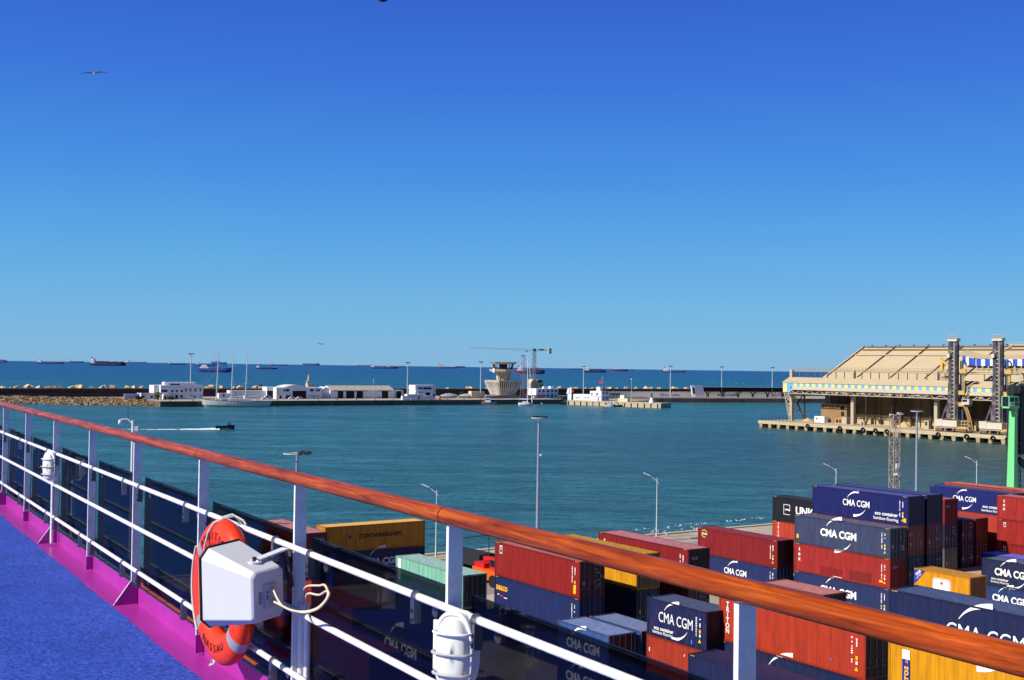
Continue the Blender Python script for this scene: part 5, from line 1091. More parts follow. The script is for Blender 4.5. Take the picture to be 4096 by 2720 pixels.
def radar():
    d = 66; f = Fac(FQ, R3, d, 755, 795, 560, 'radar_mast', 'slim red and white lattice mast with a white radar bar behind the sloop mast', 'mast'); x0 = f.p(756, 400)[0]; x1 = f.p(790, 400)[0]; zt = f.p(770, 222)[1]; b = MB(); w = (x1-x0)/2; cx = (x0+x1)/2
    for x in (-w, w):
        for y in (-w, w): b.bar((cx+x*1.2, y*1.2, 0), (cx+x*.7, y*.7, zt), .2)
    for i in range(12):
        z0, z1 = zt*i/12, zt*(i+1)/12
        for y in (-w, w): b.bar((cx-w*(-1)**i, y, z0), (cx+w*(-1)**i, y, z1), .14)
    b.build('lattice', mat('mast_redwhite', (170, 130, 136), .5, .2), f.r); xa, za = f.p(735, 216); xb = f.p(790, 216)[0]; MB().box((xa, -.3, za-.35), (xb, .3, za+.35)).build('radar_bar', WHITE, f.r); MB().tube([(cx, 0, zt), (cx, 0, za)], .25, 8).build('pedestal', STEEL, f.r)
    g = Fac(FQ, R3, 58, 862, 978, 520, 'cream_block', 'cream coloured block house under the tower crane'); g.block('wall', 914, 466, 978, 8, mat('cream_wall', (226, 212, 172), .85, .06), y0=0); g.block('wall_bay', 872, 466, 913, 7, mat('cream_wall', (226, 212, 172), .85, .06), y0=.5); g.rect('window', 920, 475, 965, 498, GLASSD); g.rect('window', 940, 520, 975, 532, GLASSD); g.rect('stair', 885, 500, 905, 540, mat('pale_yellow', (236, 214, 130), .8), yb=.5)
radar()
def block_house():
    f = Fac(FQ, R3, 24, 905, 1136, 620, 'white_block_house', 'two storey white block house with square windows between the sloop and the pier'); f.block('wall', 905, 563, 1136, 10, WALL); f.block('roof_tank', 1008, 543, 1040, 2, WHITE, y0=3, z0=f.z(1000, 563)+.05); f.block('roof_room', 1088, 540, 1120, 3, WALL, y0=4, z0=f.z(1100, 563)+.05)
    for y0, y1 in ((578, 600), (625, 645)):
        for x in (930, 972, 1018, 1062, 1100): f.rect('window', x, y0, x+20, y1, GLASSD)
    f.rect('door', 1062, 622, 1078, 660, mat('door_wood', (130, 90, 60), .8))
block_house()
def pier_office():
    d = 5; f = Fac(FP, R3, d, 1282, 1590, 650, 'pier_office', 'white pier office with a flat roofed tower and roof stairs, a red flag above'); f.block('wall', 1290, 622, 1468, 9, WALL, y0=.5); f.block('tower', 1469, 588, 1590, 10, WALL); zt = f.z(1530, 588)
    f.block('roof_room', 1520, 548, 1560, 4, WALL, y0=2, z0=zt+.02); f.block('screen_wall', 1210, 560, 1250, .6, WALL, y0=3); MB().prism([(f.p(1200, 600)[0], 2.6, f.z(1200, 620)), (f.p(1228, 600)[0], 2.6, f.z(1200, 612)), (f.p(1235, 600)[0], 2.6, f.z(1200, 560)), (f.p(1212, 600)[0], 2.6, f.z(1200, 560))], (0, .35, 0)).build('fin_wall', WALL, f.r)
    for x in (1315, 1340, 1408, 1440): f.rect('window', x, 652, x+14, 664, GLASSD, yb=.5)
    f.rect('window', 1482, 610, 1496, 628, GLASSD); f.rect('window', 1535, 610, 1552, 630, GLASSD); f.rect('band', 1469, 640, 1590, 643, WALLG, t=.2)
    f.rect('door', 1552, 655, 1562, 690, DARK)
    x1 = f.p(1590, 620)[0]
    for y in (2.2, 6.2):
        for z0 in (1.2, 4.6): MB().box((x1+.012, y, z0), (x1+.07, y+1.6, z0+1.7)).build('window', GLASSD, f.r)
    MB().tube([(x1-2, 4, zt), (x1-2, 4, zt+9.5)], .12, 8).build('mast', STEEL, f.r); MB().tube([(x1-2.6, 4, zt+8.8), (x1-2, 4, zt+9.4), (x1-1.2, 4, zt+8.8)], .12, 8).build('mast_head', STEEL, f.r)
    b = MB(); 
    for i in range(5): b.quad((x1-2-(i)*.45, 4+.2*math.sin(i), zt+5.2), (x1-2-(i+1)*.45, 4+.2*math.sin(i+1), zt+5.2), (x1-2-(i+1)*.45, 4+.2*math.sin(i+1), zt+6.9), (x1-2-i*.45, 4+.2*math.sin(i), zt+6.9))
    b.build('flag', RED, f.r)
    b = MB()
    for y in (1, 2): b.bar((x1-1.2, y+5, zt), (x1+.0, y+5, zt+4.2), .15)
    b.build('roof_ladder', mat('ladder_red', (190, 120, 120), .6), f.r)
    flag(R3, 1272, 588, 8, 'red flag beside the white screen wall of the pier office', FP)
    g = Fac(FP, R3, 3, 1762, 1862, 680, 'stone_parapet', 'beige stone parapet with a small white kiosk on the pier', 'wall'); g.block('wall', 1762, 665, 1862, 3, SAND); g.block('kiosk', 1780, 632, 1822, 2, WALL, y0=.5)
    g = Fac(FP, R3, 3, 1903, 1915, 690, 'pier_lamp', 'tall thin white lamp post standing on the outer pier', 'street lamp'); MB().tube([(0, 0, 0), (0, 0, g.z(1909, 470))], [.16, .1], 8).build('pole', LAMPM, g.r); MB().lathe([(.1, 0), (.45, .2), (.5, .5), (.2, .7)], 10, c=(0, 0, g.z(1909, 470))).build('lamp_head', WHITE, g.r)
    g = Fac(FP, R3, 4, 2115, 2140, 715, 'harbour_light', 'white conical harbour light with a green top at the end of the pier', 'beacon'); MB().lathe([(1.9, 0), (1.7, .6), (.9, 3.2), (.8, 3.4)], 14).build('base', WHITE, g.r); MB().lathe([(.55, 0), (.5, 2.3), (.65, 2.4), (.2, 3.2)], 12, c=(0, 0, 3.41)).build('lantern', mat('beacon_green', (20, 110, 60), .5), g.r); MB().tube([(0, 0, 6.5), (0, 0, 9)], .06, 6).build('rod', STEEL, g.r)
pier_office()
b = MB()
for i in range(15):
    a = 5+i*4.9; p = FP.w(a, -.25, 0); q = Vector((p.x, p.y, 2.6)); b.bar(p+Vector((0, 0, -.5)), q, .5)
o = b.build('pier_fender_strips', mat('fender_dark', (40, 36, 34), .9)); struct(o)
# breakwater crown wall, railing wall and armour blocks
def crown():
    b = MB(); fr = FQ
    for a0, a1 in ((-420, 900),): b.prism([fr.w(a0, 88, QZ), fr.w(a1, 88, QZ), fr.w(a1, 92, QZ), fr.w(a0, 92, QZ)], (0, 0, 5.0))
    b.prism([fr.w(-420, 87, QZ), fr.w(900, 87, QZ), fr.w(900, 87.99, QZ), fr.w(-420, 87.99, QZ)], (0, 0, 2.6))
    r = thing('breakwater_wall', 'long dark stone crown wall running along the breakwater behind the mole buildings', 'wall'); m = mat('crown_stone', (76, 64, 60), .95, .22, .12, stain=(52, 46, 44), sscale=.2, samt=.6, stretch=(1, 1, 3))
    o = b.build('wall', m, r); b = MB(); b.prism([fr.w(-420, 86.8, QZ+5.01), fr.w(900, 86.8, QZ+5.01), fr.w(900, 92.3, QZ+5.01), fr.w(-420, 92.3, QZ+5.01)], (0, 0, .35)); b.build('coping', mat('coping', (120, 108, 98), .95, .15), r)
    mats = [mat('armour_block', (214, 192, 156), .95, .12, .3, stain=(150, 130, 104), sscale=.3, samt=.5)]
    protos = []; rnd = random.Random(5)
    for k in range(4):
        s = Vector((rnd.uniform(1.2, 1.8), rnd.uniform(1.1, 1.7), rnd.uniform(.9, 1.4))); bb = MB(); c = .25
        v = []
        for z in (-1, 1):
            for x, y in ((-1, -1), (1, -1), (1, 1), (-1, 1)): v.append((x*s.x*(1-.08*(z > 0)), y*s.y*(1-.08*(z > 0)), z*s.z))
        bb.add(v, [(0, 3, 2, 1), (4, 5, 6, 7), (0, 1, 5, 4), (1, 2, 6, 5), (2, 3, 7, 6), (3, 0, 4, 7)]); protos.append(bb.mesh('armour_block', mats))
    n = 0
    for i in range(150):
        a = -125+i*4.2+rnd.uniform(-2.4, 2.4)
        if a > 90 and rnd.random() < .3: continue
        if rnd.random() < .12: continue
        o = bpy.data.objects.new('armour_block', protos[i % 4]); C.objects.link(o); o.location = fr.w(a, 97+rnd.uniform(-2, 4), QZ+4.2+rnd.uniform(0, 1.6)*(1.0 if a < 95 else .55)); o.rotation_euler = (rnd.uniform(-.6, .6), rnd.uniform(-.6, .6), rnd.uniform(0, 3.1))
        tag(o, 'pale concrete armour block tumbled along the top of the breakwater wall', 'concrete block', 'armour blocks along the breakwater')
    bb = MB(); bb.prism([fr.w(-420, 92.5, -4), fr.w(900, 92.5, -4), fr.w(900, 116, -4), fr.w(-420, 116, -4)], (0, 0, 4+QZ+3.6)); struct(bb.build('breakwater_mound', mats[0]))
crown()
# cruise quay: canopy, portal, fence, banner wall
def cruise():
    f = Fac(FC, R4, 14, 552, 722, 780, 'slanted_portal', 'white slanted portal box at the left end of the long dark quay canopy', 'pavilion'); d = f
    h0, h1 = f.z(600, 850), f.z(580, 680)
    A = [f.p(555, 680), f.p(608, 680), f.p(622, 820), f.p(572, 815)]
    MB().prism([(x, 0, z) for x, z in A], (0, 1.2, 0)).build('frame_wall', WHITE, f.r)
    B = [f.p(572, 712), f.p(598, 712), f.p(610, 788), f.p(585, 788)]; MB().prism([(x, -.05, z) for x, z in B], (0, .04, 0)).build('opening', DARK, f.r)
    Cc = [f.p(609, 682), f.p(716, 684), f.p(735, 830), f.p(623, 832)]; MB().prism([(x, 0.02, z) for x, z in Cc], (0, 6, 0)).build('side_wall', WALLG, f.r)
    g = Fac(FC, R4, 16, 725, 1900, 760, 'quay_canopy', 'long dark canopy roof on branching legs along the cruise quay', 'canopy'); DK = mat('canopy_dark', (48, 52, 64), .6, .1)
    x0, z1 = g.p(722, 712); x1 = g.p(1900, 712)[0]; z0 = g.z(1300, 765); z1 = (z1+g.z(1900, 708))/2
    MB().prism([(x0, 0, z1), (x1, 0, z1), (x1, 9, z1), (x0, 9, z1)], (0, 0, .3)).build('roof', mat('canopy_top', (150, 158, 170), .5, .05), g.r); MB().prism([(x0, .2, z1-.1), (x1, .2, z1-.1), (x1, 8.5, z1-.1), (x0, 8.5, z1-.1), ], (0, 0, -.02)).build('soffit', DK, g.r)
    b = MB(); n = 60
    for i in range(n):
        xa, xb = x0+(x1-x0)*i/n, x0+(x1-x0)*(i+1)/n; b.bar((xa, 8.4, z1-.15), (xb, 8.4, z0) if i % 2 else (xb, 8.4, z1-.15), .3); b.bar((xa, 8.4, z0 if i % 2 else z1-.2), (xb, 8.4, z1-.2 if i % 2 else z0), .3)
    b.build('roof_truss', DK, g.r); MB().box((x0, 8.6, z0), (x1, 8.9, z1-.12)).build('back_fascia', DK, g.r)
    for px in (815, 1020, 1225, 1425, 1625, 1830):
        x = g.p(px, 800)[0]; zb = g.z(px, 812); r = MB().box((x-.8, 3.2, 0), (x+.8, 5.2, zb)).build('leg', mat('leg_grey', (96, 98, 106), .7), g.r)
        b = MB()
        for dx in (-3.4, -1.4, 1.4, 3.4): b.bar((x, 4.2, zb), (x+dx, 4.2, z0+.3), .42)
        b.build('branch', DK, g.r)
    BW = mat('banner_wall', (240, 230, 212), .9, .05); h = Fac(FC, R4, 30, -560, 1900, 800, 'banner_wall', 'long pale wall with blue welcome lettering behind the quay fence', 'wall'); zt = h.z(300, 775); MB().box((0, 0, 0), (h.w, .4, zt)).build('wall', BW, h.r)
    b = MB(); x = 0
    while x < h.w: b.box((x, .05, zt+.01), (x+.9, .35, zt+.8)); x += 2.2
    b.build('parapet_blocks', BW, h.r)
    INKB = mat('welcome_blue', (36, 66, 160), .6)
    for s, px, wd in (('Welcome to Casablanca', 272, 275), ('Bienvenue à Casablanca', 1048, 270)):
        xa, za = h.p(px, 808); xb = h.p(px+wd/2, 808)[0]; o = text('lettering', s, 1, INKB, h.r, (xa, -.03, za), FRONT, .012); xs = [v.co.x for v in o.data.vertices]; k = 2*(xb-xa)/(max(xs)-min(xs)); o.scale = (k, k*1.45, 1)
    xa, za = h.p(1755, 802); o = text('lettering', 'مرحبا بكم', 1, INKB, h.r, (xa, -.03, za), FRONT, .012); o.scale = (3, 3, 1)
    xb, za = h.p(-330, 790); q = Fac(FC, R3, 29.5, 1676, 1780, 630, 'logo_banner', 'grey banner with large dim letters left of the pale welcome wall', 'banner'); q.block('banner', 1676, 608, 1780, .2, mat('banner_grey', (150, 146, 150), .8)); xa, za = q.p(1726, 630); o = text('lettering', 'CASA', 1, mat('banner_ink', (70, 80, 120), .7), q.r, (xa, -.03, za), FRONT, .02); o.scale = (4.5, 4, 1)
    k = Fac(FC, R4, 3, -560, 1900, 830, 'quay_fence', 'pale mesh fence with many thin posts along the cruise quay edge', 'fence'); b = MB(); x = 0; zt = k.z(300, 818)
    while x < k.w: b.bar((x, 0, 0), (x, 0, zt), .16); x += 2.6
    b.bar((0, 0, zt*.9), (k.w, 0, zt*.9), .1); b.bar((0, 0, zt*.45), (k.w, 0, zt*.45), .1); b.build('posts', mat('fence_pale', (252, 240, 232), .7), k.r); MB().box((0, .15, .1), (k.w, .2, zt*.5)).build('mesh_panel', mat('fence_pink', (244, 216, 208), .8), k.r)
    t0 = None
    for i, px in enumerate((807, 900, 1015, 1110, 1220, 1310, 1422, 1510, 1620, 1705)):
        xx, zz = h.p(px, 655)
        if t0 is None:
            t0 = r = thing('promenade_lamp', '', 'street lamp'); MB().tube([(0, 0, 0), (0, 0, zz)], [.14, .09], 6).build('pole', DSTEEL, r); MB().lathe([(.1, -.1), (.3, .1), (.2, .4), (.05, .5)], 8, c=(0, 0, zz)).build('lamp_head', STEEL, r)
        else: r = copy_tree(t0)
        r.location = FC.w(h.s0+xx, 30+6, QZ+.06); tag(r, 'thin dark lamp post rising behind the quay canopy', 'street lamp', 'lamp posts behind the quay canopy')
cruise()
# tall twin head masts along the mole
lp0 = None
LM = mat('far_mast', (196, 196, 196), .5, .05)
for fr, Z, xb, yb, xt, yt, d, lab in ((FQ, R1, 1632, 410, 1641, 163, 48, 'tall twin head light mast behind the left white office'), (FQ, R2, 1650, 612, 1656, 292, 28, 'tall twin head light mast between the warehouse and the control house'), (FQ, R3, 316, 630, 325, 284, 30, 'tall twin head light mast left of the unfinished tower'), (FP, R3, 1394, 618, 1404, 332, 30, 'tall twin head light mast behind the pier office'), (FC, R4, 264, 830, 278, 420, 20, 'tall twin head light mast left of the slanted portal'), (FC, R4, 962, 800, 970, 432, 24, 'tall twin head light mast rising through the middle of the quay canopy'), (FC, R4, 1648, 700, 1652, 440, 24, 'tall twin head light mast at the right end of the quay canopy')):
    a, z = fr.plane(Z(xt, yt), d); h = z-QZ
    r = thing('light_mast', lab, 'light mast', fr.w(a, d, QZ+.05), fr.ang, 'tall light masts on the mole and cruise quay')
    MB().tube([(0, 0, 0), (0, 0, h-.3)], [.42, .24], 8).build('pole', LM, r); MB().bar((-1.5, 0, h-.2), (1.5, 0, h-.2), .2).build('crossarm', LM, r)
    for x in (-1.5, -.6, .6, 1.5): MB().box((x-.4, -.5, h-.1), (x+.4, .4, h+.35)).build('floodlight', mat('flood_dark', (110, 112, 118), .5), r)
g = Fac(FQ, R2, 60, 1296, 1302, 560, 'thin_lamp', 'short thin lamp post above the warehouse roof ridge', 'street lamp'); zz = g.z(1298, 472); MB().tube([(0, 0, 0), (0, 0, zz)], .13, 6).build('pole', LM, g.r); MB().lathe([(.1, 0), (.4, .2), (.1, .5)], 8, c=(0, 0, zz)).build('lamp_head', WHITE, g.r)
# bollards on the mole edge
bo = MB().lathe([(.5, 0), (.4, .15), (.3, .6), (.55, .8), (.5, 1.0), (.1, 1.1)], 10).mesh('bollard', mat('bollard_yellow', (176, 150, 60), .7, .2))
for i in range(22):
    o = bpy.data.objects.new('bollard', bo); C.objects.link(o); o.location = FQ.w(6+i*13, 1.4, QZ+.05); tag(o, 'stubby mooring bollard on the far mole edge', 'bollard', 'bollards along the far mole edge')

# ================================================================== VESSELS
def on_sea(p):
    r = ray(*p); h = math.hypot(r.x, r.y); k = EYE/-r.z if r.z < -1e-5 else 20000
    for _ in range(40):
        z = seaz(r.x*k, r.y*k); k2 = (z-EYE)/r.z if r.z < -1e-5 else 20000
        if k2 < 0 or k2 > 18000: k = 18000; break
        k = k2
    return Vector((r.x*k, r.y*k, seaz(r.x*k, r.y*k)))
def hullmesh(L, Bm, H, bow=.14, sheer=.25, stern=.85, rake=.05):
    """Loft along x: stern at 0, bow at L."""
    n = 16; ss = []
    for i in range(n+1):
        t = i/n; x = L*t; hw = Bm/2*(min(1, stern+(1-stern)*t/.15) if t < .15 else 1 if t < 1-bow*2 else max(.02, 1-((t-(1-bow*2))/(bow*2))**2.2)); z = H*(1+sheer*max(0, t-.75)*3+.08*max(0, .1-t)*10)
        ss.append([(x-(rake*L*(t-.7)/.3 if t > .7 else 0)*1, -hw*.7, -.3), (x, -hw, H*.45), (x, -hw, z), (x, hw, z), (x, hw, H*.45), (x-(rake*L*(t-.7)/.3 if t > .7 else 0), hw*.7, -.3)])
    vs = [p for q in ss for p in q]; fs = [((i+1)*6+k, (i+1)*6+k+1, i*6+k+1, i*6+k) for i in range(n) for k in range(5)]
    return MB().add(vs, [tuple(reversed(f)) for f in fs]+[tuple(range(6)), tuple(n*6+k for k in range(5, -1, -1))])
SHIPWH = mat('ship_white', (232, 230, 232), .6, .05)
def cargo(Z, k, x0, x1, yw, hull, hh, sup, label, sup_rgb=(232, 230, 232), cranes=(), cargo_=None, boot=None, name='cargo_ship'):
    """Pixel-measured freighter lying stern left; hh hull height, sup = (x0, x1, height) of the deckhouse, px of zoom Z."""
    c = on_sea(Z((x0+x1)/2, yw)); dist = math.hypot(c.x, c.y); m = dist/F*k; L = (x1-x0)*m; az = R_(-4)
    r = thing(name, label, 'ship', (0, 0, 0), az, 'ships at anchor off the port'); X = Vector((math.cos(az), math.sin(az), 0)); q = c-X*L/2; r.location = (q.x, q.y, c.z); Bm = L*.16; H = hh*m
    hull = tuple(int(h*.66+q*.34) for h, q in zip(hull, (110, 136, 190))); hm = mat('hull_%d_%d_%d' % hull, hull, .6, .06); hullmesh(L, Bm, H).build('hull', hm, r)  # hull colour mixed towards pale blue: distance haze put into the paint
    if boot: MB().box((-.4, -Bm*.46, .1), (L*.16, Bm*.46, H*.98)).build('stern_band', mat('hull_%d_%d_%d' % boot, boot, .6, .05), r)
    sm = mat('deckhouse_%d_%d_%d' % sup_rgb, sup_rgb, .6, .05); s0, s1, sh = (sup[0]-x0)*m, (sup[1]-x0)*m, sup[2]*m
    b = MB(); w_ = s1-s0; n = 4
    for i in range(n): b.box((s0+w_*.06*i, -Bm*.4*(1-.06*i), H+.05+(sh-H)*.8*i/n), (s1-w_*.1*i, Bm*.4*(1-.06*i), H+(sh-H)*.8*(i+1)/n-.05*(i < n-1)))
    b.build('deckhouse', sm, r); b = MB()
    for i in range(n-1): b.box((s1-w_*.1*i-w_*.75, -Bm*.4*(1-.06*i)-.15, H+(sh-H)*.8*(i+.45)/n), (s1-w_*.1*i-w_*.05, -Bm*.4*(1-.06*i)-.02, H+(sh-H)*.8*(i+.7)/n))
    b.build('window_rows', GLASSD, r)
    MB().box((s0+w_*.05, -Bm*.12, H+(sh-H)*.8), (s0+w_*.35, Bm*.12, sh)).build('funnel', hm if hull[2] > 60 else sm, r); MB().tube([(s0+w_*.6, 0, H+(sh-H)*.8), (s0+w_*.6, 0, sh+(sh-H)*.25)], [m*.5, m*.25], 6).build('mast', sm, r)
    cm = mat('ship_crane', (196, 190, 186), .6, .1)
    for cx, ch in cranes:
        x = (cx-x0)*m; MB().tube([(x, 0, H), (x, 0, H+ch*m)], m*1.5, 8).build('cargo_crane', cm, r).location = (0, 0, 0)
        MB().bar((x+.1, 0, H+ch*m*.55), (x+(x1-x0)*.09*m, 0, H+ch*m*.75), m*1.2).build('crane_jib', cm, r)
    if cargo_:
        a0, a1, ch, cols = cargo_; nn = max(4, int((a1-a0)/12)); rnd = random.Random(int(x0))
        for i in range(nn):
            xa, xb = (a0+(a1-a0)*i/nn-x0)*m, (a0+(a1-a0)*(i+.93)/nn-x0)*m; c_ = cols[i % len(cols)]; MB().box((xa, -Bm*.42, H), (xb, Bm*.42, H+ch*m*rnd.uniform(.72, 1))).build('deck_cargo', mat('cargo_%d_%d_%d' % c_, c_, .7, .15, .05), r)
    else:
        b = MB(); 
        for i in range(5): xa = s1+(L*.92-s1)*i/5; b.box((xa+L*.01, -Bm*.3, H), (xa+(L*.92-s1)/5-L*.01, Bm*.3, H+m*2.2))
        b.build('hatch_covers', mat('hatch', (96, 82, 96), .7, .1), r)
    MB().tube([(L*.95, 0, H), (L*.95, 0, H+m*12)], m*.4, 6).build('foremast', cm, r)
    return r
K1, K2, K3, K4 = .4659, .3812, .3812, .29649
VIO, NAV, DKN = (52, 48, 110), (24, 40, 110), (26, 26, 58)
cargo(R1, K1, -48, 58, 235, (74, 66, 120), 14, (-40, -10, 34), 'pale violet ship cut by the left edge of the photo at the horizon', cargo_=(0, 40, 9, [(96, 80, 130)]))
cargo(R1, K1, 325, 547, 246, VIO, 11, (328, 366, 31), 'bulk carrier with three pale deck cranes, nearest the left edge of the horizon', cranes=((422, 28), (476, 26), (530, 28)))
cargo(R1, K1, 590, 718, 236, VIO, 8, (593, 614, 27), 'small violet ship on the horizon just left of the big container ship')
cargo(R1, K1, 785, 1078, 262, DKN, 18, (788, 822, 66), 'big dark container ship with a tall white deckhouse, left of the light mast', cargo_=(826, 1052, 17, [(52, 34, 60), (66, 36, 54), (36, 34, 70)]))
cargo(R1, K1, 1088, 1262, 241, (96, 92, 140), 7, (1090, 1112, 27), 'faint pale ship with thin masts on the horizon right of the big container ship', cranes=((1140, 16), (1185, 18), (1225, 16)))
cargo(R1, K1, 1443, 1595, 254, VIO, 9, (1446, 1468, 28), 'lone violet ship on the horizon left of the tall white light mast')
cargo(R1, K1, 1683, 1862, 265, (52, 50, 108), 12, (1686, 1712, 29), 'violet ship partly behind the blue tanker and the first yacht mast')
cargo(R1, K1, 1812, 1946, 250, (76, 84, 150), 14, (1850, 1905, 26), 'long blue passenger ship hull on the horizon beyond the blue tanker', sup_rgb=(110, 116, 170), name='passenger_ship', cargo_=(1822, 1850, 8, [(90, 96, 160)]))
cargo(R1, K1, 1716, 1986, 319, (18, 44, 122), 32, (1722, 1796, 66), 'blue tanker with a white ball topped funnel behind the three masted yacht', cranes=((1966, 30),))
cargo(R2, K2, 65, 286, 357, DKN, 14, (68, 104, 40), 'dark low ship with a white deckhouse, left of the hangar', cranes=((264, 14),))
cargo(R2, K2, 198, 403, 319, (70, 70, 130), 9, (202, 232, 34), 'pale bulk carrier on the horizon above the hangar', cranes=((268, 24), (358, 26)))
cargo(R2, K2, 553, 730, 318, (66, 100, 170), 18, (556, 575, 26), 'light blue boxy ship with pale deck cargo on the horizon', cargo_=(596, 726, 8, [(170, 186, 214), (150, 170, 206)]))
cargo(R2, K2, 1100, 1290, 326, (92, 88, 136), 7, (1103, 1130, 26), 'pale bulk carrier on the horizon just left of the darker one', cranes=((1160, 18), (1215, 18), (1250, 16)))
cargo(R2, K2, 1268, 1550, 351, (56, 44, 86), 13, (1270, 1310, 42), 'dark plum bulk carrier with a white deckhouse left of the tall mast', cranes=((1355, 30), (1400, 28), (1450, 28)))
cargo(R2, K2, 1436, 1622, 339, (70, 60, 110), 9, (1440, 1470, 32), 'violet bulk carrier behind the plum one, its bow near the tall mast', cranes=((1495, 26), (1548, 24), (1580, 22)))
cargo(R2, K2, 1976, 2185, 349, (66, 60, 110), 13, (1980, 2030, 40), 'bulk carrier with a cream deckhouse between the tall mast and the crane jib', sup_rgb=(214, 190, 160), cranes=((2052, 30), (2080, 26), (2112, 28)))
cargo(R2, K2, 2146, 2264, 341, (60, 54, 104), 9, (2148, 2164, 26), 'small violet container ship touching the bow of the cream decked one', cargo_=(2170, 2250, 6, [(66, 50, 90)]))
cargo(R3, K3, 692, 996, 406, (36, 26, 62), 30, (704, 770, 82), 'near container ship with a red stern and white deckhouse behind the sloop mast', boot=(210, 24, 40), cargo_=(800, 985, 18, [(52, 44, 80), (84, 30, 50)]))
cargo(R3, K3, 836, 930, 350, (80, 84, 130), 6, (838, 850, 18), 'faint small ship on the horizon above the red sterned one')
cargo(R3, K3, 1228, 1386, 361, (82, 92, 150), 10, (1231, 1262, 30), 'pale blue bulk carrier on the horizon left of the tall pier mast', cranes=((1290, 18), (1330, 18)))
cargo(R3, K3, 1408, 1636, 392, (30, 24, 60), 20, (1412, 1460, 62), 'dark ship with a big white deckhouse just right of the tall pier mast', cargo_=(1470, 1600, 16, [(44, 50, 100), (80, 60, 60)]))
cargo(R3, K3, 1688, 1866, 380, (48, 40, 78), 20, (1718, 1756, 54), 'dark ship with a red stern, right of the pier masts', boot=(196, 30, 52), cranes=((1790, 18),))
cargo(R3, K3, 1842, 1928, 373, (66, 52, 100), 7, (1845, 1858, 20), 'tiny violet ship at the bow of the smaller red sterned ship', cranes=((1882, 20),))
cargo(R4, K4, 170, 482, 504, (34, 50, 122), 16, (182, 250, 68), 'blue bulk carrier with a bright white deckhouse, rightmost ship before the shed', cranes=((320, 34), (372, 36), (420, 34)))

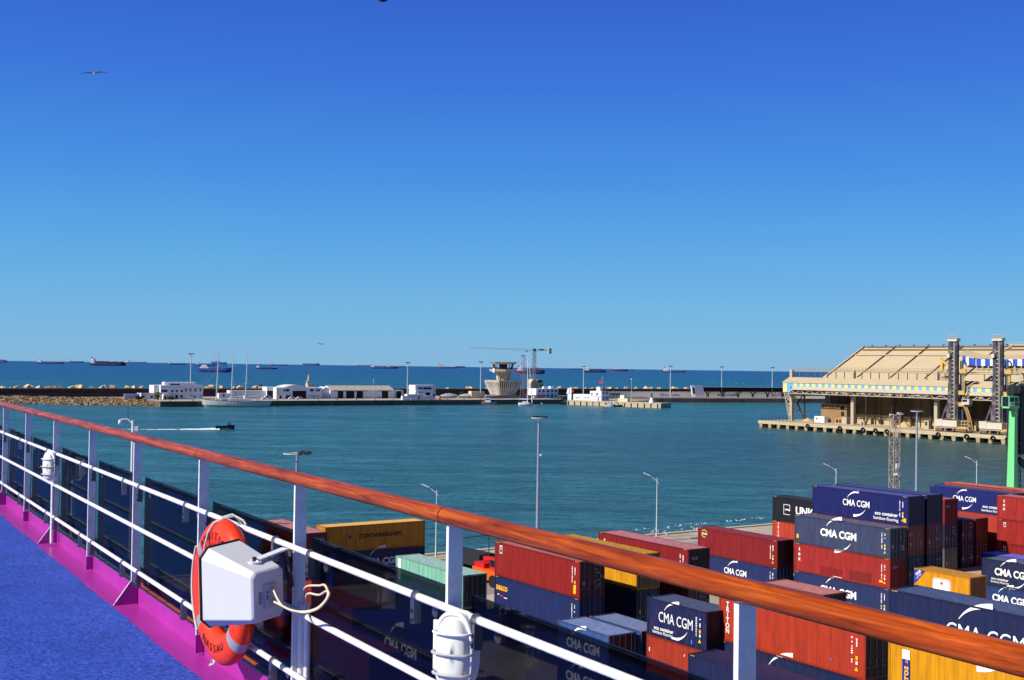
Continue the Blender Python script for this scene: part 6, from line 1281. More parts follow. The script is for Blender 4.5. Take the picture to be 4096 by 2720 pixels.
def boat_base(Z, k, x0, x1, yw, name, label, cat='boat', group=None, dy=0):
    a = at(Z(x0, yw), 0); c = at(Z(x1, yw), 0); m_ = (Vector((c.x, c.y, 0))-Vector((a.x, a.y, 0)))
    mid = (a+c)/2; dist = math.hypot(mid.x, mid.y); L = (x1-x0)*k*dist/F; az = math.atan2(mid.y, mid.x)-math.pi/2
    X = Vector((math.cos(az), math.sin(az), 0)); q = mid-X*L/2; r = thing(name, label, cat, (q.x, q.y, 0), az, group); return r, L, k*dist/F
ROPEM = mat('rigging', (206, 204, 200), .6, .05); WOODD = mat('boat_teak', (150, 104, 66), .7, .2)
def yacht3():
    r, L, m = boat_base(R1, K1, 1742, 2318, 616, 'three_masted_yacht', 'long white three masted sailing yacht moored along the left end of the mole', 'sailing yacht')
    hm = mat('yacht_hull', (224, 226, 220), .35, .04, spec=.5); W = 8.0; H = 3.0; n = 20; ss = []
    for i in range(n+1):
        t = i/n; x = L*t; hw = W/2*max(.03, math.sin(math.pi*min(1, .02+t*.93+.05*(t > .5)))**.55); z = H*(1.0+.45*(1-t)**3+.12*t**4); ov = (1-t)**4*L*.05-t**6*L*.07
        ss.append([(x+ov, -hw*.55, -.3), (x+ov*.4, -hw*.9, H*.4), (x, -hw, z), (x, hw, z), (x+ov*.4, hw*.9, H*.4), (x+ov, hw*.55, -.3)])
    MB().add([p for q in ss for p in q], [(i*6+k, i*6+k+1, (i+1)*6+k+1, (i+1)*6+k)[::-1] for i in range(n) for k in range(5)]+[tuple(range(6)), tuple(n*6+k for k in range(5, -1, -1))]).build('hull', hm, r)
    b = MB(); 
    for i in range(n): p, q = ss[i], ss[i+1]; b.quad(*[(v[0], v[1]*.93, v[2]+.02) for v in (p[2], q[2], q[3], p[3])])
    b.build('deck', WOODD, r)
    b = MB()
    for i in range(n): b.bar(Vector(ss[i][2])+Vector((0, .05, .12)), Vector(ss[i+1][2])+Vector((0, .05, .12)), .22)
    b.build('cap_rail', WOODD, r)
    for i in range(3, 18): MB().box((L*i/20, -W/2*.97, H*.62), (L*i/20+.35, -W/2*.9, H*.75)).build('porthole', GLASSD, r)
    px = lambda x: (x-1742)*m
    for a, c, h in ((1900, 1978, 1.7), (1990, 2150, 1.9)):
        MB().box((px(a), -2.1, H+.05), (px(c), 2.1, H+h)).build('deckhouse', SHIPWH, r); b = MB(); x = px(a)+.5
        while x < px(c)-1: b.box((x, -2.13, H+.7), (x+.8, -2.11, H+1.3)); x += 1.35
        b.build('windows', GLASSD, r)
    for x in (1860, 1960): MB().tube([(px(x), -1.6, H), (px(x), -1.6, H+1.8), (px(x)+1.2, -1.6, H+2.2)], .28, 8).build('vent_cowl', SHIPWH, r)
    zt = lambda y: (616-y)*m
    tops = []
    for x, xt, y0, y1, sp1, sp2 in ((1862, 1875, 555, 104, 272, 436), (1982, 1997, 550, 92, 272, 428), (2096, 2115, 550, 84, 263, 424)):
        lean = (xt-x)*m; z = zt(y1); b = MB().tube([(px(x), 0, H*.6), (px(x)+lean*.5, 0, z*.55), (px(x)+lean, 0, z)], [.24, .2, .09], 10); b.build('mast', mat('mast_white', (226, 226, 228), .4, .03), r); tops.append((px(x), lean, z))
        for y, wd in ((sp1, 1.7), (sp2, 1.9)):
            t = (zt(y)-H)/(z-H); MB().bar((px(x)+lean*t, -wd*1.2, zt(y)), (px(x)+lean*t, wd*1.2, zt(y)), .18).build('spreader', SHIPWH, r); MB().bar((px(x)+lean*t-wd, 0, zt(y)), (px(x)+lean*t+wd, 0, zt(y)), .14).build('spreader', SHIPWH, r)
    b = MB(); x0, l0, z0 = tops[0]
    b.bar((px(1712), 0, H*1.5), (x0+l0*.95, 0, z0*.97), .10); b.bar((px(1700), 0, H*1.5), (x0+l0*.6, 0, z0*.62), .13)
    for x, l, z in tops:
        for s in (-1, 1):
            b.bar((x+.3, s*W*.45, H), (x+l*.5, 0, z*.53), .05); b.bar((x-.6, s*W*.45, H), (x+l*.9, 0, z*.93), .05); b.bar((x+1.0, s*W*.45, H), (x+l, 0, z*.98), .05)
    x, l, z = tops[2]; b.bar((L-1, 0, H), (x+l, 0, z), .05); b.build('rigging', ROPEM, r)
    MB().tube([(1.5, 0, H*1.35), (px(1610), 0, H*1.75)], [.2, .08], 8).build('bowsprit', SHIPWH, r)
    for i, (a, zz) in enumerate(((px(1866), H+1.2), (px(1986), H+2.9), (px(2102), H+2.9))): MB().tube([(a+.4, 0, zz), (a+7.2, 0, zz+.1)], .22, 8).build('boom', mat('sail_cover', (214, 206, 190), .8), r)
    MB().tube([(px(2095), 0, H+2.0), (px(2096), 0, H+3.6)], .9, 10).build('radome', SHIPWH, r)
yacht3()
def sloop():
    r, L, m = boat_base(R3, K3, 715, 872, 742, 'sloop', 'white sloop with one very tall mast anchored before the unfinished tower', 'sailing yacht'); hm = mat('sloop_white', (242, 242, 244), .3, .02, spec=.5)
    hullmesh(L, 4.6, 1.9, bow=.3, sheer=-.1, stern=.8, rake=.02).build('hull', hm, r)
    MB().prism([(L*.25, -1.2, 1.9), (L*.72, -1.1, 1.9), (L*.62, -1, 2.7), (L*.3, -1.1, 2.9)], (0, 2.3, 0)).build('cabin', hm, r); MB().prism([(L*.33, -1.21, 2.15), (L*.62, -1.12, 2.15), (L*.6, -1.12, 2.4), (L*.33, -1.21, 2.4)], (0, -.02, 0)).build('window', GLASSD, r)
    x = (812-715)*m; z = (742-226)*m; MB().tube([(x, 0, 1.5), (x, 0, z*.5), (x-.3, 0, z)], [.28, .24, .13], 10).build('mast', hm, r); MB().tube([(x-.1, 0, 4.1), (x-6.2, 0, 4.4)], .26, 8).build('boom', hm, r)
    b = MB(); b.bar((L-.4, 0, 2), (x+.2, 0, z*.97), .14); b.bar((.4, 0, 2), (x-.3, 0, z), .05); b.build('rigging', ROPEM, r); MB().tube([(L-.7, 0, 2.3), (x+.9, 0, z*.88)], [.3, .12], 8).build('furled_sail', hm, r)
    for s in (-1, 1): MB().bar((x, 0, z*.42), (x, 1.3*s, z*.43), .1).build('spreader', hm, r)
    MB().box((x+.05, -.25, z*.42), (x+1.1, .25, z*.46)).build('radar', SHIPWH, r)
sloop()
def small(Z, k, x0, x1, yw, label, hullc, cab, H=1.3, mast=2.5, name='motor_boat', extra=None, group=None):
    r, L, m = boat_base(Z, k, x0, x1, yw, name, label, 'boat', group); hullmesh(L, L*.3, H, bow=.3, sheer=.5, stern=.9, rake=.04).build('hull', mat('boat_%d_%d_%d' % hullc, hullc, .4, .05), r)
    MB().box((.1, -L*.152, H*.8), (L*.7, -L*.1505, H*.92)).build('rubbing_strake', BLACK, r)
    a, c, h = cab; MB().prism([(L*a, -L*.1, H), (L*c, -L*.1, H), (L*(c-.05), -L*.09, H+h), (L*(a+.02), -L*.09, H+h)], (0, L*.2, 0)).build('cabin', SHIPWH, r)
    MB().prism([(L*(a+.03), -L*.1-.02, H+h*.5), (L*(c-.05), -L*.1-.02, H+h*.5), (L*(c-.07), -L*.1-.02, H+h*.8), (L*(a+.03), -L*.1-.02, H+h*.8)], (0, .015, 0)).build('window', GLASSD, r)
    MB().tube([(L*(a+c)/2, 0, H+h), (L*(a+c)/2, 0, H+h+mast)], .07, 6).build('mast', STEEL, r)
    if extra: MB().box((L*.12, -L*.08, H), (L*.3, L*.08, H+.8)).build('deck_box', extra, r)
    return r
small(R3, K3, 315, 496, 729, 'grey patrol boat moored against the mole under the unfinished tower', (122, 128, 138), (.3, .62, 2.6), 1.6, 2.6, 'patrol_boat', mat('deck_orange', (210, 120, 40), .6))
small(R3, K3, 1502, 1562, 742, 'white pilot boat, leftmost of the four at the pier', (226, 226, 228), (.35, .68, 2.0), 1.5, 2, 'pilot_boat')
small(R3, K3, 1560, 1620, 742, 'white pilot boat with a red deck box, second from the left at the pier', (216, 216, 220), (.3, .62, 1.9), 1.5, 2, 'pilot_boat', RED)
small(R3, K3, 1625, 1715, 753, 'larger white launch with a low cabin, third from the left at the pier', (236, 234, 230), (.3, .7, 1.6), 1.5, 2, 'launch', ORANGE)
small(R3, K3, 1712, 1800, 753, 'black hulled launch with a red and white cabin, rightmost at the pier', (40, 38, 44), (.25, .6, 2.1), 1.2, 2.4, 'launch', RED)
small(R3, K3, 945, 975, 724, 'tiny white dinghy floating right of the sloop', (230, 230, 232), (.4, .6, .5), .5, .5, 'dinghy')
def barge():
    r, L, m = boat_base(R3, K3, 1150, 1310, 728, 'work_barge', 'dark work barge with a low deckhouse moored left of the pier', 'barge'); hullmesh(L, 5, 1.3, bow=.08, sheer=.1, stern=1, rake=.02).build('hull', mat('barge_black', (34, 30, 34), .7, .2), r); MB().box((L*.25, -1.2, 1.3), (L*.8, 1.2, 2.1)).build('deckhouse', mat('barge_brown', (84, 60, 54), .8, .2), r)
    for i in range(6): MB().tube([(L*(.1+.15*i), -2.5, 1.3), (L*(.1+.15*i), -2.5, 2.2)], .08, 6).build('stanchion', DSTEEL, r)
    b = small(R2, K2, 2140, 2250, 727, 'low inflatable boat tied to the mole left of the patrol boat', (96, 96, 104), (.4, .6, .5), .5, .4, 'inflatable_boat')
barge()
def speedboat():
    r, L, m = boat_base(R1, K1, 1856, 2010, 812, 'pilot_launch', 'dark blue launch speeding across the harbour towards the right with a white wake', 'boat'); hullmesh(L, L*.28, 1.5, bow=.3, sheer=.35, stern=.95, rake=.05).build('hull', mat('launch_navy', (22, 32, 60), .4, .05), r)
    MB().tube([(0, -L*.142, 1.3), (L*.7, -L*.142, 1.35)], .16, 8).build('fender_tube', BLACK, r); MB().prism([(L*.6, -1.2, 1.55), (L*.84, -1.2, 1.6), (L*.8, -1.1, 2.6), (L*.63, -1.1, 2.6)], (0, 2.4, 0)).build('cabin', mat('launch_navy', (22, 32, 60), .4, .05), r); MB().prism([(L*.63, -1.23, 2.0), (L*.81, -1.23, 2.0), (L*.8, -1.2, 2.4), (L*.64, -1.2, 2.4)], (0, .02, 0)).build('window', mat('cab_glass', (120, 140, 160), .2, .05), r)
    MB().tube([(L*.7, 0, 2.6), (L*.7, 0, 3.3)], .06, 6).build('mast', DSTEEL, r)
    fo = bpy.data.materials.new('wake_foam'); fo.use_nodes = True; t = fo.node_tree; p = t.nodes['Principled BSDF']; p.inputs['Base Color'].default_value = (.85, .9, .92, 1); p.inputs['Roughness'].default_value = .8
    co = t.nodes.new('ShaderNodeTexCoord'); n = t.nodes.new('ShaderNodeTexNoise'); n.inputs['Scale'].default_value = .55; n.inputs['Detail'].default_value = 7; t.links.new(co.outputs['Object'], n.inputs[0]); sx = t.nodes.new('ShaderNodeSeparateXYZ'); t.links.new(co.outputs['Object'], sx.inputs[0])
    mr = t.nodes.new('ShaderNodeMapRange'); mr.inputs[1].default_value = -62; mr.inputs[2].default_value = 0; mr.inputs[3].default_value = -.34; mr.inputs[4].default_value = .26; t.links.new(sx.outputs[0], mr.inputs[0]); ad = t.nodes.new('ShaderNodeMath'); ad.operation = 'ADD'; t.links.new(n.outputs[0], ad.inputs[0]); t.links.new(mr.outputs[0], ad.inputs[1])
    rp = t.nodes.new('ShaderNodeMapRange'); rp.inputs[1].default_value = .42; rp.inputs[2].default_value = .62; t.links.new(ad.outputs[0], rp.inputs[0]); t.links.new(rp.outputs[0], p.inputs['Alpha'])
    b = MB(); N = 40; rnd = random.Random(2); P0 = []
    for i in range(N+1):
        u = i/N; x = 1.5-64*u; hw = 1.3+2.3*u; zc = .75*math.exp(-u*7)+.09; P0.append([(x, -hw, .04), (x, -hw*.5, zc*rnd.uniform(.7, 1.2)), (x, 0, zc*.7+.03), (x, hw*.5, zc*rnd.uniform(.7, 1.2)), (x, hw, .04)])
    b.add([p for q in P0 for p in q], [(i*5+k, i*5+k+1, (i+1)*5+k+1, (i+1)*5+k) for i in range(N) for k in range(4)], 0, True); o = b.build('wake', fo); o.location = r.location; o.rotation_euler = r.rotation_euler; struct(o, 'stuff')
    b = MB()
    for s in (-1, 1): b.prism([(L*.25, s*L*.14, .05), (L*.95, s*L*.06, .05), (L*.7, s*L*.18, .5), (L*.3, s*L*.19, .3)], (0, .1*s, 0))
    o = b.build('bow_wave', mat('foam', (236, 240, 242), .8, .05)); o.location = r.location; o.rotation_euler = r.rotation_euler; struct(o, 'stuff')
speedboat()
def slipboat():
    p = at(R1(940, 577), 1.2); r = thing('rowing_boat', 'small white boat lying on the rubble shore left of the boundary walls', 'boat', p, R_(15)); hullmesh(9, 2.2, 1.0, bow=.3, sheer=.3).build('hull', mat('old_white', (206, 204, 198), .7, .1), r); MB().box((2.5, -.8, 1.01), (4.5, .8, 1.5)).build('thwart_cover', mat('cover_grey', (160, 160, 158), .8), r)
slipboat()

# ================================================================== STORAGE SHED QUAY (right): hall, conveyor gallery, ship loaders
def S5(x, y, d, Z=R5): return FS.plane(Z(x, y), d)
def sthing(name, label, cat, s, d, group=None): return thing(name, label, cat, FS.w(s, d, QZ), FS.ang, group)
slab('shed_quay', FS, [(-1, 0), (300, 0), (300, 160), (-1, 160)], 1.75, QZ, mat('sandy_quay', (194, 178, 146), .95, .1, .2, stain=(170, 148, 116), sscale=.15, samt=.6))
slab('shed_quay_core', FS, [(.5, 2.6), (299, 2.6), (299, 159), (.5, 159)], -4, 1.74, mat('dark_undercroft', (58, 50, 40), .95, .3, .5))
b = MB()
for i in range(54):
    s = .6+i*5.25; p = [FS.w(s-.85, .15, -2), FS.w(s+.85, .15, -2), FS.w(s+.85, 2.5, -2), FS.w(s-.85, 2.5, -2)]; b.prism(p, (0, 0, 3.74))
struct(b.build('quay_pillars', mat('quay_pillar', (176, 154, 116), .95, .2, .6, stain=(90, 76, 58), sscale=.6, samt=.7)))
b = MB()
for i in range(26): s = 3.2+i*10.5; p = [FS.w(s-1.9, -.5, .25), FS.w(s+1.9, -.5, .25), FS.w(s+1.9, .1, .25), FS.w(s-1.9, .1, .25)]; b.prism(p, (0, 0, .3))
struct(b.build('waling_beams', mat('waling_dark', (52, 44, 38), .9)))
ty = MB()
for i in range(18):
    a0, a1 = 2*math.pi*i/18, 2*math.pi*(i+1)/18
    for j in range(8):
        q0, q1 = 2*math.pi*j/8, 2*math.pi*(j+1)/8; g = lambda a, q: ((.78+.3*math.cos(q))*math.cos(a), .3*math.sin(q), (.78+.3*math.cos(q))*math.sin(a))
        ty.add([g(a0, q0), g(a1, q0), g(a1, q1), g(a0, q1)], [(0, 3, 2, 1)], 0, True)
tym = ty.mesh('tyre_fender', BLACK)
for i, x in enumerate((495, 772, 972, 1080, 1178, 1620, 1865, 2092, 2220)):
    s = S5(x, 880, -.35)[0]; o = bpy.data.objects.new('tyre_fender', tym); C.objects.link(o); o.location = FS.w(s, -.35, 1.9); o.rotation_euler = (0, 0, FS.ang); tag(o, 'black tyre fender hanging on the pillared shed quay front', 'tyre fender', 'tyre fenders along the shed quay')
def hall():
    s0, s1, dE, dR, zE, zR = 16.5, 190, 24, 50, 23.7-QZ, 37.3-QZ
    r = sthing('storage_hall', 'huge sand coloured storage hall with a long sloping roof on the right hand quay', 'warehouse', 0, 0)
    ROOF = mat('hall_roof', (200, 182, 148), .85, .05, .12, stain=(206, 174, 122), sscale=.07, samt=.5)
    MB().prism([(s0, dE-1, zE-.5), (s0, dR, zR), (s0, 2*dR-dE+1, zE-.5), (s0, 2*dR-dE+1, zE-.9), (s0, dR, zR-.5), (s0, dE-1, zE-.9)], (s1-s0, 0, 0)).build('roof', ROOF, r)
    MB().prism([(s0+.6, dE, 0), (s0+.6, dE, zE-.5), (s0+.6, dR, zR-.6), (s0+.6, 2*dR-dE, zE-.5), (s0+.6, 2*dR-dE, 0)], (.5, 0, 0)).build('gable_wall', DUSTW, r)
    MB().box((s0+1.2, dE, 4.2), (s1, dE+.5, 11.9)).build('wall', mat('hall_wall_shaded', (124, 96, 66), .9, .12, .15), r); MB().box((s0+1.2, dE-.25, 0), (s1, dE+.5, 4.19)).build('base_wall', mat('hall_base_sunlit', (196, 172, 132), .9, .08, .2), r)  # wall colour darkened for the gallery's shade, base lightened as its sunlit strip
    pa = MB(); pb = MB(); x = s0+1.2; i = 0
    while x < s1-2.4: pa.box((x, dE, 11.91), (x+2.4, dE+.4, zE-.9), i % 2); x += 2.4; i += 1
    pa.build('striped_panels', [mat('panel_cream_muted', (200, 182, 150), .8, .1), mat('panel_blue_muted', (96, 124, 160), .8, .1)], r)  # muted cream and blue stripes
    sl = (zR-zE)/(dR-dE)
    for k in range(10):
        s = s0+2+k*17.3; MB().bar((s, dE-.8, zE-.15), (s, dR-.2, zR+.42), .38, .4).build('roof_seam', mat('seam_dark', (104, 80, 54), .9, .1), r)
    for d_, m_ in ((dR-1.2, SANDD), (dR-3.8, SANDD), (dR-8.5, STEELB)): MB().box((s0+3, d_, zE+sl*(d_-dE)+.55), (s1, d_+.3, zE+sl*(d_-dE)+.95)).build('roof_pipe', m_, r)
    for k in range(16):
        s = s0+6+k*7.6; v = MB().tube([(s, dR, zR), (s, dR, zR+.7)], .22, 8); v.build('roof_vent', DSTEEL, r); MB().box((s-.45, dR-.45, zR+.71), (s+.45, dR+.45, zR+.95)).build('vent_cap', DSTEEL, r)
    for s in (58.5, 77, 96, 130):
        for ds in (-1.6, 1.6): MB().prism([(s+ds-.5, dE-4, 0), (s+ds+.5, dE-4, 0), (s+ds*1.2+.5, dE-3.2, 5), (s+ds*2.2+.9, dE-1.2, 15.5), (s+ds*2.2-.9, dE-1.2, 15.5), (s+ds*1.2-.5, dE-3.2, 5)], (0, .9, 0)).build('buttress', mat('buttress_dark', (98, 80, 62), .9, .15), r)
    MB().box((s0-1, dE-1.5, zE-1.6), (s0+38, dE-1.05, zE-1.2)).build('gutter', SANDD, r)
    rnd = random.Random(11); BD = mat('buttress_dark', (98, 80, 62), .9, .15)
    for k in range(22):
        s = s0+4+k*4.9+rnd.uniform(-1.5, 1.5); MB().bar((s, dE-.6, 0), (s, dE-.6, rnd.choice((8, 11.5, 15.5))), rnd.uniform(.2, .5)).build('wall_column', rnd.choice((BD, STEELB, SANDD)), r)
    for k in range(6): s = s0+10+k*16; MB().bar((s, dE-2.5, 1), (s+6.5, dE-2.5, 14), .3).build('wall_brace', BD, r); MB().bar((s+6.5, dE-2.6, 1), (s, dE-2.6, 14), .3).build('wall_brace', BD, r)
    for z in (4.4, 8.1): MB().bar((s0+2, dE-.9, z), (s1, dE-.9, z), .22).build('wall_pipe', SANDD, r)
    for k in range(9): s = s0+14+k*8.3; MB().box((s, dE-.31, .3), (s+rnd.uniform(1.2, 2.6), dE-.26, rnd.uniform(2, 3.4))).build('wall_opening', mat('opening_brown', (66, 52, 40), .9, .1), r)
hall()
def gallery():
    dF, dB = 8.5, 13; s0 = S5(350, 470, dF)[0]; s1 = 190
    r = sthing('conveyor_gallery', 'raised conveyor gallery with blue and yellow striped front carried on tall pillars before the hall', 'conveyor gallery', 0, 0)
    YP = mat('stripe_yellow', (236, 214, 132), .7, .06, 1); BP = mat('stripe_blue', (104, 178, 224), .7, .06, 1)
    zt, zb, zr = 20.65-QZ, 18.9-QZ, 23.0-QZ
    a, b_ = MB(), MB(); x = s0; i = 0
    while x < s1: a.box((x, dF, zb), (x+1.78, dF+.15, zt), 0 if i % 2 else 1); x += 1.78; i += 1
    sl = S5(285, 450, dF)[0]; zl = 16.2-QZ; mid = (sl+s0)/2
    a.box((sl, dF-.02, zl), (mid, dF+.15, zt)); a.box((mid+.002, dF-.02, zl), (s0-.002, dF+.15, zt), 1)
    a.build('striped_panels', [YP, BP], r)
    MB().prism([(sl-.3, dF-.3, zt+.02), (sl-.3, dB, zr), (sl-.3, dB+.5, zr-.25), (sl-.3, dF-.3, zt-.2)], (s1-sl, 0, 0)).build('roof', mat('gallery_roof', (198, 180, 146), .85, .06, .2), r)
    MB().box((sl, dF+.16, zl), (s0, dB, zl+.3)).build('floor', STEELB, r); MB().box((s0, dF+.16, zb-.3), (s1, dB, zb-.05)).build('floor', STEELB, r)
    MB().prism([(s0+1, dF-.1, zb-.02), (s0+1, dF-.9, zb-1.5), (s0+1, dF-.7, zb-1.5), (s0+1, dF+.1, zb-.02)], (s1-s0, 0, 0)).build('skirt', mat('skirt_pale', (190, 176, 152), .8, .08, 1.2), r)
    t = MB(); z0, z1 = 15.75-QZ, 17.2-QZ
    for z in (z0, z1): t.bar((s0, dF, z), (s1, dF, z), .32); t.bar((s0, dB, z), (s1, dB, z), .32)
    x = s0; i = 0
    while x < s1-2.8:
        for d in (dF, dB): t.bar((x, d, z0 if i % 2 else z1), (x+2.8, d, z1 if i % 2 else z0), .22)
        if i % 3 == 0: t.bar((x, dF, z0), (x, dB, z0), .2)
        x += 2.8; i += 1
    t.build('truss', STEELB, r)
    MB().box((s0+2, dF+.6, z0+.1), (s1, dB-.6, z0+.5)).build('walkway', DSTEEL, r)
    zf = 26.5-QZ
    for x in (357, 887, 1607):
        s = S5(x, 700, dB)[0]; MB().box((s-.75, dB-.6, 0), (s+.75, dB+.9, zf)).build('pillar', STEELB, r); MB().prism([(s-.75, dB-.61, z0-1), (s+.75, dB-.61, z0-1), (s+1.7, dB-.61, z0+.2), (s-1.7, dB-.61, z0+.2)], (0, 1.4, 0)).build('corbel', STEELB, r)
    for s in (121, 160): MB().box((s-.75, dB-.6, 0), (s+.75, dB+.9, zf)).build('pillar', STEELB, r)
    sa = S5(360, 340, dB)[0]; b = MB()
    for z in (zf-.15, zf-.75): b.bar((sa, dB, z), (s1, dB, z), .3)
    for z in (zf+.5, zf+1.05): b.bar((sa, dB-.4, z), (s1, dB-.4, z), .1)
    x = sa
    while x < s1: b.bar((x, dB-.4, zf), (x, dB-.4, zf+1.05), .09); x += 2.0
    b.build('top_walkway', mat('walkway_tan', (150, 134, 110), .8, .1), r)
    for x in (430, 495, 565, 617, 670, 742, 815, 965, 1040, 1115, 1197, 1280, 1358, 1440, 1525, 1690): s = S5(x, 400, dB)[0]; MB().bar((s, dB-.1, zr-.6), (s, dB-.1, zf-.8), .3).build('frame_post', mat('frame_post_shade', (122, 104, 82), .8, .1), r)  # post colour darkened to paint in their shaded side
    for s in (105, 110.5, 116, 127, 133, 140): MB().bar((s, dB-.1, zr-.6), (s, dB-.1, zf-.8), .3).build('frame_post', mat('frame_post_shade', (122, 104, 82), .8, .1), r)
    # raking lattice leg and bracing at the left end
    A = S5(300, 545, dF)+(dF,); Bq = S5(343, 770, dF)+(dF,); t = MB()
    P = lambda x, y, d: (S5(x, y, d)[0], d, S5(x, y, d)[1]-QZ)
    L0, L1, M0, M1 = P(297, 540, dF), P(340, 768, dF), P(352, 540, dF), P(352, 768, dF)
    t.bar(L0, L1, .35); n = 6
    for i in range(n):
        p0, p1 = Vector(L0).lerp(Vector(L1), i/n), Vector(L0).lerp(Vector(L1), (i+1)/n); q0, q1 = Vector(M0).lerp(Vector(M1), i/n), Vector(M0).lerp(Vector(M1), (i+1)/n); t.bar(p0, q1, .2); t.bar(q0, p1 if i < n-1 else p1+Vector((.1, 0, 0)), .2)
    t.build('raking_leg', STEELB, r)
    t = MB(); q = lambda x, y: P(x, y, dB+4)
    t.bar(q(375, 550), q(465, 760), .45); t.bar(q(460, 550), q(375, 690), .4); t.bar(q(370, 690), q(470, 690), .45); t.bar(q(468, 545), q(470, 765), .6); t.build('cross_brace', mat('buttress_dark', (98, 80, 62), .9, .15), r)
gallery()
def transfer():
    r = sthing('transfer_gallery', 'blue and white striped inclined gallery above the hall roof near the ship loaders', 'conveyor gallery', 0, 0); d = 31
    P = lambda x, y: (S5(x, y, d)[0], S5(x, y, d)[1]-QZ)
    wm, bm = MB(), MB(); xs = [1830, 1860, 1885, 1945, 1950, 1992, 2025, 2068, 2100, 2150, 2180, 2225, 2265, 2305, 2345, 2390, 2430, 2475, 2520, 2560]
    for i in range(len(xs)-1):
        x0, x1 = xs[i], xs[i+1]; top = lambda x: 222+(x-1830)*.26 if x < 1945 else 252; bot = lambda x: 292+(x-1830)*.13 if x < 1945 else 309
        q = [(*P(x, y),) for x, y in ((x0, bot(x0)), (x1-.5, bot(x1)), (x1-.5, top(x1)), (x0, top(x0)))]; wm.prism([(s, d, z) for s, z in q], (0, .2, 0), 0 if i % 2 else 1)
    wm.build('striped_panels', [WHITE, mat('deep_blue_panel', (40, 84, 190), .6, .06)], r)
    pts = [(1795, 203), (1960, 248), (2600, 250)]; b = MB()
    for (x0, y0), (x1, y1) in zip(pts, pts[1:]): a = P(x0, y0); c = P(x1, y1); b.add([(a[0], d-.3, a[1]), (c[0], d-.3, c[1]), (c[0], d+6, c[1]+1.6), (a[0], d+6, a[1]+1.6)], [(0, 1, 2, 3)])
    b.build('roof', mat('gallery_roof', (198, 180, 146), .85, .06, .2), r); a = P(1860, 310); c = P(2560, 400)
    MB().box((a[0]-2, d+3, c[1]), (P(2560, 310)[0], d+3.3, a[1])).build('void_sheet', mat('void_shade', (50, 42, 36), .9), r)  # thin dark sheet standing for the shaded void under the gallery
    for x in (1960, 2010, 2060, 2110, 2170, 2230, 2290):
        s, z = P(x, 312); s2, z2 = P(x+30, 400); MB().bar((s, d-.5, z), (s2, d-.5, z2-4), .4).build('trestle', STEELB, r); MB().bar((s+3, d-.5, z), (s2-4.5, d-.5, z2-4), .3).build('trestle', STEELB, r)
    k = sthing('roof_conveyor', 'thin walkway conveyor rising over the hall ridge at the right edge', 'conveyor', 0, 0); p0, p1 = S5(2170, 215, 45), S5(2275, 130, 50); MB().bar((p0[0], 44, p0[1]-QZ), (p1[0], 50, p1[1]-QZ), .9).build('incline', STEELB, k); p2 = S5(2560, 135, 50); MB().bar((p1[0]-2, 50, p1[1]-QZ), (p2[0], 50, p2[1]-QZ), 1.0).build('bridge', STEELB, k); MB().bar((p1[0]-2, 49.5, p1[1]-QZ+1.3), (p2[0], 49.5, p2[1]-QZ+1.3), .12).build('handrail', STEELB, k)
transfer()
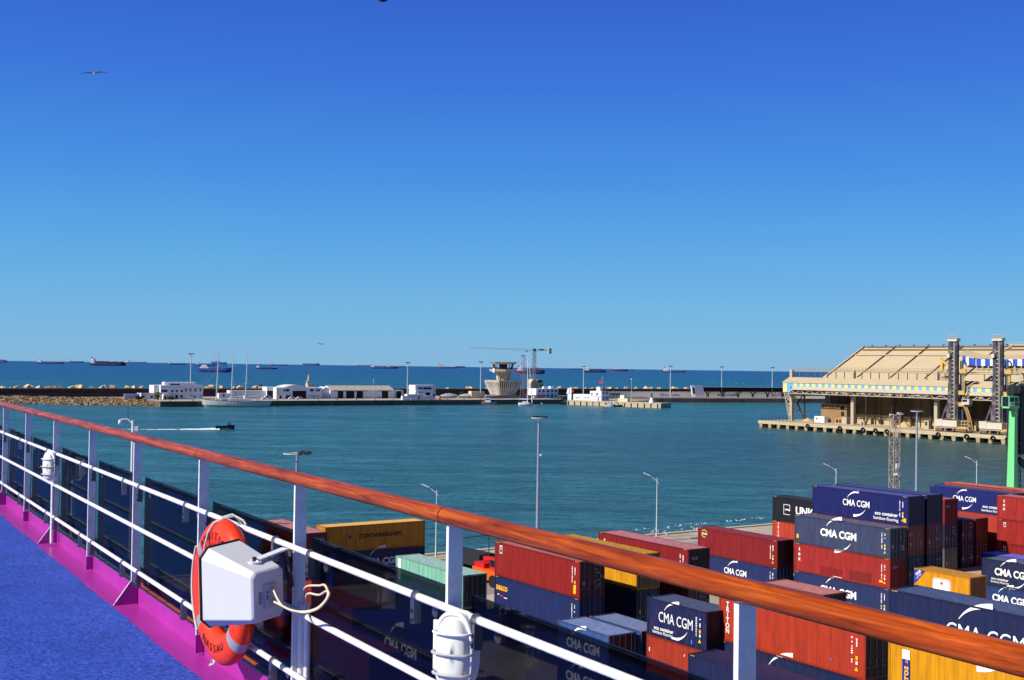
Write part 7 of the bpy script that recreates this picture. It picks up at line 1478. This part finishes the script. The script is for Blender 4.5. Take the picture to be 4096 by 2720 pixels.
def loader():
    d = 4.5; sb = S5(1757, 780, d)[0]; r = sthing('ship_loader', 'dark blue ship loader tower left of its twin, its white cab hanging on the right', 'ship loader', sb, d, 'twin ship loader towers')
    def P(x, y, dd=0): s, z = S5(x, y, d+dd); return Vector((s-sb, dd, z-QZ))
    NV = mat('loader_navy', (70, 70, 86), .5, .2, .6, stain=(170, 150, 120), sscale=.5, samt=.6); GB = mat('loader_bluegrey', (112, 128, 146), .5, .12, .6); YB = mat('loader_yellow', (206, 166, 90), .6, .12); CB = mat('loader_cream', (210, 200, 182), .6, .06, .6, stain=(196, 176, 140), sscale=.4, samt=.5)
    for x0, x1, y1, x2, y2 in ((1731, 1731, 460, 1726, 770), (1779, 1779, 460, 1783, 775)):
        b = MB().bar(P(x0, 75), P(x1, y1), 1.25, 1.5); b.bar(P(x1, y1), P(x2, y2), 1.35, 1.7); b.build('mast_leg', NV, r)
    for y in range(150, 780, 34): MB().bar(P(1731, y, -.4), P(1779, y, -.4), .35).build('mast_rung', STEELB, r)
    b = MB()
    for y in range(100, 780, 17): b.bar(P(1753, y, -1.7), P(1762, y, -1.7), .12)
    b.bar(P(1752, 110, -1.7), P(1752, 775, -1.7), .14); b.bar(P(1763, 110, -1.7), P(1763, 775, -1.7), .14); b.build('ladder', STEELB, r)
    p = P(1757, 62); MB().box((p.x-2.1, -1.2, p.z-1.6), (p.x+2.1, 1.2, p.z-.4)).build('mast_head', CB, r); b = MB()
    for dx in (-2.4, -.8, .8, 2.4): b.bar((p.x+dx, -1.4, p.z-.4), (p.x+dx, -1.4, p.z+.8), .1)
    b.bar((p.x-2.4, -1.4, p.z+.8), (p.x+2.6, -1.4, p.z+.8), .12); b.bar((p.x-2.4, -1.4, p.z-.38), (p.x+3.2, -1.4, p.z-.38), .2); b.build('head_railing', STEELB, r)
    for y in (150, 222, 375, 495, 605):
        q = P(1757, y); MB().box((q.x-1.9, -.6, q.z-.35), (q.x+1.9, .9, q.z+.3)).build('cross_beam', NV, r)
    q = P(1735, 222); MB().box((q.x-.9, -1.8, q.z-.7), (q.x+.4, -.9, q.z+.7)).build('winch_box', CB, r)
    for a, c in (((1722, 590), (1655, 765)), ((1720, 460), (1700, 775))): MB().bar(P(*a), P(*c), .7).build('raking_strut', NV, r)
    for a, c, w_ in (((1826, 265), (1822, 600), .9), ((1824, 590), (1828, 780), 1.0)): MB().bar(P(*a, 2), P(*c, 2), w_).build('boom_mast', GB, r)
    b = MB()
    for y in range(330, 600, 22): b.bar(P(1834, y, 1.2), P(1848, y, 1.2), .16); b.bar(P(1834, y, 1.2), P(1848, y+22, 1.2), .12)
    b.bar(P(1834, 330, 1.2), P(1834, 600, 1.2), .22); b.bar(P(1849, 330, 1.2), P(1849, 600, 1.2), .22); b.build('yellow_stair_tower', YB, r)
    b = MB(); b.tube([P(1835, 262, 1.5), P(1850, 270, 1.5), P(1862, 290, 1.5), P(1860, 308, 1.5)], .28, 8); b.build('hose_loop', mat('hose_black', (40, 40, 44), .7), r)
    for y, x0, x1 in ((355, 1812, 1862), (540, 1795, 1850), (640, 1790, 1905)): MB().bar(P(x0, y, 0), P(x1, y, 0), .5, 1.6).build('platform', YB, r)
    q = P(1882, 617); MB().box((q.x-1.6, -2, q.z-1.1), (q.x+1.6, .2, q.z+1.0)).build('cab', CB, r); MB().box((q.x-1.4, -2.03, q.z-.1), (q.x+.8, -2.001, q.z+.8)).build('cab_window', GLASSD, r)
    pts = [P(1845, 650, 0), P(1868, 700, 0), P(1885, 760, 0), P(1898, 820, 0), P(1902, 860, 0)]; MB().tube(pts, [.55, .65, .65, .6, .45], 10).build('spout', mat('spout_bronze', (150, 116, 76), .6, .12), r); b = MB()
    for i in range(len(pts)-1): b.bar(pts[i]+Vector((1.2, -.6, 0)), pts[i+1]+Vector((1.2, -.6, 0)), .25)
    b.build('spout_guide', YB, r)
    for x0, x1, y0, y1 in ((1630, 1692, 768, 838), (1693, 1815, 782, 842)): p0, p1 = P(x0, y1), P(x1, y0); MB().box((p0.x, -2.6, p0.z+.6), (p1.x, 2.4, p1.z)).build('machinery_house', CB, r)
    p0, p1 = P(1818, 850), P(1898, 842); MB().box((p0.x, -2.4, p0.z), (p1.x, 2, p0.z+.8)).build('deck_beam', YB, r); b = MB()
    for x in (1822, 1850, 1880): b.bar(P(x, 850, -2), P(x, 785, -2), .2)
    b.bar(P(1818, 785, -2), P(1885, 785, -2), .3); b.bar(P(1818, 815, -2), P(1885, 815, -2), .15); b.build('deck_railing', STEELB, r)
    p0, p1 = P(1640, 858), P(1900, 870); 
    for x in (p0.x+1, p0.x+6, p1.x-8, p1.x-2):
        MB().box((x-1.6, -2.4, .35), (x+1.6, -1.2, 1.5)).build('bogie', mat('bogie_brown', (120, 96, 70), .8, .1), r)
        for dx in (-.8, .8): MB().tube([(x+dx, -2.5, .36), (x+dx, -1.3, .36)], .36, 10).build('wheel', DSTEEL, r)
    MB().box((p0.x-.5, -2.2, 1.51), (p1.x+.5, 2, 2.0)).build('undercarriage', STEELB, r)
    o = copy_tree(r); o.location = r.location + Vector((FS.e1.x, FS.e1.y, 0))*19.2; o['label'] = 'dark blue ship loader tower right of its twin, beside the green crane'
loader()
def shed_bits():
    k = Fac(FS, R5, 14, 555, 640, 770, 'site_container', 'white office container by the sand heap under the left end of the gallery', 'container'); k.block('body', 555, 744, 640, 2.6, WHITE); k.rect('window', 570, 756, 582, 770, GLASSD)
    k = Fac(FS, R5, 18, 612, 835, 720, 'pump_house', 'dusty brown block with a window row behind the white office container'); k.block('wall', 612, 636, 835, 5, mat('pump_wall', (150, 120, 84), .9, .1, .3))
    for x in (628, 650, 680, 705, 735, 755): k.rect('window', x, 646, x+14, 660, GLASSD)
    k.rect('door', 782, 655, 812, 690, DARK); k.rect('door', 785, 705, 812, 742, DARK)
    k = Fac(FS, R5, 12, 735, 832, 780, 'timber_kiosk', 'small cream kiosk with a dark opening beside the middle pillar', 'kiosk'); k.block('wall', 790, 752, 832, 3, STEELB); k.block('frame', 735, 762, 788, 3, mat('kiosk_wood', (190, 150, 96), .8, .1)); k.rect('opening', 742, 770, 760, 798, DARK); k.rect('opening', 768, 772, 784, 798, DARK)
    for x, y, wd, h, lab in ((1330, 832, 60, 50, 'large sand coloured heap of bulk material at the hall foot, right of the lattice mast'), (500, 772, 45, 32, 'smaller sand heap beside the white office container'), (1570, 850, 40, 28, 'low sand heap beside the right hand gallery pillar')):
        kk = Fac(FS, R5, 17, x-1, x+1, y, 'sand_heap', lab, 'sand heap'); R = abs(FS.plane(R5(x+wd, y), 17)[0]-FS.plane(R5(x, y), 17)[0]); H = h*.4642*500/F; n = 24; b = MB(); rnd = random.Random(x); vs = []
        for j in range(6):
            t = j/5
            for i in range(n): a = 2*math.pi*i/n; q = R*(1-t)*rnd.uniform(.9, 1.08); vs.append((q*math.cos(a), q*.8*math.sin(a), H*t**.9*rnd.uniform(.95, 1.04)))
        b.add(vs, [(j*n+i, j*n+(i+1) % n, (j+1)*n+(i+1) % n, (j+1)*n+i) for j in range(5) for i in range(n)], 0, True); b.build('heap', mat('sand', (204, 172, 122), .95, .12, 1.5), kk.r)
    for x, w_, h, lab in ((1215, 12, 50, 'small cream switch cabinet left of the lattice mast'), (1500, 40, 45, 'small cream machine cabinet right of the big sand heap'), (955, 30, 40, 'small cream winch box right of the middle pillar')):
        kk = Fac(FS, R5, 13, x, x+w_, 820, 'equipment_cabinet', lab, 'cabinet'); kk.block('cabinet', x, 820-h*.9, x+w_, 1.6, STEELB); kk.rect('door', x+w_*.2, 822-h*.7, x+w_*.7, 822, DSTEEL)
    kk = Fac(FS, R5, .6, 105, 345, 760, 'chain_fence', 'thin wire fence with dark posts along the left tip of the shed quay', 'fence'); b = MB(); n = 9; w_ = kk.w
    for i in range(n): b.bar((w_*i/(n-1), 0, 0), (w_*i/(n-1), 0, 3.0), .14)
    for z in (1, 2, 2.9): b.bar((0, 0, z), (w_, 0, z), .05)
    b.build('posts', DSTEEL, kk.r)
    y = Fac(FS, R5, 22, 1650, 1662, 340, 'jib_crane', 'small yellow jib crane standing on the gallery walkway before the hall roof', 'crane'); q = lambda x, yy: (y.p(x, yy)[0], 0, y.p(x, yy)[1]); JY = mat('jib_yellow', (224, 176, 90), .6, .1)
    MB().bar(q(1656, 355), q(1656, 280), 1.1).build('mast', JY, y.r); MB().bar(q(1640, 246), q(1722, 318), .8).build('jib', JY, y.r); MB().bar(q(1642, 258), q(1670, 282), .7).build('counterweight', JY, y.r); MB().bar(q(1680, 285), q(1680, 312), .3).build('hook_line', DSTEEL, y.r)
    y.r.location.z += 0
    MB().bar(q(1610, 358), q(1700, 358), .6, 1.6).build('platform', STEELB, y.r); MB().bar(q(1640, 358), q(1645, 455), .3).build('strut', STEELB, y.r); MB().bar(q(1680, 358), q(1665, 455), .3).build('strut', STEELB, y.r)
shed_bits()
def green_crane():
    G = Frame((lw(-126.5, 0).x, lw(-126.5, 0).y), (WD.x, WD.y)); s0 = G.plane(R6(1308, 1500), 0)[0]; r = thing('mobile_harbour_crane', "light green crane column with a cab and dark machinery, cut by the photo's right edge", 'crane', G.w(s0+1.0, 0, QZ), G.ang)
    def P(x, y, d=0): s, z = G.plane(R6(x, y), d); return Vector((s-s0, d, z-QZ))
    GR = mat('crane_green', (120, 214, 138), .45, .06, 1); DK = mat('crane_dark', (34, 38, 44), .6, .15)
    a0, a1, c0, c1 = P(1281, 945), P(1326, 945), P(1284, 1568), P(1340, 1568); k = 2.1
    a0, a1, c0, c1 = Vector((-.45, 0, a0.z)), Vector((.40, 0, a0.z)), Vector((-.6, 0, .6)), Vector((.55, 0, .6))
    MB().add([c0, c1, c1+Vector((0, 1.5, 0)), c0+Vector((0, 1.5, 0)), a0, a1, a1+Vector((0, 1.1, 0)), a0+Vector((0, 1.1, 0))], [(0, 3, 2, 1), (4, 5, 6, 7), (0, 1, 5, 4), (1, 2, 6, 5), (2, 3, 7, 6), (3, 0, 4, 7)]).build('column', GR, r)
    q0, q1 = P(1200, 890), P(1312, 780); w_ = q1.x-q0.x; b = MB()
    for x in (q0.x, q0.x+w_*.5, q1.x-.1):
        for d in (-.5, .9): b.bar((x, d, q0.z), (x, d, q1.z), .16)
    for z in (q0.z+.1, (q0.z+q1.z)/2, q1.z):
        for d in (-.5, .9): b.bar((q0.x, d, z), (q1.x, d, z), .16)
    b.box((q0.x, -.5, q0.z-.3), (q1.x+.2, .9, q0.z)); b.box((q0.x, -.5, q1.z+.09), (q1.x, .9, q1.z+.2)); b.build('cab_frame', GR, r)
    MB().box((q0.x+.1, -.45, q0.z+.05), (q1.x-.3, .85, q1.z-.05)).build('cab_glass', GLASSD, r); MB().box((q0.x+.05, -.62, q0.z+.1), (q0.x+w_*.5, -.58, q0.z+.75)).build('cab_panel', WHITE, r); MB().box((q0.x+w_*.2, -.66, q0.z+.3), (q0.x+w_*.4, -.63, q0.z+.6)).build('cab_badge', ORANGE, r)
    MB().bar(P(1285, 885), P(1310, 940), .5).build('knee', GR, r)
    z0, z1 = P(1360, 1560).z, P(1360, 660).z; b = MB(); xl, xr = P(1322, 900).x, P(1374, 900).x
    for x in (xl, xr):
        for d in (.2, 1.5): b.bar((x, d, .5), (x, d, z1), .12)
    z = .5
    while z < z1-.8:
        b.bar((xl, .2, z), (xr, .2, z), .1); b.bar((xl, 1.5, z), (xr, 1.5, z), .1); b.bar((xl, .2, z), (xr, .2, z+.8), .07); b.bar((xl+.35, .15, z+.3), (xl+.8, .15, z+.3), .06); z += .8
    b.build('ladder_tower', DK, r)
    MB().box((xr+.1, .3, P(1400, 1450).z), (xr+3.4, 3, P(1400, 645).z)).build('machinery_house', DK, r); MB().box((xl-.2, .1, P(1400, 1320).z), (xr+3, 1.7, P(1400, 1310).z+.15)).build('platform', DK, r); MB().box((xl-.6, 0, P(1340, 740).z), (xr+1, 1.8, P(1340, 730).z)).build('platform', DK, r); b = MB()
    for x in (1290, 1310, 1335, 1360, 1380): b.bar(P(x, 730), P(x, 665), .07)
    b.bar(P(1285, 665), P(1385, 665), .08); b.bar(P(1285, 700), P(1385, 700), .06); b.build('railing', DK, r); MB().bar(P(1287, 760), P(1287, 605), .08).build('aerial', DK, r)
    MB().box((-3, -2.5, .35), (6, 4, 1.6)).build('undercarriage', GR, r)
    for x in (-2.2, -.6, 1.0, 2.6, 4.2):
        for d in (-2.3, 3.8): MB().tube([(x, d-.3, .6), (x, d+.3, .6)], .6, 12).build('wheel', BLACK, r)
    MB().bar(P(1300, 1500, .5)+Vector((.6, 0, 0)), P(1345, 1500, .5)+Vector((2.2, 0, -1.4)), .9).build('stay', DK, r)
green_crane()
